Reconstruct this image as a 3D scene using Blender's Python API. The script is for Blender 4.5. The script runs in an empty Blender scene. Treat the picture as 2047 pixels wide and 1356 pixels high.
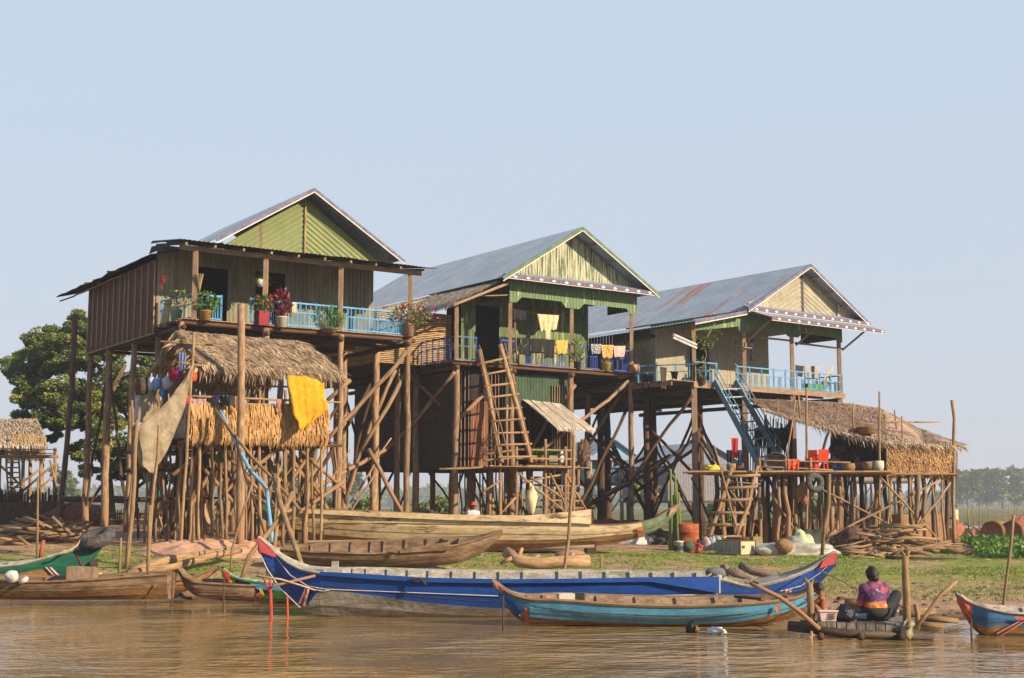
import bpy, math, random
from mathutils import Vector as V, Matrix, noise as mnoise
random.seed(7)
R = random.uniform
sc = bpy.context.scene
# ---------------- camera
HAZE = 0.0006
HC = 2.23; FPX = 2700.0; PITCH = math.radians(7.0)
cam = bpy.data.cameras.new('camera'); camo = bpy.data.objects.new('camera', cam); sc.collection.objects.link(camo)
camo.location = (0, 0, HC); camo.rotation_euler = (math.radians(90) + PITCH, 0, 0)
cam.sensor_width = 36.0; cam.lens = 36.0 * FPX / 2047.0; cam.clip_end = 5000; cam.clip_start = 0.2
sc.camera = camo
# ---------------- world and sun
SUN_AZ, SUN_EL = 60.0, 24.0        # degrees to the right of the direction back towards the camera, elevation
w = bpy.data.worlds.new('World'); sc.world = w; w.use_nodes = True
nt = w.node_tree; bg = nt.nodes['Background']
sky = nt.nodes.new('ShaderNodeTexSky'); sky.sky_type = 'NISHITA'; sky.sun_disc = False
sdir = V((math.sin(math.radians(SUN_AZ)) * math.cos(math.radians(SUN_EL)), -math.cos(math.radians(SUN_AZ)) * math.cos(math.radians(SUN_EL)), math.sin(math.radians(SUN_EL))))
sky.sun_elevation = math.radians(SUN_EL); sky.sun_rotation = math.atan2(sdir.x, sdir.y)
sky.air_density = 1.0; sky.dust_density = 2.0; sky.ozone_density = 1.4; sky.altitude = 0
stc = nt.nodes.new('ShaderNodeTexCoord'); ssp = nt.nodes.new('ShaderNodeSeparateXYZ'); nt.links.new(stc.outputs['Generated'], ssp.inputs[0])
srp = nt.nodes.new('ShaderNodeValToRGB'); nt.links.new(ssp.outputs[2], srp.inputs[0])      # pale hazy air layer over the blue
cr_ = srp.color_ramp; cr_.elements[0].position = 0.0; cr_.elements[0].color = (0.56, 0.575, 0.64, 1)
cr_.elements[1].position = 1.0; cr_.elements[1].color = (0.14, 0.22, 0.36, 1)
e_ = cr_.elements.new(.2); e_.color = (0.53, 0.595, 0.69, 1); e_ = cr_.elements.new(.42); e_.color = (0.50, 0.615, 0.74, 1)
smx = nt.nodes.new('ShaderNodeMix'); smx.data_type = 'RGBA'; smx.inputs[0].default_value = 0.88
sml = nt.nodes.new('ShaderNodeVectorMath'); sml.operation = 'SCALE'; sml.inputs[3].default_value = 8.2; nt.links.new(srp.outputs[0], sml.inputs[0])
nt.links.new(sky.outputs[0], smx.inputs[6]); nt.links.new(sml.outputs[0], smx.inputs[7])
nt.links.new(smx.outputs[2], bg.inputs[0]); bg.inputs[1].default_value = 0.073
sun = bpy.data.lights.new('sun', 'SUN'); sun.energy = 5.0; sun.angle = math.radians(0.6); sun.color = (1.0, 0.80, 0.54)
suno = bpy.data.objects.new('sun', sun); sc.collection.objects.link(suno)
suno.rotation_euler = sdir.to_track_quat('Z', 'Y').to_euler(); suno.location = (40, -30, 40)
sc.view_settings.view_transform = 'Standard'; sc.view_settings.look = 'None'; sc.view_settings.gamma = 1.0
sc.view_settings.use_curve_mapping = False; sc.view_settings.exposure = 1.0
try: sc.cycles.volume_max_steps = 64
except Exception: pass

# ---------------- measuring helpers: a point of the photo at a chosen distance -> metres
def ray(px, py):
    x = (px - 1023.5) / FPX; z = -(py - 678.0) / FPX
    c, s = math.cos(PITCH), math.sin(PITCH)
    return V((x, c - s * z, s + c * z))
def W(px, py, Y):
    r = ray(px, py); return V((0, 0, HC)) + r * (Y / r.y)
class Frame:
    def __init__(s, px, py, Y, deg):
        s.o = W(px, py, Y); t = math.radians(deg); s.deg = t
        s.u = V((math.cos(t), math.sin(t), 0)); s.v = V((-math.sin(t), math.cos(t), 0))
    def p(s, u, v, z): q = s.o + s.u * u + s.v * v; q.z = z; return q
    def hit(s, px, py, n, k):
        r = ray(px, py); c = V((0, 0, HC)); return c + r * ((s.o.dot(n) + k - c.dot(n)) / r.dot(n))
    def at(s, px, py, v=0): return s.hit(px, py, s.v, v)
    def sd(s, px, py, u=0): return s.hit(px, py, s.u, u)
    def uz(s, px, py, v=0): q = s.at(px, py, v) ; return (q - s.o).dot(s.u), q.z
def lerp(a, b, t): return a + (b - a) * t
def clamp(x, a=0., b=1.): return max(a, min(b, x))
def shoreY(x): return 30.0 - 0.33 * clamp(x, -40, 30)
def ground_z(x, y):
    t = y - shoreY(x) + 0.5 * mnoise.noise(V((x * .35, y * .1, 0)))
    if t < 0: return max(-1.2, 0.13 * t)
    if x < 0: k = clamp(-x / 9); A = lerp(.85, 1.36, k); tau = lerp(7, 5, k)
    else: k = clamp(x / 6); A = lerp(.85, .72, k); tau = lerp(7, 8, k)
    z = A * (1 - math.exp(-t / tau))
    far = clamp((y - 90) / 200); z = lerp(z, 0.9, far)
    return z + (0.05 * mnoise.noise(V((x * .8, y * .8, 3))) + 0.02 * mnoise.noise(V((x * 3, y * 3, 3)))) * clamp(t / 2) * (1 if y < 90 else .3)

# ---------------- materials
def S(r, g, b, k=1.0):
    f = lambda c: ((c / 255.) / 12.92 if c / 255. <= .04045 else ((c / 255. + .055) / 1.055) ** 2.4) * k
    return (f(r) * .68, f(g) * .70, f(b) * .80, 1)      # photographed colour under warm sun -> surface colour
MATS = {}
def mat(name, c1, c2=None, sc_=(1, 1, 1), ns=4.0, lo=.4, hi=.62, rough=.85, metal=0.0, bump=.15, uv=False, c3=None, sc3=None, lo3=.6, hi3=.68, ov=0.0, isl=0.0, alpha=1.0, transl=0.0, fine=.25, spec=.3, panel=0.0, mud=0.0):
    m = bpy.data.materials.new(name); m.use_nodes = True; n = m.node_tree; L = n.links.new
    b = n.nodes['Principled BSDF']; b.inputs['Roughness'].default_value = rough; b.inputs['Metallic'].default_value = metal
    b.inputs['Specular IOR Level'].default_value = spec
    tc = n.nodes.new('ShaderNodeTexCoord'); mp = n.nodes.new('ShaderNodeMapping'); mp.inputs['Scale'].default_value = sc_
    L(tc.outputs['UV' if uv else 'Object'], mp.inputs[0])
    oi = n.nodes.new('ShaderNodeObjectInfo')
    nz = n.nodes.new('ShaderNodeTexNoise'); nz.inputs['Scale'].default_value = ns; nz.inputs['Detail'].default_value = 5; nz.inputs['Roughness'].default_value = .62
    L(mp.outputs[0], nz.inputs['Vector'])
    def ramp(src, lo, hi):
        r = n.nodes.new('ShaderNodeMapRange'); r.inputs['From Min'].default_value = lo; r.inputs['From Max'].default_value = hi; L(src, r.inputs['Value']); return r.outputs[0]
    def mix(fac, a, c, mode='MIX'):
        x = n.nodes.new('ShaderNodeMix'); x.data_type = 'RGBA'; x.blend_type = mode
        if hasattr(fac, 'is_linked'): L(fac, x.inputs[0])
        else: x.inputs[0].default_value = fac
        for i, q in ((6, a), (7, c)):
            if hasattr(q, 'is_linked'): L(q, x.inputs[i])
            else: x.inputs[i].default_value = q
        return x.outputs[2]
    if c2 is None: c2 = tuple(v * .62 for v in c1[:3]) + (1,)
    col = mix(ramp(nz.outputs[0], lo, hi), c1, c2)
    if c3 is not None:
        mp3 = n.nodes.new('ShaderNodeMapping'); mp3.inputs['Scale'].default_value = sc3 or sc_; mp3.inputs['Location'].default_value = (5.3, 2.1, 7.7)
        L(tc.outputs['UV' if uv else 'Object'], mp3.inputs[0])
        n3 = n.nodes.new('ShaderNodeTexNoise'); n3.inputs['Scale'].default_value = ns; n3.inputs['Detail'].default_value = 6; n3.inputs['Roughness'].default_value = .7
        L(mp3.outputs[0], n3.inputs['Vector'])
        col = mix(ramp(n3.outputs[0], lo3, hi3), col, c3)
    nf = n.nodes.new('ShaderNodeTexNoise'); nf.inputs['Scale'].default_value = ns * 5; nf.inputs['Detail'].default_value = 3
    L(mp.outputs[0], nf.inputs['Vector'])
    def bright(col, src, a, c):
        r = n.nodes.new('ShaderNodeMapRange'); r.inputs['To Min'].default_value = a; r.inputs['To Max'].default_value = c; L(src, r.inputs['Value'])
        if src == nf.outputs[0]: r.inputs['From Min'].default_value = .3; r.inputs['From Max'].default_value = .7
        h = n.nodes.new('ShaderNodeHueSaturation'); L(r.outputs[0], h.inputs['Value']); L(col, h.inputs['Color']); return h.outputs[0]
    if fine: col = bright(col, nf.outputs[0], 1 - fine, 1 + fine)
    if ov: col = bright(col, oi.outputs['Random'], 1 - ov, 1 + ov)
    if isl:
        g = n.nodes.new('ShaderNodeNewGeometry'); col = bright(col, g.outputs['Random Per Island'], 1 - isl, 1 + isl)
    if panel:      # separate sheets of slightly different age
        sx = n.nodes.new('ShaderNodeVectorMath'); sx.operation = 'DOT_PRODUCT'; sx.inputs[1].default_value = (.82 / .8, .57 / .8, .06); L(tc.outputs['Object'], sx.inputs[0])
        fl = n.nodes.new('ShaderNodeMath'); fl.operation = 'FLOOR'; L(sx.outputs['Value'], fl.inputs[0])
        wn = n.nodes.new('ShaderNodeTexWhiteNoise'); wn.noise_dimensions = '1D'; L(fl.outputs[0], wn.inputs['W']); col = bright(col, wn.outputs['Value'], 1 - panel, 1 + panel)
        st_ = n.nodes.new('ShaderNodeTexNoise'); st_.inputs['Scale'].default_value = 1.0; st_.inputs['Detail'].default_value = 6; mq = n.nodes.new('ShaderNodeMapping'); mq.inputs['Scale'].default_value = (6, 6, .5); L(tc.outputs['Object'], mq.inputs[0]); L(mq.outputs[0], st_.inputs['Vector'])
        col = mix(ramp(st_.outputs[0], .60, .72), col, S(128, 92, 62))
    if mud:        # silt left by the flood on the lower part of a post
        sz = n.nodes.new('ShaderNodeSeparateXYZ'); L(tc.outputs['Object'], sz.inputs[0]); ad = n.nodes.new('ShaderNodeMath'); ad.operation = 'MULTIPLY_ADD'; ad.inputs[1].default_value = 1.4; L(nz.outputs[0], ad.inputs[0]); L(sz.outputs[2], ad.inputs[2])
        col = mix(ramp(ad.outputs[0], mud + .5, mud), col, S(158, 120, 84))
    L(col, b.inputs['Base Color'])
    if bump:
        bp = n.nodes.new('ShaderNodeBump'); bp.inputs['Strength'].default_value = bump; bp.inputs['Distance'].default_value = .02
        L(nf.outputs[0], bp.inputs['Height']); L(bp.outputs[0], b.inputs['Normal'])
    out = n.nodes['Material Output']
    sh = b.outputs[0]
    if transl:
        t = n.nodes.new('ShaderNodeBsdfTranslucent'); L(col, t.inputs[0]); a = n.nodes.new('ShaderNodeMixShader'); a.inputs[0].default_value = transl
        L(sh, a.inputs[1]); L(t.outputs[0], a.inputs[2]); sh = a.outputs[0]
    if alpha < 1:
        t = n.nodes.new('ShaderNodeBsdfTransparent'); a = n.nodes.new('ShaderNodeMixShader'); a.inputs[0].default_value = alpha
        L(t.outputs[0], a.inputs[1]); L(sh, a.inputs[2]); sh = a.outputs[0]
    if sh != b.outputs[0]: L(sh, out.inputs[0])
    MATS[name] = m; return m
WSC = (5, 1.3, 1)
M = dict(
 wood=mat('stilt_wood', S(168, 136, 100), S(110, 86, 62), WSC, 1.6, .38, .66, uv=True, ov=.22, bump=.6, c3=S(190, 160, 125), sc3=(9, .8, 1), lo3=.58, hi3=.75, mud=1.7),
 stick=mat('stick_wood', S(172, 140, 98), S(120, 90, 60), WSC, 2.0, .38, .66, uv=True, ov=.2, bump=.5),
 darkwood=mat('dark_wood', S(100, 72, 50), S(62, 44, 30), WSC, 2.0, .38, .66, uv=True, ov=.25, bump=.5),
 plank=mat('plank_wood', S(170, 142, 112), S(126, 100, 76), (7, 1, 1), 1.6, .35, .7, uv=True, ov=.12, bump=.3),
 slats=mat('bamboo_slats', S(178, 140, 92), S(120, 88, 56), (3, 1, 1), 2.0, .4, .65, uv=True, isl=.35, bump=.3),
 bamboo=mat('bamboo_pale', S(200, 168, 118), S(160, 126, 84), (3, 1, 1), 2.0, .4, .65, uv=True, isl=.2, bump=.2),
 thatch=mat('thatch_dry', S(192, 166, 130), S(136, 112, 86), (1, 1, 1), 2.2, .38, .66, isl=.38, bump=0, fine=.15, transl=.12),
 thatch_gold=mat('thatch_golden', S(212, 168, 108), S(176, 126, 72), (1, 1, 1), 2.2, .4, .68, isl=.32, bump=0, fine=.15, transl=.15),
 thatch_grey=mat('thatch_grey', S(206, 184, 150), S(160, 136, 106), (1, 1, 1), 2.2, .38, .66, isl=.35, bump=0, fine=.15),
 thatch_pale=mat('thatch_brightened', S(250, 232, 204), S(205, 182, 150), (1, 1, 1), 2.2, .38, .66, isl=.3, bump=0, fine=.15),  # thatch colour brightened to lift a roof slope lying in shade
 thatch_brown=mat('thatch_brown', S(182, 152, 126), S(142, 116, 94), (1, 1, 1), 1.2, .38, .66, isl=.28, bump=0, fine=.2),
 thatch_wall=mat('thatch_wall_amber', S(196, 154, 102), S(146, 106, 66), (1, 1, 1), 1.6, .38, .66, isl=.4, bump=0, fine=.15, transl=.1),
 tin=mat('zinc_roof', S(160, 174, 184), S(142, 156, 168), (.6, .6, .6), 1.2, .4, .7, rough=.55, metal=.15, bump=.05, fine=.08, c3=S(174, 184, 188), lo3=.55, hi3=.7),
 tin_rust=mat('zinc_roof_rusty', S(164, 178, 188), S(144, 158, 168), (1, 1, 1), 1.0, .4, .7, rough=.55, metal=.15, bump=.05, uv=True, fine=.1, c3=S(176, 118, 84), sc3=(1.6, .22, 1), lo3=.55, hi3=.66),
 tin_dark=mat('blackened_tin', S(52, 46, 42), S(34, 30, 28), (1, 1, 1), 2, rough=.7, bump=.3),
 wall_olive=mat('olive_tin_wall', S(150, 146, 116), S(118, 114, 92), (2, 2, .5), 1.5, .4, .7, rough=.7, bump=.1, fine=.12, panel=.16),
 green=mat('green_painted_tin', S(130, 138, 86), S(118, 128, 76), (1.5, 1.5, .6), 1.5, .4, .7, rough=.6, bump=.08, fine=.08, panel=.07, c3=S(196, 176, 110), lo3=.64, hi3=.7),
 green_worn=mat('worn_green_tin', S(98, 120, 80), S(86, 108, 70), (5, 5, .45), 1.3, .4, .7, rough=.65, bump=.08, fine=.1, panel=.1, c3=S(200, 192, 158), sc3=(10, 10, .7), lo3=.47, hi3=.52),
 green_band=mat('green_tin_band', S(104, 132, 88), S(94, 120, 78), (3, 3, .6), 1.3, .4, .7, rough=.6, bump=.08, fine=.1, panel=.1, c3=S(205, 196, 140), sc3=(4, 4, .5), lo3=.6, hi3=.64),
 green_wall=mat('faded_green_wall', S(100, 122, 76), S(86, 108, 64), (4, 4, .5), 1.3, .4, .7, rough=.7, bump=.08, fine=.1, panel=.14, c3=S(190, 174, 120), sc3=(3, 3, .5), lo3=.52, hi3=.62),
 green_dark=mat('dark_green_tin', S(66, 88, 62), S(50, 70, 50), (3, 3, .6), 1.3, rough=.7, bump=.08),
 beige=mat('beige_boards', S(170, 162, 136), S(150, 142, 116), (1, 1, 1), 1.3, .4, .7, rough=.8, bump=.08, fine=.1, c3=S(190, 178, 142)),
 pinkboard=mat('pale_pink_boards', S(206, 178, 158), S(178, 152, 136), (6, 6, .6), 1.3, rough=.8, bump=.1),
 woven=mat('dark_woven_wall', S(112, 84, 66), S(70, 52, 40), (1, 1, 4), 3, .35, .7, rough=.9, bump=.5, fine=.35, c3=S(40, 30, 24), sc3=(1, 1, 1), lo3=.66, hi3=.7),
 rusty=mat('rusty_tin', S(150, 98, 66), S(112, 74, 50), (4, 4, .5), 1.5, .35, .68, rough=.8, bump=.1, c3=S(150, 130, 96), sc3=(3, 3, .3), lo3=.58, hi3=.66),
 barge=mat('bargeboard_purple_grey', S(92, 88, 112), S(124, 118, 130), (2, 2, 2), 2, rough=.7),
 barge_green=mat('bargeboard_green', S(80, 104, 76), S(110, 126, 98), (2, 2, 2), 2, rough=.7),
 white=mat('white_paint', S(225, 215, 200), S(205, 195, 180), ns=5, rough=.6, bump=.05, fine=.06),
 whitewash=mat('worn_white_paint', S(206, 204, 196), S(176, 172, 160), (2, 2, 2), 3, .4, .66, rough=.7, bump=.15, c3=S(120, 104, 84), lo3=.6, hi3=.66),
 fascia=mat('fascia_blue_grey', S(80, 84, 118), S(100, 100, 120), ns=5, rough=.7, bump=0),
 diamond_red=mat('diamond_red', S(160, 88, 52), S(136, 72, 46), ns=6, rough=.7, bump=0),
 diamond_white=mat('diamond_white', S(235, 228, 205), S(215, 205, 180), ns=6, rough=.7, bump=0),
 rail_blue=mat('light_blue_paint', S(98, 168, 204), S(84, 148, 186), ns=4, rough=.55, bump=.05, fine=.1, c3=S(150, 150, 140), lo3=.66, hi3=.7),
 rail_navy=mat('deep_blue_paint', S(62, 88, 168), S(54, 78, 150), ns=4, rough=.55, bump=.05, fine=.1, c3=S(140, 130, 120), lo3=.66, hi3=.7),
 stair_blue=mat('grey_blue_paint', S(120, 160, 174), S(104, 136, 148), ns=4, rough=.6, bump=.05, fine=.1),
 black=mat('painted_room_dark', S(22, 18, 16), S(14, 12, 10), ns=3, rough=.95, bump=0),  # near black, the shade inside rooms put into the colour
 leaf=mat('leaf_green', S(136, 150, 72), S(100, 118, 54), ns=.5, isl=.4, rough=.6, bump=0, transl=.3, fine=.1),
 leaf_yellow=mat('leaf_yellow_green', S(176, 176, 86), S(146, 150, 68), ns=.5, isl=.35, rough=.6, bump=0, transl=.3, fine=.1),
 leaf_dark=mat('leaf_dark_green', S(112, 130, 70), S(84, 106, 58), ns=.5, isl=.35, rough=.6, bump=0, transl=.25, fine=.1),
 leaf_bright=mat('leaf_bright_green', S(104, 142, 56), S(78, 112, 42), ns=.5, isl=.35, rough=.5, bump=0, transl=.3, fine=.1),
 leaf_red=mat('leaf_dark_red', S(128, 34, 44), S(88, 22, 34), ns=.8, isl=.4, rough=.5, bump=0, transl=.2, fine=.1),
 petal_red=mat('petal_red', S(214, 36, 40), S(180, 24, 30), ns=3, isl=.2, rough=.6, bump=0),
 petal_pink=mat('petal_pink', S(214, 84, 130), S(180, 60, 110), ns=3, isl=.2, rough=.6, bump=0),
 bark=mat('bark', S(128, 98, 72), S(86, 66, 48), (4, 1, 1), 2, uv=True, bump=.7),
 skin=mat('skin_brown', S(150, 96, 64), S(136, 84, 55), ns=8, rough=.55, bump=.03, fine=.04),
 hair=mat('hair_black', S(26, 22, 22), S(16, 14, 14), ns=30, rough=.5, bump=.3),
 rubber=mat('tyre_rubber', S(96, 90, 84), S(64, 60, 56), ns=12, rough=.85, bump=.4),
)
def solid(name, c, k2=.8, **kw):
    if name in MATS: return MATS[name]
    kw.setdefault('ns', 4); kw.setdefault('bump', .06); kw.setdefault('fine', .1)
    return mat(name, c, tuple(v * k2 for v in c[:3]) + (1,), **kw)

# ---------------- object helpers
COL = sc.collection; ABS = {}
class MB:
    def __init__(s): s.v = []; s.f = []; s.m = []; s.uv = []
    def face(s, pts, m=0, uv=None):
        i = len(s.v); s.v.extend([tuple(p) for p in pts]); s.f.append(tuple(range(i, i + len(pts)))); s.m.append(m)
        s.uv.extend(uv if uv else [(p[0] + p[1], p[2]) for p in pts])
    def grid(s, rows, m=0, mf=None, uvs=None):
        i0 = len(s.v); nr = len(rows); nc = len(rows[0])
        for r in rows: s.v.extend([tuple(p) for p in r])
        for a in range(nr - 1):
            for b in range(nc - 1):
                q = (i0 + a * nc + b, i0 + a * nc + b + 1, i0 + (a + 1) * nc + b + 1, i0 + (a + 1) * nc + b)
                s.f.append(q); s.m.append(mf(a, b) if mf else m)
                if uvs: s.uv.extend([uvs(a, b), uvs(a, b + 1), uvs(a + 1, b + 1), uvs(a + 1, b)])
                else:
                    for k in q: p = s.v[k]; s.uv.append((p[0] + p[1], p[2]))
    def tube(s, pts, r, m=0, n=7, caps=True, wob=0.0):
        pts = [V(p) for p in pts]
        if not isinstance(r, (list, tuple)): r = [r] * len(pts)
        i0 = len(s.v); L = R(0, 20); u0 = R(0, 5); ring = []; ref = None
        for k, p in enumerate(pts):
            a = pts[max(0, k - 1)]; b = pts[min(len(pts) - 1, k + 1)]; d = (b - a)
            if d.length < 1e-6: d = V((0, 0, 1))
            d.normalize()
            if ref is None: ref = d.orthogonal().normalized()
            e = (ref - d * ref.dot(d))
            e = d.orthogonal().normalized() if e.length < 1e-4 else e.normalized()
            ref = e; g = d.cross(e)
            if k: L += (p - pts[k - 1]).length
            ring.append(L)
            for j in range(n):
                t = 2 * math.pi * j / n; rr = r[k] * (1 + R(-wob, wob))
                s.v.append(tuple(p + e * (math.cos(t) * rr) + g * (math.sin(t) * rr)))
        for k in range(len(pts) - 1):
            for j in range(n):
                j2 = (j + 1) % n; a = i0 + k * n
                s.f.append((a + j, a + j2, a + n + j2, a + n + j)); s.m.append(m)
                s.uv.extend([(u0 + j / n, ring[k]), (u0 + (j + 1) / n, ring[k]), (u0 + (j + 1) / n, ring[k + 1]), (u0 + j / n, ring[k + 1])])
        if caps:
            for base, rev in ((i0, True), (i0 + (len(pts) - 1) * n, False)):
                q = [base + j for j in range(n)]
                if rev: q.reverse()
                s.f.append(tuple(q)); s.m.append(m)
                s.uv.extend([(u0 + R(0, .1), L)] * n)
    def bar(s, a, b, w, h, m=0, up=None):
        a = V(a); b = V(b); d = (b - a).normalized(); up = V(up) if up else V((0, 0, 1))
        if abs(d.dot(up)) > .98: up = V((1, 0, 0)) if up.z else V((0, 0, 1))
        x = d.cross(up).normalized() * (w / 2); y = x.cross(d).normalized() * (h / 2)
        s.hexa([a - x - y, a + x - y, a + x + y, a - x + y], [b - x - y, b + x - y, b + x + y, b - x + y], m)
    def hexa(s, A, B, m=0):
        L = (V(B[0]) - V(A[0])).length; o = R(0, 20); u0 = R(0, 5); acc = 0
        for j in range(4):
            k = (j + 1) % 4; wd = (V(A[k]) - V(A[j])).length
            s.face([A[j], A[k], B[k], B[j]], m, [(u0 + acc, o), (u0 + acc + wd, o), (u0 + acc + wd, o + L), (u0 + acc, o + L)]); acc += wd
        s.face([A[3], A[2], A[1], A[0]], m, [(u0, o)] * 4); s.face([B[0], B[1], B[2], B[3]], m, [(u0, o)] * 4)
    def box(s, c, size, rz=0.0, m=0):
        c = V(c); x = V((math.cos(rz), math.sin(rz), 0)) * size[0] / 2; y = V((-math.sin(rz), math.cos(rz), 0)) * size[1] / 2; z = V((0, 0, size[2] / 2))
        s.hexa([c - x - y - z, c + x - y - z, c + x + y - z, c - x + y - z], [c - x - y + z, c + x - y + z, c + x + y + z, c - x + y + z], m)
    def fbox(s, F, u0, u1, v0, v1, z0, z1, m=0):
        s.hexa([F.p(u0, v0, z0), F.p(u1, v0, z0), F.p(u1, v1, z0), F.p(u0, v1, z0)], [F.p(u0, v0, z1), F.p(u1, v0, z1), F.p(u1, v1, z1), F.p(u0, v1, z1)], m)
    def lathe(s, c, prof, m=0, n=16, tilt=None, wob=0):
        c = V(c); T = tilt if tilt else Matrix.Identity(3); rows = []
        for (r, z) in prof:
            rows.append([c + T @ V((math.cos(2 * math.pi * j / n) * r * (1 + wob * math.sin(j * 2.3)), math.sin(2 * math.pi * j / n) * r, z)) for j in range(n + 1)])
        s.grid(rows, m, uvs=lambda a, b: (b / n, prof[a][1] * 2 + a * .01))
    def blob(s, c, r, amp=.15, fr=1.5, m=0, nu=16, nv=10, seed=0, flat=None):
        c = V(c); rows = []
        for a in range(nv + 1):
            ph = math.pi * a / nv - math.pi / 2; row = []
            for b in range(nu + 1):
                th = 2 * math.pi * (b % nu) / nu
                d = V((math.cos(ph) * math.cos(th), math.cos(ph) * math.sin(th), math.sin(ph)))
                k = 1 + amp * mnoise.noise(d * fr + V((seed * 3.1, seed, 0)))
                p = V((d.x * r[0] * k, d.y * r[1] * k, d.z * r[2] * k))
                if flat is not None and p.z < flat: p.z = flat
                row.append(c + p)
            rows.append(row)
        s.grid(rows, m)
    def leaf(s, c, L, wd, d, nrm=None, m=0, droop=0.0):
        c = V(c); d = V(d).normalized(); sd = d.cross(V((R(-1, 1), R(-1, 1), R(-1, 1)))) if nrm is None else d.cross(V(nrm))
        if sd.length < 1e-4: sd = d.orthogonal()
        sd = sd.normalized() * wd * .5; e = c + d * L - V((0, 0, droop * L)); k = c + d * L * .45
        s.face([c, k + sd, e, k - sd], m)
    def build(s, name, mats, parent=None, smooth=False, solidify=0):
        if not isinstance(mats, (list, tuple)): mats = [mats]
        mats = [M[x] if isinstance(x, str) else x for x in mats]
        n = len(s.v); xs = [p[0] for p in s.v]; ys = [p[1] for p in s.v]; zs = [p[2] for p in s.v]
        o = V(((min(xs) + max(xs)) / 2, (min(ys) + max(ys)) / 2, min(zs)))
        me = bpy.data.meshes.new(name)
        me.from_pydata([(p[0] - o.x, p[1] - o.y, p[2] - o.z) for p in s.v], [], s.f)
        for x in mats: me.materials.append(x)
        me.polygons.foreach_set('material_index', s.m)
        uvl = me.uv_layers.new(name='UVMap'); flat = []
        for q in s.uv: flat.extend(q)
        uvl.data.foreach_set('uv', flat)
        if smooth: me.polygons.foreach_set('use_smooth', [True] * len(s.f))
        me.update()
        ob = bpy.data.objects.new(name, me); COL.objects.link(ob); ABS[ob.name] = o
        if parent: ob.parent = parent; ob.location = o - ABS[parent.name]
        else: ob.location = o
        if solidify:
            md = ob.modifiers.new('thickness', 'SOLIDIFY'); md.thickness = solidify; md.offset = 0
        return ob
def tag(o, label=None, cat=None, group=None, kind=None):
    if label: o['label'] = label
    if cat: o['category'] = cat
    if group: o['group'] = group
    if kind: o['kind'] = kind
    return o
def thing(name, label, cat, loc, group=None):
    o = bpy.data.objects.new(name, None); COL.objects.link(o); o.location = loc; o.empty_display_size = .3; ABS[o.name] = V(loc)
    return tag(o, label, cat, group)
def solo(mb, name, mats, label, cat, group=None, **k): return tag(mb.build(name, mats, **k), label, cat, group)

def wobble(pts, amt, step=.7):
    out = []
    for a, b in zip(pts, pts[1:]):
        a = V(a); b = V(b); n = max(1, int((b - a).length / step))
        for i in range(n):
            q = a.lerp(b, i / n)
            if i or out: q = q + V((R(-amt, amt), R(-amt, amt), R(-amt, amt) * .3))
            out.append(q)
    out.append(V(pts[-1])); return out
def pole(name, pts, r, parent=None, m='wood', wob=.02, taper=.85, n=7, step=.7, knots=.06):
    mb = MB(); q = wobble(pts, wob, step); k = len(q)
    mb.tube(q, [r * lerp(1, taper, i / (k - 1)) * (1 + R(-knots, knots)) for i in range(k)], 0, n)
    return mb.build(name, m, parent, smooth=True)
def gp(x, y, d=.25): return V((x, y, ground_z(x, y) - d))
def gpx(px, Y, d=.25):
    q = W(px, 1010, Y); return gp(q.x, q.y, d)

def corr(mb, P, Q, z0, z1, m=0, lam=.16, amp=.018, z0b=None, z1b=None):
    """corrugated sheet standing on the line P-Q, vertical ribs; z0/z1 at P, z0b/z1b at Q"""
    P = V(P); Q = V(Q); z0b = z0 if z0b is None else z0b; z1b = z1 if z1b is None else z1b
    d = Q - P; L = V((d.x, d.y, 0)).length; n = max(2, int(L / lam * 4)); nr = V((-d.y, d.x, 0)).normalized()
    rows = [[], []]
    for i in range(n + 1):
        t = i / n; q = P.lerp(Q, t) + nr * (amp * math.sin(2 * math.pi * L * t / lam))
        rows[0].append(V((q.x, q.y, lerp(z0, z0b, t)))); rows[1].append(V((q.x, q.y, lerp(z1, z1b, t))))
    mb.grid(rows, m)
def roofsheet(mb, A, B, C, D, m=0, lam=.2, amp=.016, rows_n=4, sag=.0):
    """A-B ridge, D-C eave; ribs run from ridge to eave"""
    A, B, C, D = map(V, (A, B, C, D)); L = (B - A).length; n = max(2, int(L / lam * 4)); nr = (B - A).cross(D - A).normalized(); rows = []
    for k in range(rows_n + 1):
        s_ = k / rows_n; row = []
        for i in range(n + 1):
            t = i / n; q = A.lerp(B, t).lerp(D.lerp(C, t), s_)
            row.append(q + nr * (amp * math.sin(2 * math.pi * L * t / lam) + sag * mnoise.noise(V((t * 9, s_ * 2, 1)))))
        rows.append(row)
    SL = (D - A).length
    mb.grid(rows, m, uvs=lambda a, b: (b / n * L, a / rows_n * SL))
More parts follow.
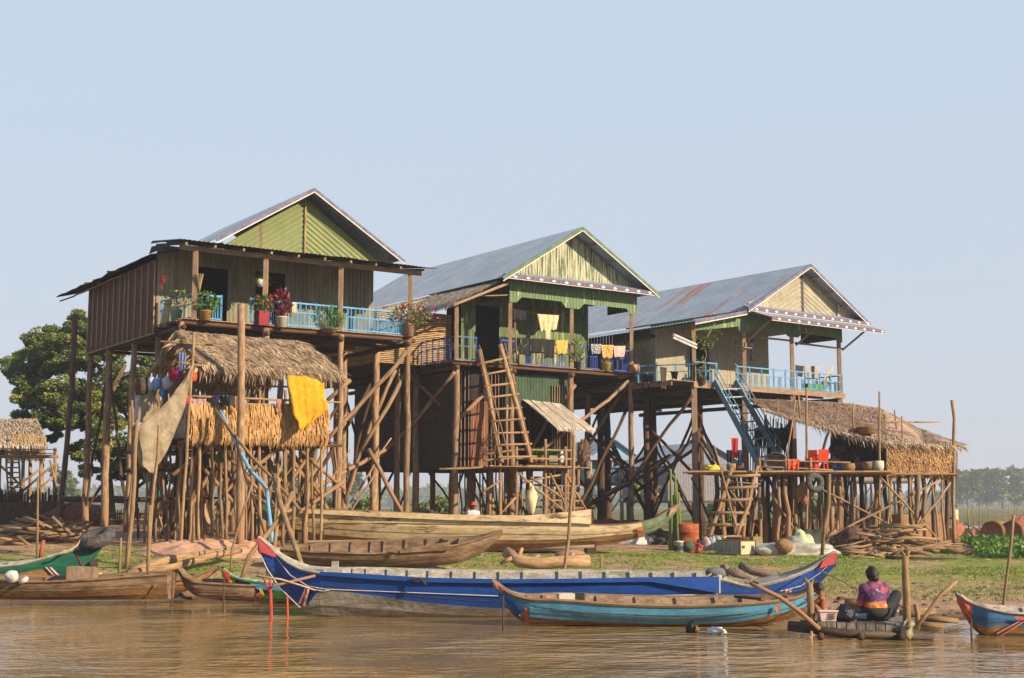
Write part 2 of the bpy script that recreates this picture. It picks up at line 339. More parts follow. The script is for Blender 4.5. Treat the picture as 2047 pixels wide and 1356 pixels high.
def thatch(mb, A, B, C, D, n, L, wd, m=0, jit=.35, lift=.05, slant=0.0, fray=1.0, back=None):
    """A-B upper edge, D-C lower edge; strips hang from upper towards lower edge"""
    A, B, C, D = map(V, (A, B, C, D)); dn = ((D - A) + (C - B)).normalized(); ac = (B - A).normalized(); nr = ac.cross(dn).normalized()
    if nr.y > 0: nr = -nr
    if back is not None: mb.grid([[A - nr * .02, B - nr * .02], [D - nr * .02, C - nr * .02]], back)
    for i in range(n):
        s_ = R(0, 1); t = R(0, 1) ; s_ = 1 - (1 - s_) ** 1.0
        p = A.lerp(B, t).lerp(D.lerp(C, t), s_) + nr * R(0, lift)
        d = (dn + ac * (slant + R(-jit, jit)) + nr * R(-.02, .12)).normalized(); l = L * R(.6, 1.25)
        rem = (1 - s_) * (D - A).length
        if l > rem + L * .45 * fray: l = rem + L * .45 * fray * R(.3, 1)
        x = d.cross(nr).normalized() * wd * R(.6, 1.3) * .5; mid = p + d * l * .55 + nr * R(0, lift) ; e = p + d * l - nr * R(-.02, .04)
        if s_ > .8: e += V((0, 0, -.25 * l))
        mb.face([p - x, p + x, mid + x * 1.1, mid - x * 1.1], m); mb.face([mid - x * 1.1, mid + x * 1.1, e + x * .15, e - x * .15], m)
def cloth(name, pts, label, cat, mt, folds=4, amp=.06, nu=24, nv=14, sagb=.0, group=None, parent=None, top=None):
    """pts TL,TR,BR,BL world"""
    A, B, C, D = map(V, pts); nr = (B - A).cross(D - A).normalized(); rows = []; ph = R(0, 6)
    for k in range(nv + 1):
        s_ = k / nv; row = []
        for i in range(nu + 1):
            t = i / nu; q = A.lerp(B, t).lerp(D.lerp(C, t), s_)
            f = math.sin(t * folds * 2 * math.pi + ph + 1.2 * s_) * amp * (.25 + .75 * s_) + .4 * amp * mnoise.noise(V((t * 5, s_ * 4, ph)))
            q = q + nr * f + V((0, 0, -sagb * math.sin(math.pi * t) * s_ - .02 * math.sin(t * folds * 6) * s_))
            row.append(q)
        rows.append(row)
    mb = MB(); mb.grid(rows, 0, uvs=lambda a, b: (b / nu * 2, a / nv * 2))
    o = mb.build(name, mt, parent, smooth=True, solidify=.012)
    return o if parent else tag(o, label, cat, group)
def foliage(mb, c, r, n, L, wd, m=0, up=0.3, shell=.5):
    c = V(c)
    for i in range(n):
        d = V((R(-1, 1), R(-1, 1), R(-1, 1)))
        while d.length > 1 or d.length < .05: d = V((R(-1, 1), R(-1, 1), R(-1, 1)))
        d = d.normalized() * (d.length ** shell)
        p = c + V((d.x * r[0], d.y * r[1], d.z * r[2]))
        mb.leaf(p, L * R(.6, 1.3), wd * R(.7, 1.3), V((R(-1, 1) + d.x * .6, R(-1, 1) + d.y * .6, R(-.8, .6) + up)), None, m)
# ================= SETTING: river and ground
def axis(a, b, step, far, grow=1.22):
    xs = []; x = a
    while x < b: xs.append(x); x += step
    s_ = step
    while x < far: xs.append(x); s_ *= grow; x += s_
    xs.append(far); return xs
xr = axis(0, 26, .45, 700); xs = sorted(set([-x for x in xr] + xr)); ys = axis(22, 62, .4, 1000)
rows = [[V((x, y, ground_z(x, y))) for x in xs] for y in ys]
g = MB(); g.grid(rows)
gm = bpy.data.materials.new('bank_soil_and_grass'); gm.use_nodes = True; n = gm.node_tree; Lk = n.links.new
def nd(t, **k):
    x = n.nodes.new(t)
    for a, b_ in k.items(): setattr(x, a, b_)
    return x
geo = nd('ShaderNodeNewGeometry'); sep = nd('ShaderNodeSeparateXYZ'); Lk(geo.outputs['Position'], sep.inputs[0])
def noise_(s_, det=5, sz=(1, 1, 1), off=(0, 0, 0)):
    mp = nd('ShaderNodeMapping'); mp.inputs['Scale'].default_value = sz; mp.inputs['Location'].default_value = off; Lk(geo.outputs['Position'], mp.inputs[0])
    x = nd('ShaderNodeTexNoise'); x.inputs['Scale'].default_value = s_; x.inputs['Detail'].default_value = det; x.inputs['Roughness'].default_value = .65; Lk(mp.outputs[0], x.inputs['Vector']); return x.outputs[0]
def rmp(src, a, b_, c=0., d=1.):
    x = nd('ShaderNodeMapRange'); x.inputs[1].default_value = a; x.inputs[2].default_value = b_; x.inputs[3].default_value = c; x.inputs[4].default_value = d; Lk(src, x.inputs[0]); return x.outputs[0]
def mx(f, a, b_, mode='MIX'):
    x = nd('ShaderNodeMix', data_type='RGBA', blend_type=mode)
    for i, q in ((0, f), (6, a), (7, b_)):
        if hasattr(q, 'is_linked'): Lk(q, x.inputs[i])
        else: x.inputs[i].default_value = q
    return x.outputs[2]
def mth(op, a, b_):
    x = nd('ShaderNodeMath', operation=op)
    for i, q in ((0, a), (1, b_)):
        if hasattr(q, 'is_linked'): Lk(q, x.inputs[i])
        else: x.inputs[i].default_value = q
    return x.outputs[0]
soil = mx(rmp(noise_(1.6), .35, .65), S(196, 158, 122), S(154, 122, 92))
soil = mx(rmp(noise_(9, 3), .62, .7), soil, S(205, 186, 165))
grass = mx(rmp(noise_(3.0), .35, .65), S(150, 158, 70), S(116, 130, 54))
gmask = rmp(mth('ADD', noise_(.55, 7, (1, .8, 1)), mth('MULTIPLY', noise_(6, 2), .22)), .55, .62)
band = mth('MULTIPLY', rmp(sep.outputs[2], .2, .5), rmp(mth('ADD', sep.outputs[1], mth('MULTIPLY', sep.outputs[0], -.35)), 46, 43.4))
gmask = mth('MULTIPLY', gmask, band)
col = mx(gmask, soil, grass)
fargrass = rmp(sep.outputs[1], 62, 75)
col = mx(mth('MULTIPLY', fargrass, rmp(noise_(.2), .35, .5)), col, S(96, 104, 52))
col = mx(rmp(sep.outputs[2], .12, .0), col, S(88, 64, 40))
bs = n.nodes['Principled BSDF']; Lk(col, bs.inputs['Base Color']); bs.inputs['Roughness'].default_value = .95; bs.inputs['Specular IOR Level'].default_value = .15
bp = nd('ShaderNodeBump'); bp.inputs['Strength'].default_value = .8; bp.inputs['Distance'].default_value = .06; Lk(noise_(5, 6), bp.inputs['Height']); Lk(bp.outputs[0], bs.inputs['Normal'])
gr = g.build('ground', gm, smooth=True); tag(gr, kind='structure')
# water
wm = bpy.data.materials.new('muddy_water'); wm.use_nodes = True; n = wm.node_tree; Lk = n.links.new
geo = nd('ShaderNodeNewGeometry'); bs = n.nodes['Principled BSDF']
bs.inputs['Base Color'].default_value = S(150, 112, 46); bs.inputs['Roughness'].default_value = .04; bs.inputs['IOR'].default_value = 1.33
h = mth('ADD', mth('MULTIPLY', noise_(1.5, 2, (.62, 1.0, 1)), 1.0), mth('MULTIPLY', noise_(4.2, 2, (.6, 1.0, 1), (3, 9, 0)), .42))
h = mth('ADD', h, mth('MULTIPLY', noise_(.5, 1, (.5, 1, 1), (1, 2, 0)), .8))
calm = rmp(noise_(.14, 2, (1, .9, 1), (7, 3, 0)), .38, .6, .25, 1.0)
h = mth('MULTIPLY', h, calm)
mud = mx(rmp(noise_(.25, 3, (1, 1, 1), (2, 5, 0)), .38, .62), S(164, 130, 76), S(138, 118, 74)); Lk(mud, bs.inputs['Base Color'])
bp = nd('ShaderNodeBump'); bp.inputs['Strength'].default_value = 1.0; bp.inputs['Distance'].default_value = .13; Lk(h, bp.inputs['Height']); Lk(bp.outputs[0], bs.inputs['Normal'])
wt = MB(); wt.grid([[V((x, y, 0)) for x in (-400, -60, -20, 0, 20, 60, 400)] for y in (-120, 0, 15, 25, 35, 55)])
wo = wt.build('river', wm); tag(wo, kind='structure')

# grass blades (uncountable)
gb = MB()
def grassy(x, y): return mnoise.noise(V((x * .35, y * .3, 11))) + .35 * mnoise.noise(V((x * 1.3, y * 1.3, 2)))
cnt = 0
while cnt < 42000:
    x = R(-17, 19); y = R(27.5, 47)
    z = ground_z(x, y); e = y - .35 * x
    if z < .2 or e > 46 or (e > 42 and R(0, 1) < (e - 42) / 4) : continue
    if abs(x) > y * .41: continue
    if grassy(x, y) < R(-.35, .15): continue
    hh = R(.015, .05) * (1.5 if grassy(x * 2, y) > .35 else 1); a = R(0, 6.28); dx, dy = math.cos(a) * .02, math.sin(a) * .02; tx, ty = R(-.04, .04), R(-.04, .04)
    gb.face([(x - dx, y - dy, z - .01), (x + dx, y + dy, z - .01), (x + tx, y + ty, z + hh)], 0); cnt += 1
grm = mat('grass_blades', S(146, 160, 64), S(116, 138, 52), ns=.6, isl=.25, rough=.7, bump=0, transl=.3, fine=0)
tag(gb.build('grass', grm), 'short green grass patches growing on the river bank', 'grass', kind='stuff')
# water hyacinth field at the right
hy = MB()
for i in range(5200):
    px = R(1915, 2090); Y = R(41, 54)
    if px < 1975 - (Y - 41) * 3.5 - 14: continue
    if R(0, 1) < .1: continue
    q = W(px, 1010, Y); z = ground_z(q.x, Y)
    hh = R(.1, .42) * clamp((Y - 40) / 4, .35, .8)
    hy.leaf((q.x, Y, z + hh * R(.3, 1)), R(.12, .24), R(.08, .15), (R(-1, 1), R(-1, .4), R(.1, 1.2)))
tag(hy.build('ground_cover', 'leaf_bright'), 'broad-leaved bright green ground cover at the right edge of the bank', 'plants', kind='stuff')
# litter on the bank (uncountable scraps)
lt = MB()
for i in range(650):
    x = R(-15, 17); y = R(28, 46); z = ground_z(x, y)
    if z < .08: continue
    k = R(.02, .09); a = R(0, 6.28)
    lt.face([(x + math.cos(a + j * 1.57) * k * R(.5, 1.3), y + math.sin(a + j * 1.57) * k * R(.5, 1.3), z + .012 + R(0, .03)) for j in range(4)], random.choice((0, 0, 1, 2)))
for i in range(900):      # clods and pebbles of the muddy edge
    x = R(-15, 16); y = shoreY(x) + abs(random.gauss(0, 2.2)) + .2
    if abs(x) > y * .41: continue
    z = ground_z(x, y); k = R(.015, .06) * (1.6 if R(0, 1) < .08 else 1)
    lt.blob((x, y, z), (k * 1.3, k, k * .7), .5, 2, 2 if R(0, 1) < .7 else 0, 6, 4, i)
for i in range(420):      # twigs
    x = R(-15, 16); y = R(28, 46); z = ground_z(x, y)
    if z < .03 or abs(x) > y * .41: continue
    a = R(0, 3.14); l = R(.08, .35); lt.tube([(x, y, z + .015), (x + math.cos(a) * l, y + math.sin(a) * l, z + R(.01, .05))], R(.004, .01), random.choice((0, 2)), 4)
tag(lt.build('debris', [solid('dry_leaf', S(190, 160, 120)), solid('pale_scrap', S(222, 218, 208)), solid('dark_scrap', S(90, 66, 48))]), 'small scraps, clods, twigs and dry leaves scattered on the bank', 'litter', kind='stuff')
def mound(px, py, Y, rx, ry, h, name, m, label, cat, n=46, fr=2.2):
    c = W(px, py, Y); z0 = ground_z(c.x, c.y) - .1; rows = []
    for a in range(n + 1):
        row = []
        for b in range(n + 1):
            s_, t = a / n * 2 - 1, b / n * 2 - 1; r = math.hypot(s_, t)
            x, y = c.x + t * rx, c.y + s_ * ry
            k = max(0, 1 - r ** 1.7 * (1 + .35 * mnoise.noise(V((s_ * 2, t * 2, px)))))
            row.append(V((x, y, ground_z(x, y) - .06 + h * (k ** .7) * (1 + .35 * mnoise.noise(V((x * fr, y * fr, 1))) + .18 * mnoise.noise(V((x * 8, y * 8, 1))))+ (.0 if k > 0 else -.08))))
        rows.append(row)
    mb = MB(); mb.grid(rows); return solo(mb, name, m, label, cat, smooth=True)
sand = mat('pink_sand', S(214, 168, 136), S(196, 146, 112), ns=3, bump=1.0, fine=.18, rough=.95)
mound(420, 1095, 39.2, 2.3, 1.9, .34, 'sand_pile', sand, 'long low pile of pink sand in front of the thatched hut stilts', 'sand pile')
mound(905, 1148, 32.2, 1.15, .9, .28, 'sand_pile', sand, 'crumbly pink sand pile between the blue boat and the driftwood logs', 'sand pile')
mound(1240, 1138, 31.5, .5, .5, .13, 'sand_pile', mat('brown_sand', S(190, 146, 104), S(150, 112, 78), ns=4, bump=1, fine=.2), 'small flat brown earth heap on the grass behind the blue boat', 'earth heap')

# ================= TREES
def tree(name, label, trunk, limbs, clumps, Yc, n_per, L, wd, mats, group=None, dY=2.0):
    root = thing(name, label, 'tree', trunk[0][0], group)
    mb = MB()
    for pts in [trunk] + limbs:
        mb.tube(wobble([p for p, r in pts], .05, 1.2) if False else [p for p, r in pts], [r for p, r in pts], 0, 8)
    mb.build('trunk', 'bark', root, smooth=True)
    cr = MB()
    for (px, py, rp) in clumps:
        Y = Yc + R(-dY, dY); c = W(px, py, Y); r = rp / FPX * Y
        sub = max(4, int(9 * rp / 45))
        mi = random.choice(range(len(mats)))
        for k in range(sub):
            d = V((R(-1, 1), R(-1, 1), R(-.8, .8))) * r * .75; rr = r * R(.25, .5)
            foliage(cr, c + d, (rr * 1.25, rr * 1.2, rr * .7), int(n_per / sub * R(.7, 1.3)), L, wd, mi if R(0, 1) < .4 else random.choice(range(len(mats))), .1, .6)
    cr.build('crown', mats, root)
    return root
def T3(l): return [(W(px, py, Y), r) for px, py, Y, r in l]
cl = [(150,672,34),(112,668,28),(190,668,38),(92,712,40),(55,738,38),(32,758,28),(128,722,42),(170,716,42),(215,700,40),(72,775,34),(118,782,40),(165,770,40),(205,752,42),(92,832,32),(58,845,30),(45,862,20),(128,842,30),(100,868,22),(172,822,34),(246,742,40),(262,790,38),(236,830,34),(292,735,36),(320,760,36),(300,820,34),(196,862,24),(150,640,24),(120,800,36),(230,690,36),(30,720,22),(20,745,16),(190,900,30),(235,910,30),(270,890,30),(150,905,24),(285,930,28),(225,945,26),(180,940,22),(170,640,22),(80,690,30)]
for _k in range(26):
    _a = R(0, 6.28); _r = R(.2, 1) ** .5; cl.append((165 + 130 * _r * math.cos(_a), 755 + 100 * _r * math.sin(_a), R(26, 38)))
tree('shade_tree', 'large broad green tree standing behind the left house', T3([(222, 1068, 72, .36), (214, 960, 72, .3), (205, 860, 72, .27), (214, 800, 72, .2), (250, 730, 72, .1)]),
     [T3([(207, 880, 72, .2), (170, 800, 72, .12), (120, 740, 72, .06)]), T3([(212, 830, 72, .16), (255, 800, 73, .1), (300, 770, 73, .05)]), T3([(205, 860, 72, .15), (140, 850, 72, .08), (90, 820, 72, .04)]), T3([(222, 800, 72, .14), (200, 740, 72, .08), (160, 680, 72, .04)])],
     cl, 72, 2300, .15, .1, ['leaf', 'leaf_yellow', 'leaf_dark'], dY=2.6)
pole('tall_pole', [W(150, 628, 56), W(144, 780, 56), W(140, 820, 56), W(130, 930, 56), gpx(118, 56)], .13, m='bark', wob=.03)
tag(bpy.data.objects['tall_pole'], 'tall bent bare pole rising past the crown of the big left tree', 'pole')
cl2 = [(200,905,30),(240,890,34),(285,905,36),(330,900,36),(370,915,34),(250,940,26),(300,945,26),(410,925,32),(210,880,22),(260,930,30),(350,940,26),(450,935,26)]
tree('bushy_tree', 'bright green bushy tree seen through the stilts of the left house', T3([(262, 1050, 74, .2), (268, 990, 74, .16), (280, 930, 74, .1)]), [T3([(268, 980, 74, .1), (330, 930, 74, .05)])], cl2, 74, 300, .26, .16, ['leaf_bright', 'leaf', 'leaf_yellow'])
def hazy_tree(px, py0, py1, wpx, Y, label, name='distant_tree', group='distant hazy trees', mats=('leaf_dark', 'leaf'), L=None, nn=170, kk=14, base=1016):
    L = L or Y * .0034
    b = W(px, base, Y); b.z = ground_z(b.x, b.y) - .1
    top = W(px + R(-8, 8), py0, Y); tr = [(b, wpx * .026 * Y / FPX * .9), (b.lerp(top, .5) + V((R(-.5, .5), 0, 0)), wpx * .02 * Y / FPX), (b.lerp(top, .85), wpx * .015 * Y / FPX)]
    cls = [(px + R(-.5, .5) * wpx * (1 - .45 * abs((k / kk) * 2 - 1)), lerp(py0 + wpx * .13, py1, k / kk), wpx * R(.12, .2)) for k in range(kk)]
    lm = [[(b.lerp(top, .45), wpx * .02 * Y / FPX), (W(px + s_ * wpx * .3, lerp(py0, py1, .5), Y), wpx * .008 * Y / FPX)] for s_ in (-1, 1)]
    return tree(name, label, tr, lm, cls, Y, nn, L, L * .6, list(mats), group, dY=1.5)
hazy_tree(2005, 932, 992, 100, 470, 'tallest hazy spreading tree at the far right edge', kk=24)
hazy_tree(1935, 936, 990, 80, 440, 'hazy leafy tree just right of the thatched kitchen', kk=20)
hazy_tree(1972, 950, 1002, 70, 520, 'hazy smaller tree between the two taller ones at the far right', kk=10)
hazy_tree(2050, 955, 1005, 70, 480, 'hazy tree cut by the right edge of the picture', kk=10)
hazy_tree(1900, 950, 1002, 60, 560, 'pale hazy tree behind the corner of the thatched kitchen', kk=9)
hazy_tree(1292, 958, 1010, 62, 95, 'thin yellowish young tree seen between the stilts of middle and right houses', name='young_tree', group=None, mats=('leaf_yellow', 'leaf'), L=.22, nn=60, kk=14, base=1030)
hazy_tree(420, 905, 985, 90, 260, 'hazy tree behind the left stilts, left of the blue pipe', kk=12)
hazy_tree(560, 930, 990, 80, 300, 'hazy tree behind the blue pipe and leaning braces', kk=10)
hazy_tree(690, 925, 990, 60, 320, 'hazy tree in the gap between left and middle house stilts', kk=10)
hazy_tree(130, 935, 1000, 70, 240, 'hazy tree between the far thatched house and the tall pole', kk=10)
fw = MB()
for i in range(17000):
    px = R(-120, 2150); Y = R(860, 960); t = mnoise.noise(V((px * .012, 0, 5))) * 14 + mnoise.noise(V((px * .05, 0, 9))) * 5
    top = 990 + t * .7 if px > 1500 else 978 + t
    py = lerp(top, 1012, random.random() ** .8); fw.leaf(W(px, py, Y), R(3, 6), R(2.4, 4), (R(-1, 1), R(-1, 1), R(-1, 1)), None, random.choice((0, 1)))
tag(fw.build('far_woods', ['leaf_dark', 'leaf']), 'hazy low line of far woods along the horizon', 'woods', kind='stuff')
# ================= HOUSE HELPERS
def stilts(F, root, us, vs, ztop, r, skip=(), mats='wood'):
    for j, v in enumerate(vs):
        for i, u in enumerate(us):
            if (i, j) in skip: continue
            a = F.p(u, v, 0); a.z = ground_z(a.x, a.y) - .3; b = F.p(u + R(-.06, .06), v, ztop)
            pole('post', [a, b], r * R(.85, 1.12), root, mats, .03, .85, 8)
def braces(F, root, us, vs, z0, z1, k, r=.075, m='darkwood'):
    seg = [((us[i], v), (us[i + 1], v)) for i in range(len(us) - 1) for v in vs] + [((u, vs[j]), (u, vs[j + 1])) for j in range(len(vs) - 1) for u in us]
    random.shuffle(seg)
    for (a, b) in seg[:k]:
        lo, hi = R(z0, z0 + 1.2), R(z1 - 1.4, z1)
        P = F.p(a[0], a[1] + .12, lo); Q = F.p(b[0], b[1] + .12, hi)
        if R(0, 1) < .5: P.z, Q.z = hi, lo
        pole('brace', [P, Q], r * R(.7, 1.15), root, m, .05, .8)
def deck(F, root, u0, u1, v0, v1, z, across=True, m='slats', gap=.35, name='deck', w=.09, ragged=.12):
    mb = MB(); 
    if across:      # strips run along u
        v = v0
        while v < v1:
            a = F.p(u0 + R(-ragged, ragged), v, z + R(-.012, .012)); b = F.p(u1 + R(-ragged, ragged), v, z + R(-.012, .012)); mb.bar(a, b, w, .03, 0); v += w * (1 + gap * R(.5, 1.5))
    else:
        u = u0
        while u < u1:
            a = F.p(u, v0 + R(-ragged, ragged), z + R(-.012, .012)); b = F.p(u, v1 + R(-ragged, ragged) * .3, z + R(-.012, .012)); mb.bar(a, b, w, .03, 0); u += w * (1 + gap * R(.5, 1.5))
    return mb.build(name, m, root)
def joists(F, root, u0, u1, vs, z, m='darkwood', r=.07):
    for v in vs: pole('joist', [F.p(u0, v, z), F.p(u1, v, z)], r, root, m, .02, 1)
def railing(F, root, a, b, z, h, m, step=.62, bal=3, name='railing', style=0):
    """a,b = (u,v)"""
    mb = MB(); P0 = F.p(a[0], a[1], z); Q0 = F.p(b[0], b[1], z); L = (Q0 - P0).length; n = max(1, round(L / step)); Z = V((0, 0, 1))
    for zz, t in ((.08, .035), (h * .62, .035), (h, .05)): mb.bar(P0 + Z * zz, Q0 + Z * zz, t, t)
    for i in range(n + 1):
        q = P0.lerp(Q0, i / n); mb.bar(q, q + Z * (h + .05), .06, .06)
        if i < n:
            c = P0.lerp(Q0, (i + .5) / n); dd = (Q0 - P0).normalized()
            for k in range(bal):
                o = c + dd * ((k - (bal - 1) / 2) * .085) + V((0, 0, R(-.01, .01))); mb.bar(o + Z * (-.02), o + Z * (h * (.62 if (i + k) % 2 or style else .97) + .03), .034, .034)
    return mb.build(name, m, root)
def gable(F, v, uc, zp, hw, zb, root, m, lam=.16, chevron=False, name='gable', inset=.25):
    """triangle wall, peak (uc,zp), half width hw at height zb"""
    mb = MB(); hw -= inset; zp -= inset * .6
    if not chevron:
        n = int(2 * hw / lam * 4); rows = [[], []]
        for i in range(n + 1):
            u = uc - hw + 2 * hw * i / n; off = .018 * math.sin(2 * math.pi * u / lam)
            rows[0].append(F.p(u, v + off, zb)); rows[1].append(F.p(u, v + off, max(zb + .01, zp - (zp - zb) * abs(u - uc) / hw)))
        mb.grid(rows)
    else:
        for sg in (-1, 1):
            H = zp - zb; n = int(H / lam * 4); pr = None
            for k in range(n + 1):
                d = H * k / n; off = .022 * math.sin(2 * math.pi * d / lam)
                cur = (F.p(uc, v + off, zp - d), F.p(uc + sg * hw * (1 - k / n), v + off, zb)) if k < n else (F.p(uc, v + off, zb), F.p(uc + sg * .001, v + off, zb))
                if pr: mb.face([pr[0], cur[0], cur[1], pr[1]])
                pr = cur
    return mb.build(name, m, root)
def fascia(F, root, a, b, name='fascia_board', h=.16, n=None):
    """a,b = (u,v,z) front lower edge board with alternating diamonds"""
    P = F.p(*a); Q = F.p(*b); L = (Q - P).length; d = (Q - P).normalized(); mb = MB(); mb.bar(P, Q, .03, h, 0)
    up = V((0, 0, 1)); up = (up - d * up.dot(d)).normalized(); nr = d.cross(up).normalized()
    if nr.y > 0: nr = -nr
    n = n or int(L / .31)
    for i in range(n):
        c = P.lerp(Q, (i + .5) / n) + nr * .018
        k = .115; hh = h * .36
        mb.face([c - d * k, c - up * hh, c + d * k, c + up * hh], 1 + i % 2)
    mb.bar(P - up * (h / 2 + .012) + nr * .004, Q - up * (h / 2 + .012) + nr * .004, .03, .022, 3)
    return mb.build(name, ['fascia', 'diamond_red', 'diamond_white', 'white'], root)
def barge(F, root, v, uc, zp, sides, m, w=.2, name='bargeboard'):
    for (ue, ze) in sides:
        mb = MB(); a = F.p(uc, v, zp); b = F.p(ue, v, ze); mb.bar(a, b, .035, w, 0); o = V((0, 0, -w * .5 - .02)) - F.v * .004; mb.bar(a + o, b + o, .03, .035, 1); mb.build(name, [m, 'white'], root)
def opening(F, root, u0, u1, v, z0, z1, name='doorway'):
    mb = MB(); mb.fbox(F, u0, u1, v, v + .04, z0, z1); return mb.build(name, 'black', root)  # black slab in the opening, its colour stands for the unlit room

# ================= HOUSE 1 (left)
F1 = Frame(388, 640, 44, 34); D1 = 8.28
h1 = thing('stilt_house', 'left stilt house with green gable, blackened tin porch roof and light blue balcony', 'house', F1.p(3.8, 5, 1.1))
us1 = [-.35, 2.6, 5.4, 8.1]; vs1 = [.1, 2.5, 5, 7.6, 10]
stilts(F1, h1, us1, vs1, D1 - .1, .135)
braces(F1, h1, us1, vs1, 1.6, 7.6, 22, .075)
for c in ([(812,702,0),(790,735,0),(735,790,0),(652,882,.1)], [(813,742,.3),(775,812,.3),(722,900,.6)], [(736,898,1),(805,1026,.1)], [(790,740,3),(740,850,3),(690,1000,3)], [(560,880,2),(680,1060,2)], [(655,890,0),(560,1060,.3)], [(700,760,2),(655,800,2)], [(620,980,1),(770,900,3)]):
    pole('brace', [F1.at(*q) for q in c], .085, h1, 'wood', .04, .85)
deck(F1, h1, -.4, 8.35, 0, 2.45, D1); deck(F1, h1, -.4, 8.1, 2.45, 10.2, D1, gap=.0, name='floor', m='darkwood', w=.3)
joists(F1, h1, -.5, 8.4, (.08, 1.2, 2.4, 5, 7.6, 10), D1 - .12)
for u in us1: pole('beam', [F1.p(u, -.05, D1 - .27), F1.p(u, 10.2, D1 - .27)], .09, h1, 'darkwood', .02, 1)
mb = MB()
for u0, u1, z0, z1 in ((-.5, .95, D1, 11.12), (2.1, 3.15, D1, 11.14), (4.3, 5.95, D1, 11.14), (6.65, 7.9, D1, 11.14), (5.95, 6.65, D1, 8.75), (5.95, 6.65, 9.55, 11.14), (.93, 2.13, 10.5, 11.14), (3.13, 4.33, 10.55, 11.14)):
    corr(mb, F1.p(u0, 2.4, 0), F1.p(u1, 2.4, 0), z0, z1)
mb.build('front_wall', 'wall_olive', h1)
opening(F1, h1, -.4, 7.8, 3.4, D1, 10.8, 'room_dark_panel'); opening(F1, h1, 5.95, 6.65, 2.8, 8.7, 9.6, 'window')  # black panels behind door and window gaps, room shade as colour
mb = MB(); zt = 10.62
for i in range(24):     # dark woven side wall
    v0, v1 = lerp(2.4, 10.1, i / 24), lerp(2.4, 10.1, (i + 1) / 24)
    mb.hexa([F1.p(-.5, v0, 8.05 + R(-.05, .05)), F1.p(-.46, v0, 8.05), F1.p(-.46, v1, 8.05), F1.p(-.5, v1, 8.05)], [F1.p(-.5 + R(0, .02), v0, zt), F1.p(-.46, v0, zt), F1.p(-.46, v1, zt), F1.p(-.5 + R(0, .02), v1, zt)], 0)
mb.build('side_wall', 'woven', h1)
for i in range(13):
    v = lerp(2.5, 10.0, i / 12) + R(-.1, .1); pole('batten', [F1.p(-.54, v, 7.98), F1.p(-.54, v + R(-.08, .08), 10.55)], .026, h1, 'bamboo', .012, .9, 5)
pole('batten', [F1.p(-.56, 2.2, 8.02), F1.p(-.56, 10.2, 8.02)], .035, h1, 'stick', .02, 1, 6)
mb = MB(); corr(mb, F1.p(7.9, 2.4, 0), F1.p(7.9, 10.1, 0), D1, 11.0); corr(mb, F1.p(-.4, 10.1, 0), F1.p(7.9, 10.1, 0), D1, 11.0); mb.build('rear_wall', 'wall_olive', h1)
for u in (0, 2.5, 5.35, 8.15):
    mb = MB(); mb.bar(F1.p(u, .02, D1), F1.p(u, .02, 10.58), .15, .15); mb.build('porch_post', 'plank', h1)
mb = MB(); mb.bar(F1.p(-.55, .02, 10.64), F1.p(8.6, .02, 10.64), .1, .16); mb.build('porch_beam', 'plank', h1)
for i in range(10):
    u = lerp(-.5, 8.5, i / 9); mb = MB(); mb.bar(F1.p(u, -.45, 10.70), F1.p(u, 2.4, 11.1), .07, .08); mb.build('rafter', 'plank', h1)
mb = MB(); roofsheet(mb, F1.p(-.7, 2.3, 11.2), F1.p(8.9, 2.3, 11.2), F1.p(8.95, -.55, 10.78), F1.p(-.7, -.55, 10.80), lam=.16, sag=.05)
roofsheet(mb, F1.p(-.7, 2.3, 11.21), F1.p(-.7, -.55, 10.81), F1.p(-.76, -.55, 10.78), F1.p(-.76, 2.3, 11.1), lam=.16, sag=.0, rows_n=1)
mb.build('porch_roof', 'tin_dark', h1)
mb = MB(); roofsheet(mb, F1.p(1.9, 2.35, 11.45), F1.p(1.9, 12.6, 11.45), F1.p(-1.05, 12.7, 10.55), F1.p(-.78, 2.2, 10.72), lam=.18, sag=.12)
roofsheet(mb, F1.p(-.70, -.5, 10.80), F1.p(-.72, 2.3, 11.0), F1.p(-.82, 2.3, 10.72), F1.p(-.78, -.5, 10.70), lam=.18, sag=.03); mb.build('side_roof', 'tin_dark', h1)
for a, b in (((-.9, 12.6, 10.4), (-.7, 5.5, 10.45)), ((-1.0, 9, 10.62), (-.6, 8.2, 10.6)), ((-.95, 6.4, 10.7), (-.6, 6.0, 10.7))):
    pole('loose_stick', [F1.p(*a), F1.p(*b)], .035, h1, 'stick', .05, .7, 5)
gab = gable(F1, 2.45, 5.05, 13.62, 3.75, 11.12, h1, 'green', lam=.2, chevron=True)
mb = MB(); mb.bar(F1.p(5.05, 2.38, 11.15), F1.p(5.05, 2.38, 13.3), .06, .05); mb.build('gable_batten', 'bamboo', gab)
mb = MB()
roofsheet(mb, F1.p(5.1, 1.8, 13.72), F1.p(5.1, 10.4, 13.72), F1.p(8.85, 10.4, 11.45), F1.p(8.85, 1.8, 11.45))
roofsheet(mb, F1.p(5.1, 10.4, 13.72), F1.p(5.1, 1.8, 13.72), F1.p(1.4, 1.8, 11.45), F1.p(1.4, 10.4, 11.45))
rf = mb.build('roof', 'tin', h1)
barge(F1, rf, 1.78, 5.1, 13.66, ((1.4, 11.37), (8.9, 11.37)), 'barge', .13)
for k in (.2, .45, .7, .93):
    mb = MB(); a = F1.p(lerp(5.1, 8.85, k), 1.85, lerp(13.6, 11.36, k)); mb.bar(a, a + F1.v * .6, .06, .07); mb.build('purlin', 'plank', rf)
railing(F1, h1, (2.0, .06), (8.1, .06), D1, .86, 'rail_blue', .61, 5); railing(F1, h1, (-.02, .06), (.95, .06), D1, .85, 'rail_blue', .5, 4); railing(F1, h1, (-.35, 2.2), (-.05, .06), D1, .85, 'rail_blue', 1.1, 1)
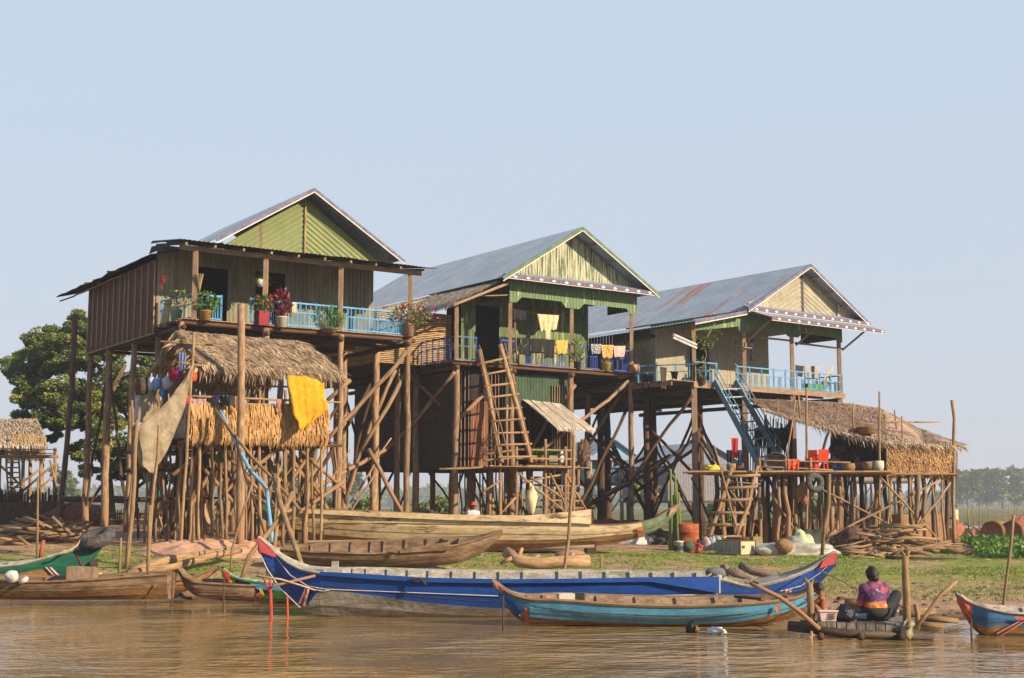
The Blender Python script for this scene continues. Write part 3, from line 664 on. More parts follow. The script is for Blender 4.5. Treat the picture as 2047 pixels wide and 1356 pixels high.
railing(F1, h1, (8.15, .06), (8.15, 2.3), D1, .8, 'rail_blue', .6)
mb = MB(); mb.fbox(F1, 3.2, 4.2, 2.9, 2.92, 10.3, 10.33); q = F1.p(3.9, 1.9, 10.2)
mb.build('shelf', 'plank', h1)

# ================= HOUSE 2 (middle)
F2 = Frame(913, 722, 52, 35.5); D2 = 7.78
h2 = thing('stilt_house', 'middle stilt house with worn green gable, grey zinc roof and deep blue balcony', 'house', F2.p(4.5, 5, 1))
us2 = [0, 2.7, 5.65, 8.85]; vs2 = [.1, 3, 6, 9]
stilts(F2, h2, us2, vs2, D2 - .1, .14)
for c in ([(1256,762,0),(1215,800,0),(1150,850,-.1),(1075,905,-.3)], [(1250,775,2),(1200,850,2.4),(1150,935,2.5)], [(820,752,3),(870,800,2),(905,832,1)], [(908,745,0),(820,855,2.5),(752,920,4)], [(965,790,0),(905,850,.3)], [(1150,770,.4),(1100,830,.6),(1065,895,.8)]):
    pole('brace', [F2.at(*q) for q in c], .08, h2, 'wood', .03, .85)
braces(F2, h2, us2[2:], vs2, 1.2, 7.2, 6, .07); braces(F2, h2, us2, vs2[2:], 1.2, 7.2, 6, .07)
deck(F2, h2, -.15, 9.25, -.1, 2.3, D2); deck(F2, h2, -.1, 9, 2.3, 13.5, D2, gap=0, name='floor', m='darkwood', w=.3)
joists(F2, h2, -.2, 9.4, (0, 1.2, 2.3, 3, 6, 9, 12), D2 - .12)
for u in us2: pole('beam', [F2.p(u, -.1, D2 - .26), F2.p(u, 13.5, D2 - .26)], .09, h2, 'darkwood', .02, 1)
# recessed front wall
mb = MB()
for u0, u1, z0, z1 in ((1.45, 2.15, D2, 10.6), (3.35, 8.05, D2, 11.0), (2.15, 3.35, 10.35, 10.9)): corr(mb, F2.p(u0, 1.9, 0), F2.p(u1, 1.9, 0), z0, z1)
corr(mb, F2.p(8.05, 1.9, 0), F2.p(8.05, 13.4, 0), D2, 11.0); corr(mb, F2.p(-.1, 13.4, 0), F2.p(8.05, 13.4, 0), D2, 10.6)
mb.build('front_wall', 'green_wall', h2)
mb = MB(); mb.fbox(F2, 1.6, 8.0, 3.2, 3.24, D2, 11.0); mb.build('room_dark_panel', 'black', h2)  # added black panel, darkness of the room painted on it
mb = MB(); z = D2 + .05; ul = F2.uz(752, 700, 2.6)[0]; XA, XB = F2.p(ul, 2.6, 0), F2.p(1.45, 2.6, 0)
while z < 10.0:    # bamboo slat wall of the left extension, facing the river
    mb.bar(V((XA.x, XA.y, z)), V((XB.x, XB.y, z + R(-.006, .006))), .02, .045); mb.bar(V((XA.x, XA.y, z)), F2.p(ul, 9, z), .02, .045); z += .075
mb.hexa([F2.p(ul, 2.64, D2), F2.p(1.45, 2.64, D2), F2.p(1.45, 2.66, D2), F2.p(ul, 2.66, D2)], [F2.p(ul, 2.64, 9.98), F2.p(1.45, 2.64, 9.98), F2.p(1.45, 2.66, 9.98), F2.p(ul, 2.66, 9.98)], 1); mb.build('slat_wall', ['bamboo', 'darkwood'], h2)
deck(F2, h2, ul, -.1, 2.5, 9, D2, gap=0, name='floor', m='darkwood', w=.3)
for u, v in ((ul + .1, 2.7), (ul / 2, 2.7), (ul + .1, 6), (ul + .1, 9)): pole('post', [gp(*F2.p(u, v, 0).xy), F2.p(u, v, D2)], .12, h2)
for u, z1 in ((0, 10.1), (2.55, 10.3), (5.65, 10.3), (8.88, 10.35)):
    mb = MB(); mb.bar(F2.p(u, .02, D2), F2.p(u + R(-.04, .04), .02, z1), .15, .15); mb.build('porch_post', 'plank', h2)
# green scalloped band on the porch
def scallop(F, root, u0, u1, v, ztop, zl, zs, posts, m, lam=.16):
    n = int((u1 - u0) / lam * 4); rows = [[], []]
    for i in range(n + 1):
        u = lerp(u0, u1, i / n); off = .016 * math.sin(2 * math.pi * u / lam); dd = min(abs(u - p) for p in posts)
        z = lerp(zl, zs, clamp((dd - .35) / .25)); rows[0].append(F.p(u, v + off, z)); rows[1].append(F.p(u, v + off, ztop))
    mb = MB(); mb.grid(rows); return mb.build('porch_valance', m, root)
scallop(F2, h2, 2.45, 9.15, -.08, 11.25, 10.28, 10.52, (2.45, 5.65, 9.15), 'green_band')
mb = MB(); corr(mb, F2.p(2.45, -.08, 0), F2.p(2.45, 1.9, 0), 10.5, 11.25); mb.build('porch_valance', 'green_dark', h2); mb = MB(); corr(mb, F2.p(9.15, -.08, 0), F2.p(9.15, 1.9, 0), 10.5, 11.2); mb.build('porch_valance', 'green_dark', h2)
pole('tie_pole', [F2.at(945, 592, 0), F2.at(1017, 590, 0)], .03, h2, 'stick', .03)
gab = gable(F2, -.05, 5.75, 13.5, 3.75, 11.4, h2, 'green_worn', lam=.14)
mb = MB(); roofsheet(mb, F2.p(2.3, -.05, 11.5), F2.p(9.35, -.05, 11.5), F2.p(9.75, -.75, 11.25), F2.p(1.75, -.75, 11.25), rows_n=1); mb.build('pent_roof', 'tin', h2)
fascia(F2, h2, (1.75, -.78, 11.18), (9.75, -.78, 11.18))
mb = MB()
roofsheet(mb, F2.p(5.62, -.8, 13.58), F2.p(5.62, 13.5, 13.58), F2.p(9.75, 13.5, 11.15), F2.p(9.75, -.8, 11.2))
roofsheet(mb, F2.p(5.62, 13.5, 13.58), F2.p(5.62, -.8, 13.58), F2.p(1.62, -.8, 11.1), F2.p(1.62, 13.5, 11.1)); rf = mb.build('roof', 'tin', h2)
barge(F2, rf, -.82, 5.62, 13.52, ((1.62, 11.04), (9.78, 11.1)), 'barge_green', .15)
for k in (.2, .45, .7, .93):
    mb = MB(); a = F2.p(lerp(5.62, 9.7, k), -.76, lerp(13.46, 11.06, k)); mb.bar(a, a + F2.v * .7, .06, .07); mb.build('purlin', 'plank', rf)
mb = MB(); q1, q2_, q3 = F2.at(906, 606, -.4), F2.at(846, 622, 2.2), F2.at(690, 634, 5.0)
thatch(mb, F2.p(1.9, -.3, 11.02), F2.p(1.7, 4.0, 11.0), q2_, q1, 2600, .6, .045, 0, back=1, slant=.2); thatch(mb, F2.p(1.7, 4.0, 11.0), F2.p(1.7, 13.2, 11.0), q3, q2_, 4200, .6, .045, 0, back=1, slant=.2)
for i in range(120): p = q1.lerp(q2_, random.random()) if i < 60 else q2_.lerp(q3, random.random()); mb.leaf(p + V((0, 0, .03)), R(.2, .45), .04, (R(-.8, .1), R(-.6, 0), R(-1, -.5)))
mb.build('thatch_roof', ['thatch_pale', 'thatch_grey'], h2)
mb = MB(); mb.bar(F2.p(2.2, -.42, 10.98), q1 + V((0, 0, -.08)), .05, .1); mb.build('roof_pole', 'plank', h2)
railing(F2, h2, (2.15, .05), (9.0, .05), D2, .95, 'rail_navy', .85, 5); railing(F2, h2, (0, .05), (.95, .05), D2, .95, 'rail_navy', .95, 0); railing(F2, h2, (0, 2.6), (0, .05), D2, .95, 'rail_navy', .75, 2)
railing(F2, h2, (9.0, .05), (9.0, 2.2), D2, .95, 'rail_navy', .95)
# lower room hanging under the floor
Z2 = 3.68
mb = MB(); z = Z2
while z < D2 - .35: mb.bar(F2.p(.3, .5, z), F2.p(.3, 8.6, z), .02, .05); z += .08
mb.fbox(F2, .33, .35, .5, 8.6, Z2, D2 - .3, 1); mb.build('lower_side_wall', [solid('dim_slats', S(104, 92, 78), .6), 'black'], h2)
mb = MB(); corr(mb, F2.p(.95, .43, 0), F2.p(1.75, .43, 0), Z2, 6.3, lam=.13); mb.build('lower_front_wall', 'rusty', h2)
mb = MB()
for i in range(13):
    if 3 < i < 8: continue
    u = .34 + i * .18; mb.bar(F2.p(u, .47, Z2), F2.p(u + R(-.03, .03), .47, D2 - .3), .17, .03)
mb.build('lower_board_wall', 'plank', h2)
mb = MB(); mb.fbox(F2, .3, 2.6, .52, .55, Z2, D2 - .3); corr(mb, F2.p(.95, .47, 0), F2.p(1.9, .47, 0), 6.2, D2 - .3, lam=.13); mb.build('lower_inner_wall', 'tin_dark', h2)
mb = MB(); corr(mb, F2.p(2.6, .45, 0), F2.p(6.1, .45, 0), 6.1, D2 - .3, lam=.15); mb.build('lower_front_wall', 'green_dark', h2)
mb = MB()
for i in range(9): u = 4.95 + i * .13; mb.bar(F2.p(u, .42, Z2), F2.p(u + R(-.02, .02), .42, 7.1), .11, .03)
mb.build('plank_wall', 'plank', h2); mb = MB(); mb.fbox(F2, 2.55, 2.75, .4, .44, Z2, 6.2); mb.build('door_post', 'plank', h2)
mb = MB(); mb.fbox(F2, 2.6, 5.0, 2.2, 2.24, Z2, 6.5); mb.fbox(F2, 6.1, 6.14, .5, 8.6, Z2, D2 - .3); mb.fbox(F2, .3, 6.1, 8.6, 8.64, Z2, D2 - .3); mb.build('room_dark_panel', 'black', h2)  # black panels, shade of the lower room put into their colour
deck(F2, h2, .1, 6.3, .3, 8.7, Z2, gap=.1, name='lower_floor', m='darkwood', w=.15)
mb = MB(); thatch(mb, F2.at(1045, 798, .4), F2.at(1118, 806, .4), F2.at(1188, 858, -1.3), F2.at(1112, 856, -1.3), 900, .35, .05, 0, jit=.06, lift=.01, back=0); mb.build('awning', solid('pale_mat', S(214, 200, 176)), h2)
for a, b in (((1060, 800), (1125, 857)), ((1082, 803), (1150, 857)), ((1100, 806), (1172, 858))): pole('batten', [F2.at(*a, .3), F2.at(*b, -1.35)], .02, h2, 'stick', .01)
for px, v in ((905, .3), (935, 1.2), (985, .4), (1018, .2), (1060, 1), (1105, .5), (1128, .3), (1157, .8)): pole('post', [gp(*(F2.at(px, 1000, v).xy)), F2.at(px + R(-3, 3), 930, v)], .085, h2, 'wood')
for i in range(12):
    px = 925 + i * 11 + R(-4, 4); v = R(3, 7); pole('stake', [gp(*(F2.at(px, 1000, v).xy)), F2.at(px + R(-3, 3), 935, v)], .04, h2, 'stick', .05)
# platform with rails in front of the lower room
pf = thing('wooden_platform', 'small stick platform with pole rails at the foot of the middle house ladder', 'platform', F2.p(2.5, -1, .9))
def q2(px, py, v=-1.6): return F2.at(px, py, v)
deck(F2, pf, .1, 5.0, -2.0, .3, Z2 - .02, gap=.2, m='slats', name='deck', w=.12)
for x in (1000, 1032, 1090, 1130, 1146): pole('post', [gp(*(q2(x, 1000).xy)), q2(x, 893 if x != 1090 else 878)], .07, pf, 'wood')
for x in (980, 1010, 1058, 1105, 1135): pole('post', [gp(*(q2(x, 1000, .0).xy)), q2(x, 935, .0)], .07, pf, 'wood')
for a, b in (((1028,899),(1148,901)), ((1032,917),(1147,918)), ((1036,931),(1152,934)), ((970,908),(1030,900)), ((968,921),(1032,914)), ((878,938),(1000,934))): pole('rail', [q2(*a), q2(*b)], .045, pf, 'stick', .03)
for a, b in (((1030,940),(1130,1024)), ((1096,940),(1135,1022)), ((1112,970),(1155,1022)), ((1002,960),(963,985)), ((1035,990),(1000,1028)), ((1130,945),(1172,1020)), ((1060,955),(1130,1000)), ((1045,965),(1120,950))): pole('brace', [q2(*a), q2(*b)], .05, pf, 'stick', .05)
for y in (955, 970, 985, 1000, 1014): pole('rung', [q2(1068, y, -.6), q2(1150 + (y - 955) * .3, y + 2, -.6)], .045, pf, 'stick', .03)
# ladder
lad = thing('ladder', 'rough wooden ladder leaning up to the middle house doorway', 'ladder', q2(1025, 930, -1.9))
for a, b in (((958, 700, -.15), (1003, 925, -1.9)), ((1000, 690, -.15), (1062, 925, -1.9))): pole('stile', [F2.at(*a), F2.at(*b)], .11, lad, 'stick', .03, .9)
for i in range(9):
    t = (i + .5) / 9.6 + .07; l = F2.at(958, 700, -.15).lerp(F2.at(1003, 925, -1.9), t); r_ = F2.at(1000, 690, -.15).lerp(F2.at(1062, 925, -1.9), t); d = (r_ - l).normalized() * .18
    pole('rung', [l - d - F2.v * .09, r_ + d - F2.v * .09 + V((0, 0, R(-.04, .04)))], .047, lad, 'stick', .02, .9)
for a, b in (((958, 690, -.45), (1015, 905, -2.1)), ((1008, 685, -.45), (1062, 900, -2.1))): pole('handrail', [F2.at(*a), F2.at(*b)], .025, lad, 'stick', .01)

# ================= HOUSE 3 (right)
F3 = Frame(1388, 768, 56, 37.5); D3 = 7.3
h3 = thing('stilt_house', 'right stilt house with beige gable, rust streaked zinc roof and pale blue balcony', 'house', F3.p(4.7, 5, .8))
us3 = [.05, 3.1, 6.2, 9.45]; vs3 = [.08, 3, 6, 9]
for j, v in enumerate(vs3):
    for i, u in enumerate(us3):
        a = F3.p(u, v, 0); a.z = ground_z(a.x, a.y) - .2
        if j == 0: mb = MB(); mb.bar(a, F3.p(u, v, D3 - .05), .22, .22); mb.build('post', 'plank', h3)
        else: pole('post', [a, F3.p(u, v, D3 - .1)], .16 * R(.9, 1.2), h3, 'darkwood', .03)
for i, (x, y) in enumerate(((1175, 12), (1245, 6.5), (1250, 7.2))):
    a = F3.sd(x, 1000, 0 if i else -1.2)
braces(F3, h3, us3, vs3, 1.0, 6.6, 20, .07)
for c in ([(1385,790,0),(1340,850,1),(1300,905,1.5),(1255,975,2)], [(1385,900,.3),(1300,960,2),(1250,1000,4)], [(1180,870,5),(1300,990,4)], [(1400,870,3),(1290,950,4),(1180,1010,6)], [(1300,860,3),(1400,960,2)], [(1190,880,6),(1280,950,5),(1310,990,5)], [(1310,905,6),(1200,960,7)], [(1340,910,4),(1180,1005,7)]):
    pole('brace', [F3.at(*q) for q in c], .075, h3, 'darkwood', .04, .85)
deck(F3, h3, -1.35, 9.6, 0, 3.2, D3, across=True, m='plank', gap=.05, w=.14); deck(F3, h3, -1.35, 9.6, 3.2, 13.5, D3, gap=0, name='floor', m='darkwood', w=.3)
mb = MB(); mb.bar(F3.p(-.1, -.05, D3 - .12), F3.p(9.65, -.05, D3 - .12), .06, .22); mb.build('edge_beam', 'plank', h3)
mb = MB(); mb.bar(F3.p(-1.3, 0, D3 - .12), F3.p(-1.3, 12, D3 - .12), .06, .16); mb.build('edge_beam', 'plank', h3)
joists(F3, h3, -1.3, 9.6, (1.2, 2.4, 3, 6, 9, 12), D3 - .12)
for u in us3: pole('beam', [F3.p(u, 0, D3 - .3), F3.p(u, 13.5, D3 - .3)], .1, h3, 'darkwood', .02, 1)
mb = MB()
def boards(F, P, Q, z0, z1, m=0, w=.2):
    d = (Q - P); L = d.length; n = max(1, int(L / w)); nr = V((-d.y, d.x, 0)).normalized()
    for i in range(n):
        a = P.lerp(Q, i / n + .002); b = P.lerp(Q, (i + 1) / n - .002); o = nr * R(0, .008)
        mb.hexa([V((a.x, a.y, z0)) + o, V((b.x, b.y, z0)) + o, V((b.x, b.y, z0)) + o + nr * .02, V((a.x, a.y, z0)) + o + nr * .02], [V((a.x, a.y, z1)) + o, V((b.x, b.y, z1)) + o, V((b.x, b.y, z1)) + o + nr * .02, V((a.x, a.y, z1)) + o + nr * .02], m)
v3 = 2.3
boards(F3, F3.p(.0, v3, 0), F3.p(2.05, v3, 0), D3, 9.9); boards(F3, F3.p(3.2, v3, 0), F3.p(7.2, v3, 0), D3, 10.2); boards(F3, F3.p(2.05, v3, 0), F3.p(3.2, v3, 0), 9.5, 10.2)
boards(F3, F3.p(0, 4.9, 0), F3.p(0, 2.3, 0), D3, 9.4); mb.build('front_wall', 'beige', h3)
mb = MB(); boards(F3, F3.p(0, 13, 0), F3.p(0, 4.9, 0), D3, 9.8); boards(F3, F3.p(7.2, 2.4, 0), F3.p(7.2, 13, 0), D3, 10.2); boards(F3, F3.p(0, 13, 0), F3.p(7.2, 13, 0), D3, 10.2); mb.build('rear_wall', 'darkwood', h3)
mb = MB(); mb.fbox(F3, .1, 7.1, 3.4, 3.44, D3, 9.7); mb.build('room_dark_panel', 'black', h3)  # added black panel behind the wall, painted as unlit room
mb = MB(); mb.bar(F3.p(3.25, v3 - .03, D3), F3.p(3.25, v3 - .03, 9.5), .1, .05); mb.bar(F3.p(2.0, v3 - .03, D3), F3.p(2.0, v3 - .03, 9.5), .1, .05); mb.build('door_frame', 'rail_blue', h3)
for u in us3:
    mb = MB(); mb.bar(F3.p(u, .05, D3), F3.p(u, .05, 9.8), .16, .16); mb.build('porch_post', 'plank', h3)
scallop(F3, h3, 2.7, 9.6, -.04, 10.45, 9.65, 9.85, (3.1, 6.2, 9.6), 'green_band')
mb = MB(); corr(mb, F3.p(0, -.04, 0), F3.p(2.7, -.04, 0), 9.45, 9.8, z0b=9.85, z1b=10.36, lam=.16); mb.build('porch_valance', 'green_band', h3)
mb = MB(); corr(mb, F3.p(0, -.04, 0), F3.p(0, 2.6, 0), 9.75, 10.0, lam=.15); mb.build('porch_valance', 'green_band', h3)
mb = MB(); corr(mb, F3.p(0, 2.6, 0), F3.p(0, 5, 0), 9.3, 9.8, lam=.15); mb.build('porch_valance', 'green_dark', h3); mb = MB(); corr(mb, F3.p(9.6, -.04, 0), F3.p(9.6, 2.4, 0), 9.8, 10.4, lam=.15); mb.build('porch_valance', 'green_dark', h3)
gab = gable(F3, -.02, 6.9, 12.85, 3.9, 10.75, h3, 'beige', lam=.22, chevron=True)
mb = MB(); mb.bar(F3.p(6.9, -.08, 10.8), F3.p(6.9, -.08, 12.6), .06, .05); mb.build('gable_batten', 'barge', gab)
mb = MB()
for (a, b, za, zb) in ((3.3, 4.55, 10.95, 11.45), (9.25, 10.4, 11.45, 10.95)):
    corr(mb, F3.p(a, -.1, 0), F3.p(b, -.1, 0), 10.72, za, z0b=10.72, z1b=zb, lam=.2)
mb.build('gable_panel', 'pinkboard', h3)
mb = MB(); roofsheet(mb, F3.p(3.0, -.05, 10.85), F3.p(10.5, -.05, 10.85), F3.p(10.9, -.6, 10.62), F3.p(2.75, -.6, 10.62), rows_n=1)
roofsheet(mb, F3.p(2.9, -.15, 10.62), F3.p(11.0, -.15, 10.62), F3.p(10.95, -1.35, 10.18), F3.p(3.3, -1.35, 10.18), rows_n=2); mb.build('pent_roof', 'tin', h3)
fascia(F3, h3, (2.75, -.62, 10.57), (10.9, -.62, 10.57)); fascia(F3, h3, (3.3, -1.38, 10.12), (10.95, -1.38, 10.12))
mb = MB()
roofsheet(mb, F3.p(6.85, -.6, 12.93), F3.p(6.85, 14, 12.93), F3.p(10.9, 14, 10.55), F3.p(10.9, -.6, 10.6)); roofsheet(mb, F3.p(6.85, 14, 12.93), F3.p(6.85, -.6, 12.93), F3.p(2.7, -.6, 10.52), F3.p(2.7, 14, 10.52)); rf = mb.build('roof', 'tin_rust', h3)
mb = MB(); roofsheet(mb, F3.p(2.75, 14, 10.45), F3.p(2.75, -.5, 10.45), F3.p(-.45, -.5, 9.78), F3.p(-.45, 14, 9.72)); mb.build('side_roof', 'tin', h3)
barge(F3, rf, -.62, 6.85, 12.88, ((2.7, 10.5), (10.95, 10.52)), 'barge', .14)
mb = MB(); mb.bar(F3.p(2.7, -.54, 10.42), F3.p(-.45, -.54, 9.74), .035, .16, 0); mb.bar(F3.p(2.7, -.545, 10.32), F3.p(-.45, -.545, 9.64), .03, .04, 1); mb.build('bargeboard', ['barge', 'white'], h3)
for k in (.15, .4, .65, .9):
    mb = MB(); a = F3.p(lerp(6.85, 10.8, k), -.57, lerp(12.8, 10.5, k)); mb.bar(a, a + F3.v * .55, .06, .07); mb.build('purlin', 'plank', rf)
for u in (3.3, 6.4, 9.6):
    mb = MB(); mb.bar(F3.p(u, -.02, 9.3), F3.p(u + .2, -1.2, 10.1), .07, .07); mb.build('bracket', 'plank', h3)
pole('cross_pole', [F3.at(1508, 674, 0), F3.at(1585, 682, 0)], .05, h3, 'stick', .02); pole('cross_pole', [F3.at(1590, 686, 0), F3.at(1687, 698, 0)], .05, h3, 'stick', .02)
railing(F3, h3, (2.6, 0), (9.5, 0), D3, .82, 'rail_blue', .75, 3, style=1); railing(F3, h3, (.0, 0), (1.35, 0), D3, .85, 'rail_blue', .65, 2, style=1); railing(F3, h3, (-1.3, 2.0), (0, 0), D3, .75, 'rail_blue', .8, 1, style=1); railing(F3, h3, (9.55, 0), (9.55, 2.2), D3, .82, 'rail_blue', .75, 3, style=1)
# pale tube lamp box and rolled mats beside the balcony
mb = MB()
a = F3.at(1345, 672, -.2); b = F3.at(1392, 693, -.2)
for k in (-.07, .07): mb.tube([a + V((0, 0, k)), b + V((0, 0, k))], .06, 0, 8)
solo(mb, 'roof_gutter', 'whitewash', 'pale pair of pipes slung under the side eave of the right house', 'pipes')
# blue stair
st = thing('stair', 'grey blue painted steep stair down from the right house balcony', 'stair', F3.at(1520, 935, -3))
def s3(px, py, t): return F3.at(px, py, lerp(-.1, -3.0, t))
L0, L1 = s3(1428, 762, 0), s3(1520, 935, 1); R0, R1 = s3(1470, 762, 0), s3(1562, 925, 1)
for a, b in ((L0, L1), (R0, R1)): mb = MB(); mb.bar(a, b, .07, .26); mb.build('stile', 'stair_blue', st)
for i in range(9):
    t = (i + 1) / 10; mb = MB(); mb.bar(L0.lerp(L1, t), R0.lerp(R1, t), .26, .05); mb.build('step', solid('step_blue_lit', S(168, 190, 196)), st)  # treads in a paler blue, the light on them put into the colour
for (a, b, s_) in ((L0, L1, -1), (R0, R1, 1)):
    for zz in (.75, .42): mb = MB(); mb.bar(a + V((0, 0, zz)), b + V((0, 0, zz)), .03, .035); mb.build('handrail', 'stair_blue', st)
    for t in (0.02, .33, .66, .97): mb = MB(); q = a.lerp(b, t); mb.bar(q, q + V((0, 0, .8)), .045, .045); mb.build('baluster', 'stair_blue', st)
# ================= THATCHED HUT IN FRONT OF THE LEFT HOUSE
G = Frame(400, 738, 39.4, 34)
hut = thing('thatched_hut', 'open thatched kitchen hut on thin stakes in front of the left house', 'hut', G.p(2.2, 2, 1))
e0, e1 = G.p(-.05, 0, 6.25), G.at(684, 748, 0); e1.z = 6.2
r0 = W(330, 662, 41.2); r1 = W(565, 664, 43.6); r0.z = 7.55; r1.z = 7.5
zr = 7.5; ridge0 = G.p(-.1, 1.9, zr); ridge1 = G.p(4.0, 1.9, zr - .05)
mb = MB(); thatch(mb, ridge0, ridge1, e1, e0, 6500, .6, .036, 0, jit=.35, slant=.5, lift=.05, back=1)
thatch(mb, ridge1.lerp(ridge0, .98), ridge1, e1, e0, 260, .6, .06, 0, slant=.4)
for i in range(200):      # frayed ends along the lower edge
    p = e0.lerp(e1, random.random()); mb.leaf(p + V((0, 0, .02)), R(.2, .6), R(.03, .06), (R(-.15, .25), R(-.3, 0), -1))
for i in range(60): p = ridge0.lerp(e0, random.random()); mb.leaf(p, R(.3, .7), R(.05, .09), (R(-.9, -.1), R(-.3, 0), R(-1, -.3)))
mb.build('roof', ['thatch', 'thatch_brown'], hut)
mb = MB(); f0, f1_ = G.p(-.3, 4.3, 5.95), G.p(4.0, 4.3, 5.95); thatch(mb, ridge0, ridge1, f1_, f0, 900, .75, .06, 0, back=1)
for i in range(50): p = ridge0.lerp(f0, random.random()); mb.leaf(p, R(.3, .6), R(.05, .08), (R(-.7, .1), R(-.5, 0), -1))
mb.build('rear_roof', ['thatch_grey', 'thatch_brown'], hut)
# thatch skirt walls
zs0 = W(500, 806, 40).z
mb = MB(); a, b = G.at(378, 804, .02), G.at(655, 812, .02); c, d = G.at(652, 872, .02), G.at(380, 866, .02)
thatch(mb, a, b, c, d, 3400, .6, .034, 0, jit=.14, lift=.08, back=1)
for i in range(480): p = d.lerp(c, random.random()) + V((0, 0, R(0, .25))); mb.leaf(p, R(.15, .6), R(.025, .05), (R(-.12, .12), R(-.2, 0), -1))
mb.build('thatch_skirt', ['thatch_gold', 'thatch_brown'], hut)
mb = MB(); a, b = G.sd(378, 800, 0), G.p(0, 2.1, G.sd(378, 800, 0).z); thatch(mb, b, a, a - V((0, 0, 1.0)), b - V((0, 0, 1.0)), 420, .8, .06, 0, jit=.15, slant=.15, back=None)
mb.build('side_thatch_skirt', 'thatch_grey', hut)
zf = W(500, 880, 40.5).z
deck(G, hut, -.3, 4.6, .1, 4.2, zf, gap=.15, m='darkwood', name='floor', w=.12)
for v in (.1, 1.5, 3, 4.2): pole('joist', [G.p(-.4, v, zf - .1), G.p(4.7, v, zf - .1)], .06, hut, 'darkwood')
for a, b, v in (((374, 792), (690, 805), -.05), ((380, 805), (655, 812), .05), ((355, 725), (408, 732), -.1), ((400, 770), (640, 775), 1.9), ((420, 850), (660, 862), .1), ((320, 683), (450, 692), .3)): pole('rail', [G.at(*a, v), G.at(*b, v)], .035, hut, 'stick', .02)
def stakes(F, root, lst, v, r, top, m='stick', wob=.05):
    for px, tx in lst:
        b = F.at(px, 1040, v); a = gp(b.x, b.y); pole('stake', [a, F.at(tx, top, v)], r * R(.85, 1.2), root, m, wob, .8, 7)
stakes(G, hut, [(378, 390), (398, 400), (428, 425), (458, 450), (476, 470), (505, 500), (522, 520), (568, 574), (586, 590), (610, 618), (640, 645)], .2, .05, 810)
stakes(G, hut, [(352, 372), (388, 395), (440, 436), (500, 505), (540, 535), (600, 600)], 2.0, .06, 745)
stakes(G, hut, [(320, 330), (365, 360), (410, 415), (455, 450), (520, 520), (575, 570)], 4.1, .06, 780)
stakes(G, hut, [(262, 268), (292, 300), (312, 318), (335, 342)], 3.2, .045, 860)
stakes(G, hut, [(360, 364), (405, 403), (423, 430), (446, 441), (492, 488), (550, 556), (628, 622)], 1.1, .045, 890)
for c, v in (([(345,950),(470,860)],.6), ([(400,860),(540,1000)],1), ([(540,880),(430,1010)],2), ([(590,870),(480,960)],.5), ([(380,905),(480,1020)],1.5), ([(650,870),(560,990)],.8), ([(600,900),(690,980)],2.5), ([(430,930),(350,1060)],1.6), ([(690,960),(560,1050)],.6), ([(560,870),(640,990)],1.2)):
    pole('brace', [G.at(*q, v) for q in c], .065, hut, 'wood', .04, .85)
for y, v in ((905, 2.2), (942, 2.4), (1000, 3)): pole('rail', [G.at(250, y, v), G.at(440, y - 4, v)], .045, hut, 'darkwood', .03)
random.seed(77)
for i in range(46):      # tangle of thin crooked sticks under the hut and the house behind it
    px = R(268, 690); v = R(1.0, 6.5); b = G.at(px, 1000, v); top = R(850, 930)
    if R(0, 1) < .6: pole('stake', [gp(b.x, b.y), G.at(px + R(-14, 14), top, v)], R(.025, .05), hut, 'stick' if R(0, 1) < .6 else 'darkwood', .07, .75, 6)
    else: pole('brace', [gp(b.x, b.y, .05), G.at(px + random.choice((-1, 1)) * R(60, 130), top + 20, v + R(-.5, .5))], R(.03, .06), hut, 'stick' if R(0, 1) < .5 else 'wood', .05, .8, 6)
# big single poles
def lone(name, pts, r, label, cat='pole', m='stick', root_end=True, wob=.02, **k):
    q = [W(*p) for p in pts]
    if root_end: q.append(gp(W(*pts[-1]).x + 0, pts[-1][2]))
    return tag(pole(name, q, r, None, m, wob, **k), label, cat)
def post_thing(px, ytop, Y, r, label, m='wood', ybot=None, pxb=None, cat='post', **k):
    b = W(pxb if pxb else px, 1040, Y); a = gp(b.x, b.y); return tag(pole('pole', [a, W(px, ytop, Y)], r, None, m, k.pop('wob', .015), k.pop('taper', .85)), label, cat)
post_thing(483, 608, 39.2, .13, 'thick round post rising through the thatched hut roof', pxb=482)
post_thing(318, 850, 36.5, .05, 'crooked grey stake left of the hut, beside the hanging net', 'stick', pxb=298, wob=.05)
post_thing(275, 840, 36, .065, 'tall bent pale stake holding the lower corner of the net', 'stick', pxb=256, wob=.06)
post_thing(264, 800, 38, .04, 'thin wavy stake left of the net', 'stick', pxb=261, wob=.05)
post_thing(388, 665, 39.1, .05, 'slim pole at the left front corner of the thatched hut', 'stick', pxb=362)
post_thing(76, 955, 37, .035, 'slim pale stake in front of the left firewood pile', 'stick', pxb=80)
post_thing(242, 1075, 34.5, .035, 'short stake beside the bamboo trunks', 'stick')
post_thing(300, 1010, 33.6, .045, 'leaning stake standing behind the old brown boat', 'stick', pxb=300)
post_thing(1201, 1108, 37, .04, 'short upright peg in the grass', 'stick')
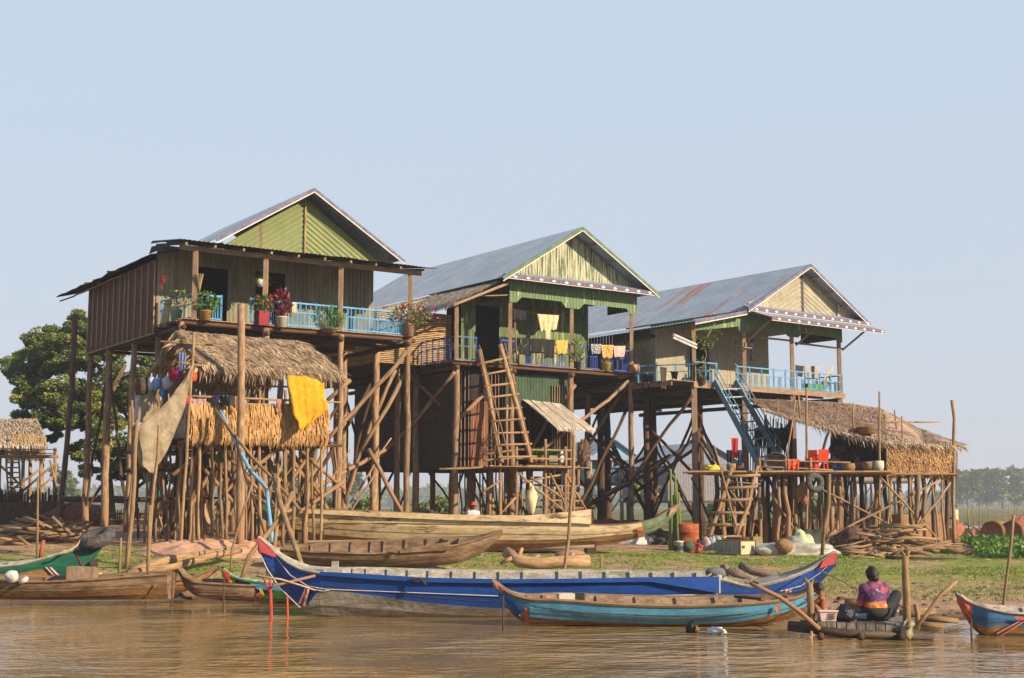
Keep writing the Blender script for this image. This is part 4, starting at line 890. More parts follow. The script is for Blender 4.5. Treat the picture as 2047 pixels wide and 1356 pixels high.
# stakes crossing at the blue pipe
lone('pole', [(548, 950, 34), (560, 1010, 33.2), (605, 1135, 31.5)], .07, 'lower leaning stick of the crossed mooring poles', root_end=False)
lone('pole', [(585, 985, 33.4), (560, 1035, 33), (500, 1110, 32), (483, 1160, 31.6)], .07, 'leaning forked stick from the mooring poles down to the green prow', root_end=False)
lone('pole', [(556, 955, 33.6), (556, 1020, 33.6), (545, 1110, 33.2)], .055, 'upright stick in the crossed mooring poles', m='stick')
lone('pole', [(470, 870, 38), (490, 950, 37), (512, 1010, 36), (535, 1090, 35)], .035, 'thin dark stick below the blue pipe', m='darkwood')
lone('pole', [(505, 965, 36), (488, 1020, 36), (462, 1100, 35.4)], .03, 'thin stick left of the crossed poles')
lone('pole', [(430, 820, 39), (505, 915, 38.5), (570, 985, 38), (600, 1020, 37)], .05, 'long bent stick leaning beside the blue pipe', root_end=False)
pp = [W(440, 822, 39.2), W(455, 850, 39), W(478, 898, 38.6), W(500, 940, 38.3), W(530, 973, 38), W(534, 980, 37.9), W(536, 1010, 37.3), W(545, 1085, 36)]
mb = MB(); mb.tube(pp, .055, 0, 9)
for i in (1, 2, 3, 5): mb.tube([pp[i], pp[i].lerp(pp[i + 1], .2)], .068, 1, 9)
solo(mb, 'water_pipe', [solid('pipe_blue', S(120, 176, 205)), solid('pipe_joint', S(110, 110, 100))], 'light blue plastic pipe running down from the thatched hut', 'pipe', smooth=True)
# net, cloths and bags of the hut
netm = mat('fishing_net', S(190, 172, 140), S(150, 130, 98), ns=2.5, bump=.1, fine=.1, alpha=.74, transl=.25)
def sheet(name, rows_px, label, cat, m, Yf=None, dens=5, amp=.04, folds=3, group=None):
    """rows_px: rows of (px,py,Y) control points, interpolated"""
    nr, nc = len(rows_px), len(rows_px[0]); mb = MB(); rows = []; N = 6; ph = R(0, 9)
    for a in range((nr - 1) * N + 1):
        i = min(nr - 2, a // N); s_ = a / N - i; row = []
        for b in range((nc - 1) * N + 1):
            j = min(nc - 2, b // N); t = b / N - j
            P = [[W(*rows_px[i + x][j + y]) for y in (0, 1)] for x in (0, 1)]
            q = P[0][0].lerp(P[0][1], t).lerp(P[1][0].lerp(P[1][1], t), s_)
            q.y += amp * (math.sin((b / N) * folds * 2.1 + ph + a * .08) + .6 * mnoise.noise(V((a * .3, b * .3, ph)))); q.x += .05 * mnoise.noise(V((a * .35, b * .1, ph))); q.z += .05 * mnoise.noise(V((b * .5, a * .15, ph + 4))); row.append(q)
        rows.append(row)
    mb.grid(rows); return tag(mb.build(name, m, None, smooth=True, solidify=.01), label, cat, group)
sheet('fishing_net', [[(386, 728, 38.8), (388, 730, 38.8)], [(345, 790, 38), (372, 800, 38.4)], [(280, 850, 37), (352, 860, 37.8)], [(276, 905, 36.8), (336, 900, 37.4)], [(278, 925, 36.8), (318, 925, 37.2)], [(300, 945, 36.9), (306, 949, 37)]], 'long grey fishing net hanging from the hut corner down to a stake', 'net', netm, amp=.06)
sheet('fishing_net', [[(303, 776, 40.5), (305, 776, 40.5)], [(275, 815, 40), (318, 815, 40.3)], [(268, 845, 40), (300, 850, 40.2)]], 'smaller grey net bunched behind the long net', 'net', netm)
sheet('cloth', [[(270, 790, 40.8), (288, 792, 40.8)], [(266, 845, 40.8), (280, 845, 40.8)]], 'white cloth hanging at the far left end of the hut', 'cloth', 'whitewash')
yel = mat('yellow_cloth', S(236, 178, 32), S(222, 158, 24), ns=4, bump=.1, fine=.14, transl=.15, c3=S(216, 190, 70), lo3=.6, hi3=.68)
sheet('yellow_cloth', [[(572, 752, 40.7), (610, 752, 40.95), (648, 766, 41.2)], [(578, 790, 40.55), (610, 792, 40.8), (648, 795, 41.0)], [(586, 830, 40.45), (615, 835, 40.7), (658, 815, 40.9)], [(598, 855, 40.4), (612, 856, 40.55), (634, 836, 40.7)], [(603, 862, 40.4), (606, 863, 40.4), (612, 857, 40.45)]], 'bright yellow cloth hanging from the right end of the thatched hut', 'cloth', yel, amp=.045, folds=7)
def hang(px0, y0, px1, y1, Y, label, m, cat='garment', name='garment', folds=2.2, amp=.035, slant=0, group=None, grp=None, Y1=None):
    Y1 = Y1 or Y
    return cloth(name, [W(px0, y0, Y), W(px1, y0 + slant, Y1), W(px1 - 2, y1 + slant, Y1), W(px0 + 2, y1, Y)], label, cat, m, folds, amp, 14, 8, group=group)
hang(384, 792, 412, 816, 39.3, 'pink and grey checked cloth on the hut rail', solid('checked_pink', S(178, 140, 142)), 'cloth', 'cloth', Y1=39.5)
hang(424, 792, 435, 810, 39.5, 'small navy garment on the hut rail', solid('navy_cloth', S(44, 38, 84)))
hang(438, 792, 470, 812, 39.6, 'dark grey shorts on the hut rail', solid('grey_cloth', S(64, 62, 62)))
hang(470, 793, 478, 820, 39.7, 'narrow salmon pink cloth on the hut rail beside the dark shorts', solid('salmon_cloth', S(216, 148, 124)), 'cloth', 'cloth')
hang(478, 792, 487, 806, 39.8, 'small deep blue garment on the hut rail', solid('blue_cloth', S(40, 36, 110)))
hang(554, 799, 563, 825, 40.6, 'narrow peach coloured cloth near the right end of the hut rail', solid('peach_cloth', S(226, 158, 130)), 'cloth', 'cloth')
hang(563, 799, 569, 812, 40.7, 'tiny black cloth near the right end of the hut rail', solid('black_cloth', S(30, 28, 30)), 'cloth', 'cloth')
hang(358, 705, 372, 742, 39.6, 'blue denim garment hanging in the hut gable', solid('denim', S(110, 130, 170)), slant=0)
def bag(px, py, Y, rx, rz, label, m, name='bag', cat='bag', seed=1):
    mb = MB(); c = W(px, py, Y); mb.blob(c, (rx, rx * .7, rz), .35, 1.8, 0, 14, 10, seed); mb.tube([c + V((0, 0, rz * .8)), c + V((.01, 0, rz * 1.5))], [rx * .25, rx * .06], 0, 7)
    return solo(mb, name, m, label, cat, smooth=True)
plast = solid('clear_plastic', S(190, 196, 200)); 
bag(302, 768, 40.4, .16, .22, 'whitish plastic bag hanging beside the round basket', plast)
bag(313, 768, 40.3, .13, .2, 'pale blue plastic bag, second from the round basket', solid('blue_plastic', S(130, 165, 205)))
bag(334, 765, 40.2, .17, .2, 'large clear plastic bag hanging under the hut roof', plast)
bag(325, 784, 40.2, .08, .14, 'small bright blue bag under the clear bags', solid('bright_blue', S(70, 130, 200)))
bag(345, 750, 39.9, .14, .16, 'red bag hanging in the hut gable', solid('bag_red', S(190, 30, 50)))
bag(354, 748, 39.9, .1, .18, 'magenta bag hanging in the hut gable', solid('bag_magenta', S(200, 50, 150)))
bag(383, 754, 39.2, .16, .17, 'orange net bag on the hut corner pole', solid('bag_orange', S(222, 84, 36)))
bag(379, 768, 39.2, .07, .1, 'small orange pouch below the orange net bag', solid('bag_orange2', S(226, 96, 40)))
bag(375, 800, 39.1, .08, .14, 'small red and white bag on the hut corner pole', solid('bag_redwhite', S(208, 60, 60)))
wick = mat('wicker', S(176, 136, 92), S(130, 96, 62), (1, 1, 6), 6, .4, .6, bump=.8, fine=.3)
wickd = mat('wicker_dark', S(100, 84, 70), S(70, 56, 46), (1, 1, 6), 6, .4, .6, bump=.8, fine=.3)
def lathe_thing(name, px, py, Y, prof, m, label, cat, n=18, tilt=None, extra=None, k=1.0):
    c = W(px, py, Y); mb = MB(); mb.lathe(c, [(r * k, z * k) for r, z in prof], 0, n, tilt)
    if extra: extra(mb, c)
    return solo(mb, name, m, label, cat, smooth=True)
lathe_thing('basket', 284, 790, 40.4, [(0, 0), (.18, .02), (.22, .2), (.2, .45), (.16, .52), (0, .53)], wickd, 'round dark basket hanging at the left end of the hut', 'basket')

# ================= THATCHED KITCHEN BESIDE THE RIGHT HOUSE
kt = thing('thatched_kitchen', 'thatched lean-to kitchen on crooked stilts beside the right house', 'kitchen', gp(W(1700, 1000, 53).x, 53, 0))
near = [(1522, 818, 53), (1560, 832, 52.6), (1620, 850, 52.2), (1700, 870, 51.8), (1770, 884, 51.6), (1850, 889, 52.3), (1925, 892, 53.2)]
far = [(1497, 796, 56), (1560, 799, 56.6), (1640, 802, 57.4), (1700, 806, 58), (1760, 815, 58.5), (1840, 856, 57.6), (1912, 883, 56.6)]
mb = MB()
for i in range(len(near) - 1):
    A_, B_, C_, D_ = W(*far[i]), W(*far[i + 1]), W(*near[i + 1]), W(*near[i]); thatch(mb, A_, B_, C_, D_, 1400, .42, .03, 0 if i < 4 else 1, jit=.3, slant=.35, lift=.014, back=0)
for i in range(260):
    j = random.choice(range(2, 6)); p = W(*near[j]).lerp(W(*near[j + 1]), random.random()); mb.leaf(p + V((0, 0, .05)), R(.2, .55), R(.03, .05), (R(.0, .9), R(-.4, 0), R(-.9, -.2)), None, 1)
for i in range(30): mb.leaf(W(1905, R(884, 892), R(53, 56)), R(.4, .8), R(.05, .08), (1, R(-.3, .3), R(-.35, .1)), None, 1)
mb.build('roof', ['thatch_brown', 'thatch_grey'], kt)
KY = 52.0; zk = W(1600, 946, KY).z
K = Frame(1380, 945, 50.8, 12)
mb = MB(); a, b, c, d = W(1770, 886, 51.7), W(1903, 890, 53.0), W(1903, 952, 53.0), W(1770, 944, 51.7)
thatch(mb, a, b, c, d, 4200, .26, .032, 0, jit=.2, lift=.07, back=1)
for i in range(140): p = d.lerp(c, random.random()); mb.leaf(p + V((0, 0, .05)), R(.12, .35), .05, (R(-.15, .15), R(-.2, 0), -1))
mb.build('thatch_wall', ['thatch_wall', 'thatch_brown'], kt)
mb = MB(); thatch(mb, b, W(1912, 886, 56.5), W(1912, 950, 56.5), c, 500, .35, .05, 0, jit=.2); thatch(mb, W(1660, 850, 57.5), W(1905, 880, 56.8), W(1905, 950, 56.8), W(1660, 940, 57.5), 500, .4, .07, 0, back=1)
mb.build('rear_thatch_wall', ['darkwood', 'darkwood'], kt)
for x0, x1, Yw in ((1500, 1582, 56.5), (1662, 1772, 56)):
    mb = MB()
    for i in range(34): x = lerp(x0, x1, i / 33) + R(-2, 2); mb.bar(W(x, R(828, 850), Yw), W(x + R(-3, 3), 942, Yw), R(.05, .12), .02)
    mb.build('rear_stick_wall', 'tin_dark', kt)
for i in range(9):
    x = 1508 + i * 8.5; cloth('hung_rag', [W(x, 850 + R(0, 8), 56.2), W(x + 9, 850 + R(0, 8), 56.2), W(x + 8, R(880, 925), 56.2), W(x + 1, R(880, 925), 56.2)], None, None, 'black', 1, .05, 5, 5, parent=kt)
# floor of sticks
mb = MB()
for i in range(52):
    Y = 50.6 + i * .12; x0 = 1378 + i * 1.5 + R(-16, 10) if i < 22 else 1480; x1 = 1770 + R(-8, 8) + i * .4; y = 1010 - (zk - HC) * FPX / Y
    a, b = W(x0, 945, Y), W(x1, 945, Y); a.z = b.z = zk + R(-.02, .02); q = wobble([a, b], .02, 1.2); mb.tube(q, R(.035, .06), 0, 5)
mb.build('floor', 'slats', kt)
mb = MB()
for i in range(30):
    Y = 51.8 + i * .17; a, b = W(1745, 950, Y), W(1912, 952, Y); a.z = b.z = zk - .05; mb.tube([a, b], .045, 0, 5)
mb.build('rear_floor', 'slats', kt)
def kst(lst, Y, r, top, m='wood', nm='post', wob=.07):
    for px in lst:
        p0, p1 = px if isinstance(px, tuple) else (px, px + R(-4, 4)); b = W(p0, 1040, Y); pole(nm, [gp(b.x, b.y), W(p1, top, Y)], r * R(.8, 1.25), kt, m, wob, .85, 7)
kst([1442, (1466, 1462), (1486, 1492), (1514, 1520), (1553, 1556), (1574, 1570), (1612, 1618), (1665, 1658), (1680, 1676), (1832, 1836)], 51.2, .085, 950)
kst([(1500, 1506), (1528, 1524), (1545, 1548), (1590, 1584), (1640, 1636), (1700, 1706), (1748, 1750), (1800, 1796), (1850, 1845)], 52.6, .11, 950)
kst([1450, 1478, 1520, 1562, 1604, 1650, 1690, 1722, 1770, 1822, 1865, 1890], 54.5, .08, 950, 'darkwood')
kst([1430, 1470, 1500, 1535, 1580, 1620, 1655], 56.5, .09, 950, 'darkwood')
kst([(1888, 1883), (1876, 1862), (1778, 1780), (1758, 1755), (1824, 1822)], 52.0, .05, 950, 'stick', 'stake')
kst([(1906, 1903)], 52.9, .07, 800, 'stick', 'stake'); kst([(1755, 1758)], 51.4, .055, 783, 'stick', 'stake', .03); kst([(1612, 1612)], 50.9, .06, 775, 'stick', 'stake', .03)
for pts in ([(1650,1085,50.8),(1652,1040,50.8),(1657,980,50.8),(1656,948,50.8)],): pole('stake', [W(*q) for q in pts], .07, kt, 'stick', .02)
for a, b in (((1650,1077),(1880,960)), ((1640,978),(1790,1055)), ((1760,955),(1880,1085)), ((1830,1060),(1900,965)), ((1540,985),(1600,1080)), ((1445,960),(1520,1060))): pole('brace', [W(*a, 50.7), W(*b, 51.6)], .045, kt, 'stick', .03)
for pts in ([(1600,838,53),(1596,790,53.4)], [(1705,860,53),(1706,805,53)], [(1792,858,54.5),(1788,820,54.5)], [(1804,880,53),(1803,832,53)], [(1555,828,53),(1554,798,54)], [(1757,845,53),(1878,844,54)], [(1573,915,51.5),(1590,800,52.5)]): pole('roof_stick', [W(*q) for q in pts], .035, kt, 'stick', .03)
for a, b in (((1505,920),(1700,925)), ((1512,933),(1665,940)), ((1440,962),(1520,968))): pole('rail', [W(*a, 50.8), W(*b, 50.8)], .035, kt, 'stick', .03)
random.seed(5)
for i in range(26):
    px = R(1440, 1890); Yk = R(50.9, 56); pole('stake', [gpx(px, Yk), W(px + R(-10, 10), 950, Yk)], R(.03, .06), kt, 'stick' if R(0, 1) < .5 else 'darkwood', .08, .8, 6)
for i in range(12): px = R(1440, 1820); Yk = R(51, 55); pole('brace', [gpx(px, Yk), W(px + random.choice((-1, 1)) * R(50, 110), 955, Yk + .4)], R(.03, .05), kt, 'darkwood', .05, .8, 6)
for px in (1518, 1571, 1620): pole('rail_post', [W(px, 945, 50.8), W(px, 915, 50.8)], .06, kt, 'stick', .01)
# log ladder under the kitchen floor
ll = thing('ladder', 'crooked log ladder from the ground up to the kitchen floor', 'ladder', gp(W(1450, 1000, 49.5).x, 49.5, 0))
def lad2(t, s_): return W(lerp(1415, 1462, t), lerp(1085, 940, t), lerp(49, 50.4, t)) if s_ == 0 else W(lerp(1468, 1514, t), lerp(1085, 935, t), lerp(49, 50.4, t))
for s_ in (0, 1): pole('stile', [lad2(-.05, s_), lad2(.5, s_) + V((.06, 0, 0)), lad2(1.02, s_)], .085, ll, 'stick', .05, .8)
for i in range(6):
    t = .08 + i * .165; pole('rung', [lad2(t, 0) + V((-.22, -.06, 0)), lad2(t, 1) + V((.18, -.06, R(-.05, .05)))], .065, ll, 'stick', .02)
post_thing(1427, 890, 49.2, .035, 'thin pole leaning against the log ladder', 'stick', pxb=1486)

# ================= BACKGROUND HOUSES
def far_house(name, label, F, wd, dp, zf, hw, hr, mats, nst=3, gz=.9, win=True, over=.6, rail=None):
    rt = thing(name, label, 'house', F.p(wd / 2, dp / 2, gz))
    wm_, rm_, gm_ = mats
    mb = MB(); corr(mb, F.p(0, 0, 0), F.p(wd, 0, 0), zf, zf + hw, lam=.3); mb.build('front_wall', wm_, rt)
    mb = MB(); corr(mb, F.p(0, dp, 0), F.p(0, 0, 0), zf, zf + hw, lam=.3); mb.build('side_wall', wm_, rt)
    mb = MB(); mb.fbox(F, -.3, wd + .3, -1.2, dp, zf - .2, zf); mb.build('floor', 'darkwood', rt)
    for i in range(nst + 1):
        for v in (-1, dp * .5, dp): pole('post', [gp(*F.p(lerp(0, wd, i / nst), v, 0).xy), F.p(lerp(0, wd, i / nst), v, zf)], .13, rt, 'darkwood', .03)
    for i in range(nst): pole('brace', [F.p(lerp(0, wd, i / nst), -1, gz + .5), F.p(lerp(0, wd, (i + 1) / nst), -1, zf - .5)], .07, rt, 'darkwood')
    zc = zf + hw; mb = MB(); roofsheet(mb, F.p(wd / 2, -over, zc + hr), F.p(wd / 2, dp + over, zc + hr), F.p(wd + over, dp + over, zc - .2), F.p(wd + over, -over, zc - .2), lam=.5); roofsheet(mb, F.p(wd / 2, dp + over, zc + hr), F.p(wd / 2, -over, zc + hr), F.p(-over, -over, zc - .2), F.p(-over, dp + over, zc - .2), lam=.5); mb.build('roof', rm_, rt)
    gable(F, -.05, wd / 2, zc + hr, wd / 2 + over * .6, zc, rt, gm_, lam=.4)
    return rt
bb = solid('pale_blue_boards', S(130, 180, 205)); bt = solid('teal_boards', S(96, 140, 140)); zn = solid('zinc_far', S(160, 172, 176)); 
B1 = Frame(1172, 1000, 128, 30)
bh = far_house('blue_house', 'far pale blue stilt house with steps seen between the middle and right house stilts', B1, 6.0, 6, 4.3, 2.2, 1.9, (bt, zn, bb), rail=True)
mb = MB(); roofsheet(mb, B1.p(-.6, -.3, 6.9), B1.p(6.6, -.3, 6.9), B1.p(7.3, -1.6, 6.4), B1.p(-.9, -1.6, 6.4), lam=.5); mb.build('porch_roof', zn, bh)
railing(B1, bh, (2.2, -1.2), (6.1, -1.2), 4.3, .8, 'rail_blue', .8); railing(B1, bh, (-.2, -1.2), (.8, -1.2), 4.3, .8, 'rail_blue', .6)
for u in (-.2, 2.2, 5.6): mb = MB(); mb.bar(B1.p(u, -1.2, 4.3), B1.p(u, -1.2, 6.5), .12, .12); mb.build('porch_post', 'whitewash', bh)
for i, u in enumerate((1.2, 3.3)): opening(B1, bh, u, u + .8, -.08, 4.4, 6.1)
lt2 = thing('ladder', 'pale blue ladder of the far blue house', 'ladder', W(1205, 1010, 125))
for dx in (0, 24): mb = MB(); mb.bar(W(1182 + dx, 965, 126.5), W(1200 + dx, 1015, 124), .08, .12); mb.build('stile', 'stair_blue', lt2)
for i in range(7): t = (i + .5) / 7; mb = MB(); mb.bar(W(lerp(1182, 1200, t), lerp(965, 1015, t), lerp(126.5, 124, t)), W(lerp(1206, 1224, t), lerp(965, 1015, t), lerp(126.5, 124, t)), .1, .05); mb.build('rung', 'whitewash', lt2)
mb = MB(); a = W(1190, 962, 126)
mb.hexa([a, a + V((1.0, 0, 0)), a + V((1.0, .5, 0)), a + V((0, .5, 0))], [a + V((-.1, .0, .45)), a + V((1.1, 0, .45)), a + V((1.1, .6, .8)), a + V((-.1, .6, .8))]); solo(mb, 'chair', solid('chair_red', S(205, 40, 60)), 'red chair on the porch of the far blue house', 'chair')
B2 = Frame(1336, 1000, 118, 30)
far_house('grey_house', 'far blue grey house with plain zinc roof behind the right house stilts', B2, 8, 7, 2.6, 3.2, 1.9, (solid('slate_boards', S(130, 130, 134)), solid('zinc_blue', S(150, 170, 184)), solid('slate_boards2', S(130, 138, 150))))
B3 = Frame(1700, 1000, 135, 20)
far_house('hazy_house', 'hazy far house on tall thin stilts seen under the thatched kitchen', B3, 7, 5, 4.6, 1.5, 1.2, (solid('grey_wall', S(150, 140, 128)), zn, solid('grey_wall2', S(150, 150, 150))), nst=4)
# far left hut
B4 = Frame(-70, 915, 66, 8); zb4 = W(50, 913, 66).z
lh = thing('thatched_house', 'far left house on stilts with patched thatch walls and grey roof', 'house', B4.p(2, 2, 1.2))
mb = MB(); mb.grid([[W(x, 838, 69.5) for x in (-80, 0, 75)], [W(x + 12, 893, 65.6) for x in (-80, 0, 85)]]); thatch(mb, W(-80, 838, 69.5), W(75, 836, 69.5), W(96, 893, 65.6), W(-80, 888, 65.6), 1700, .8, .06, 0, jit=.2, lift=.03); mb.build('roof', 'thatch_grey', lh)
mb = MB(); mb.grid([[W(25, 868, 66), W(60, 868, 66), W(93, 875, 66.4)], [W(15, 912, 66), W(60, 910, 66), W(91, 910, 66.4)]]); thatch(mb, W(25, 868, 66), W(92, 872, 66), W(91, 912, 66), W(15, 912, 66), 900, .5, .07, 0, jit=.1); mb.build('front_wall', 'bamboo', lh)
mb = MB(); mb.grid([[W(-60, 870, 67.5), W(25, 870, 67.5)], [W(-60, 915, 67.5), W(25, 915, 67.5)]]); mb.build('rear_wall', 'darkwood', lh)
for y in (0, .5, 1, 1.5, 2, 2.5): pole('floor_pole', [W(-80, 913, 65 + y), W(116, 913, 65 + y)], .08, lh, 'stick', .02, 1)
for px, Y in ((48, 65), (84, 65), (110, 65), (60, 67), (0, 65), (-40, 65), (86, 67.5), (25, 67.5)): pole('post', [gpx(px, Y), W(px + R(-2, 2), 912 if px != 110 else 895, Y)], .1, lh, 'wood', .03)
for a, b in (((48, 980), (112, 925)), ((10, 990), (85, 935)), ((0, 930), (45, 975)), ((115, 985), (100, 920)), ((55, 1000), (110, 950))): pole('brace', [W(*a, 64.9), W(*b, 64.9)], .06, lh, 'stick', .04)
for y in (897, 905): pole('rail', [W(-40, y, 64.9), W(112, y + 2, 64.9)], .025, lh, 'stick', .01)
l3 = thing('ladder', 'pale ladder of the far left house', 'ladder', W(25, 1000, 64.5))
for x0, x1 in ((12, 16), (36, 42)): pole('stile', [W(x0, 900, 64.8), W(x1, 1000, 64)], .05, l3, 'stick')
for i in range(9): y = 915 + i * 10; pole('rung', [W(12 + i * .5, y, 64.5), W(38 + i * .5, y, 64.5)], .04, l3, 'stick', .01)
mb = MB()
for i in range(60): x = -60 + i * 3.2; mb.bar(gpx(x, 62), W(x + R(-2, 2), R(975, 990), 62), R(.08, .2), .03)
mb.grid([[W(x, 1003 + R(-2, 2), 61.8) for x in range(-60, 130, 10)], [gpx(x, 61.8) for x in range(-60, 130, 10)]]); solo(mb, 'stick_fence', 'darkwood', 'dark brown stick fence below the far left house', 'fence')
mb = MB(); mb.blob(W(155, 1035, 57) + V((0, 0, -.1)), (1.35, 1.0, .75), .3, 2, 0, 20, 12, 3); nm_ = mat('brown_net', S(150, 92, 66), S(110, 70, 52), ns=3, bump=.5, fine=.3, alpha=.8)
solo(mb, 'fish_trap', nm_, 'domed brown net fish trap behind the left firewood pile', 'fish trap', smooth=True)
# walkway beams behind the left stilts
for a, b, l in (((120, 998), (260, 1002), 'long dark log laid across posts behind the net fish trap'), ((195, 996), (300, 1000), 'second dark log resting by the left stilts')): tag(pole('log', [W(*a, 55), W(*b, 55)], .12, None, 'darkwood', .02), l, 'log')
# ================= BOATS
def spl(P, t):
    """catmull-rom through list of tuples, t in [0,len-1]"""
    n = len(P); i = min(n - 2, int(t)); f = t - i
    a, b, c, d = P[max(0, i - 1)], P[i], P[i + 1], P[min(n - 1, i + 2)]
    return [b[k] + .5 * f * (c[k] - a[k] + f * (2 * a[k] - 5 * b[k] + 4 * c[k] - d[k] + f * (3 * (b[k] - c[k]) + d[k] - a[k]))) if k else lerp(b[0], c[0], f) for k in range(len(b))]
def boat(label, st, mats, tipL=0, tipR=0, deckL=0, deckR=0, heel=0.06, ribs=14, stripes=(), lines=(), step_at=None, name='boat', rim=.035, shade=None, cat='boat', group=None, sub=6, wall=.05, hull_mats=None):
    """st: (px, y_gunwale, y_paint_edge, y_bottom, Y near side, beam); mats: (top paint, lower paint, inside, tipL, tipR)"""
    bmx = max(q[5] for q in st); heel0 = heel
    n = (len(st) - 1) * sub; S_ = [spl(st, i / sub) for i in range(n)] + [list(st[-1])]
    rowsN, rowsF, inn = [], [], []
    for (px, yg, yp, yb, Y, bm) in S_:
        g_ = W(px, yg, Y); p_ = W(px, yp, Y); b_ = W(px, yb, Y); zg, zp, zb = g_.z, p_.z, b_.z; x = g_.x
        H = max(.02, zg - zb); yc = Y + bm / 2; heel = heel0 * (bm / bmx) ** 2
        def side(z, sg):
            t = clamp((zg - z) / H); return V((x, yc + sg * bm / 2 * (1 - .10 * t - .40 * t ** 3), z + (heel if sg > 0 else 0)))
        near = [V((x, yc - bm / 2, zg)), side(lerp(zg, zp, .5), -1), side(zp, -1), side(lerp(zp, zb, .6), -1), V((x, yc - bm * .26, zb)), V((x, yc, zb - .02))]
        far_ = [V((x, yc + bm / 2, zg + heel)), side(lerp(zg, zp, .5), 1), side(zp, 1), side(lerp(zp, zb, .6), 1), V((x, yc + bm * .26, zb)), V((x, yc, zb - .02))]
        rowsN.append(near); rowsF.append(far_)
        t_ = min(wall, bm * .3); zi = zb + min(.08, H * .3)
        inn.append([V((x, yc - bm / 2, zg)), V((x, yc - bm / 2 + t_, zg)), V((x, yc - bm * .26 + t_, zi)), V((x, yc + bm * .26 - t_, zi)), V((x, yc + bm / 2 - t_, zg + heel)), V((x, yc + bm / 2, zg + heel))])
    c = V((sum(r[5].x for r in rowsN) / len(rowsN), sum(r[5].y for r in rowsN) / len(rowsN), min(r[5].z for r in rowsN)))
    root = thing(name, label, cat, c, group)
    X = [s_[0] for s_ in S_]; xa, xb = X[0] + tipL, X[-1] - tipR
    def mf(a, b):
        xm = (X[a] + X[a + 1]) / 2
        if tipL and xm < xa: return 3
        if tipR and xm > xb: return 4
        return 0 if b < 2 else 1
    mb = MB(); uvf = lambda a, b: (b * .25, X[a] / FPX * st[0][4])
    mb.grid(rowsN, 0, mf, uvf); mb.grid([r[::-1] for r in rowsF], 0, lambda a, b: mf(a, 4 - b), uvf)
    for r0, r1 in ((rowsN[0], rowsF[0]), (rowsN[-1], rowsF[-1])):
        mb.face(r0[:5] + [r0[5]] + r1[:5][::-1], 3 if r0 is rowsN[0] and tipL else (4 if tipR else 0))
    hull_o = mb.build('hull', list(mats), root, smooth=False)
    mb = MB(); mb.grid(inn, 2, lambda a, b: (0 if (b in (0, 4) and False) else 2), uvf); mb.build('inner_planking', list(mats), root)
    # end decks closing the bow and stern
    for dk, rng in ((deckL, range(0, n)), (deckR, range(n - 1, -1, -1))):
        if dk:
            mb = MB(); rr = []
            for i in range(n + 1):
                if (rng[0] == 0 and X[i] <= X[0] + dk) or (rng[0] != 0 and X[i] >= X[-1] - dk): rr.append([rowsN[i][0] + V((0, .004, .004)), rowsF[i][0] + V((0, -.004, .004))])
            if len(rr) > 1: mb.grid(rr, 0, uvs=lambda a, b: (b * 1., a * .3)); mb.build('end_deck', mats[2] if (dk == deckR or not tipL) else mats[2], root)
    # ribs
    i0, i1 = (next(i for i, x in enumerate(X) if x >= X[0] + max(deckL, 20)), max(i for i, x in enumerate(X) if x <= X[-1] - max(deckR, 20)))
    for k in range(ribs):
        i = int(lerp(i0, i1, (k + .6) / (ribs + .2))); q = inn[i]
        mb = MB(); o = V((0, 0, .02))
        mb.bar(q[4] - V((0, .03, -.0)), q[3] + o, .07, .05, 0, (0, 1, 0)); mb.bar(q[1] + V((0, .03, 0)), q[2] + o, .07, .05, 0, (0, 1, 0)); mb.bar(q[2] + o * 1.5, q[3] + o * 1.5, .07, .05, 0); mb.build('rib', mats[2], root)
    # rim and lines
    mb = MB(); mb.tube([r[0] for r in rowsN], rim, 0, 5); mb.build('gunwale', mats[5] if len(mats) > 5 else mats[2], root)
    mb = MB(); mb.tube([r[0] for r in rowsF], rim, 0, 5); mb.build('gunwale', mats[5] if len(mats) > 5 else mats[2], root)
    for rr_, t_ in ((1, .5), (3, .0)):
        if len(S_) > 20:
            mb = MB(); mb.tube([r[rr_].lerp(r[rr_ + 1], t_) - V((0, .002, 0)) for r in rowsN[5:-5]], .0075, 0, 4); mb.build('plank_seam', 'darkwood', hull_o)
    def on_hull(px, py):
        j = min(range(len(X)), key=lambda i: abs(X[i] - px)); s_ = S_[j]; g0 = W(px, s_[1], s_[4]).z; b0 = W(px, s_[3], s_[4]).z
        z = W(px, py, s_[4]).z; H = max(.02, g0 - b0); t = clamp((g0 - z) / H); yy = s_[4] + s_[5] / 2 - s_[5] / 2 * (1 - .10 * t - .40 * t ** 3)
        q = W(px, py, yy - .012); return q
    for (pts, r, m_) in lines:
        mb = MB(); P = []
        for a, b in zip(pts, pts[1:]):
            for k in range(8): P.append(on_hull(lerp(a[0], b[0], k / 8), lerp(a[1], b[1], k / 8)))
        P.append(on_hull(*pts[-1])); mb.tube(P, r * .7, 0, 5); mb.build('trim_line', m_, hull_o)
    for si, (quad, m_) in enumerate(stripes):
        mb = MB(); N = 5; rows = []
        for a in range(N + 1):
            rows.append([on_hull(*[lerp(lerp(quad[0][k], quad[1][k], b / 2), lerp(quad[3][k], quad[2][k], b / 2), a / N) for k in (0, 1)]) - V((0, .03 + .012 * si, 0)) for b in range(3)])
        mb.grid(rows); mb.build('painted_stripe', m_, hull_o)
    return root
royal = mat('royal_blue_paint', S(24, 74, 148), S(20, 64, 132), (1, 1, 3), 1.5, .35, .7, rough=.45, bump=.15, fine=.12, c3=S(84, 104, 140), sc3=(1.5, 1, 5), lo3=.6, hi3=.72)
royal_r = mat('royal_blue_upper', S(28, 80, 154), S(24, 70, 140), (1, 1, 3), 1.5, rough=.45, bump=.15, fine=.12)
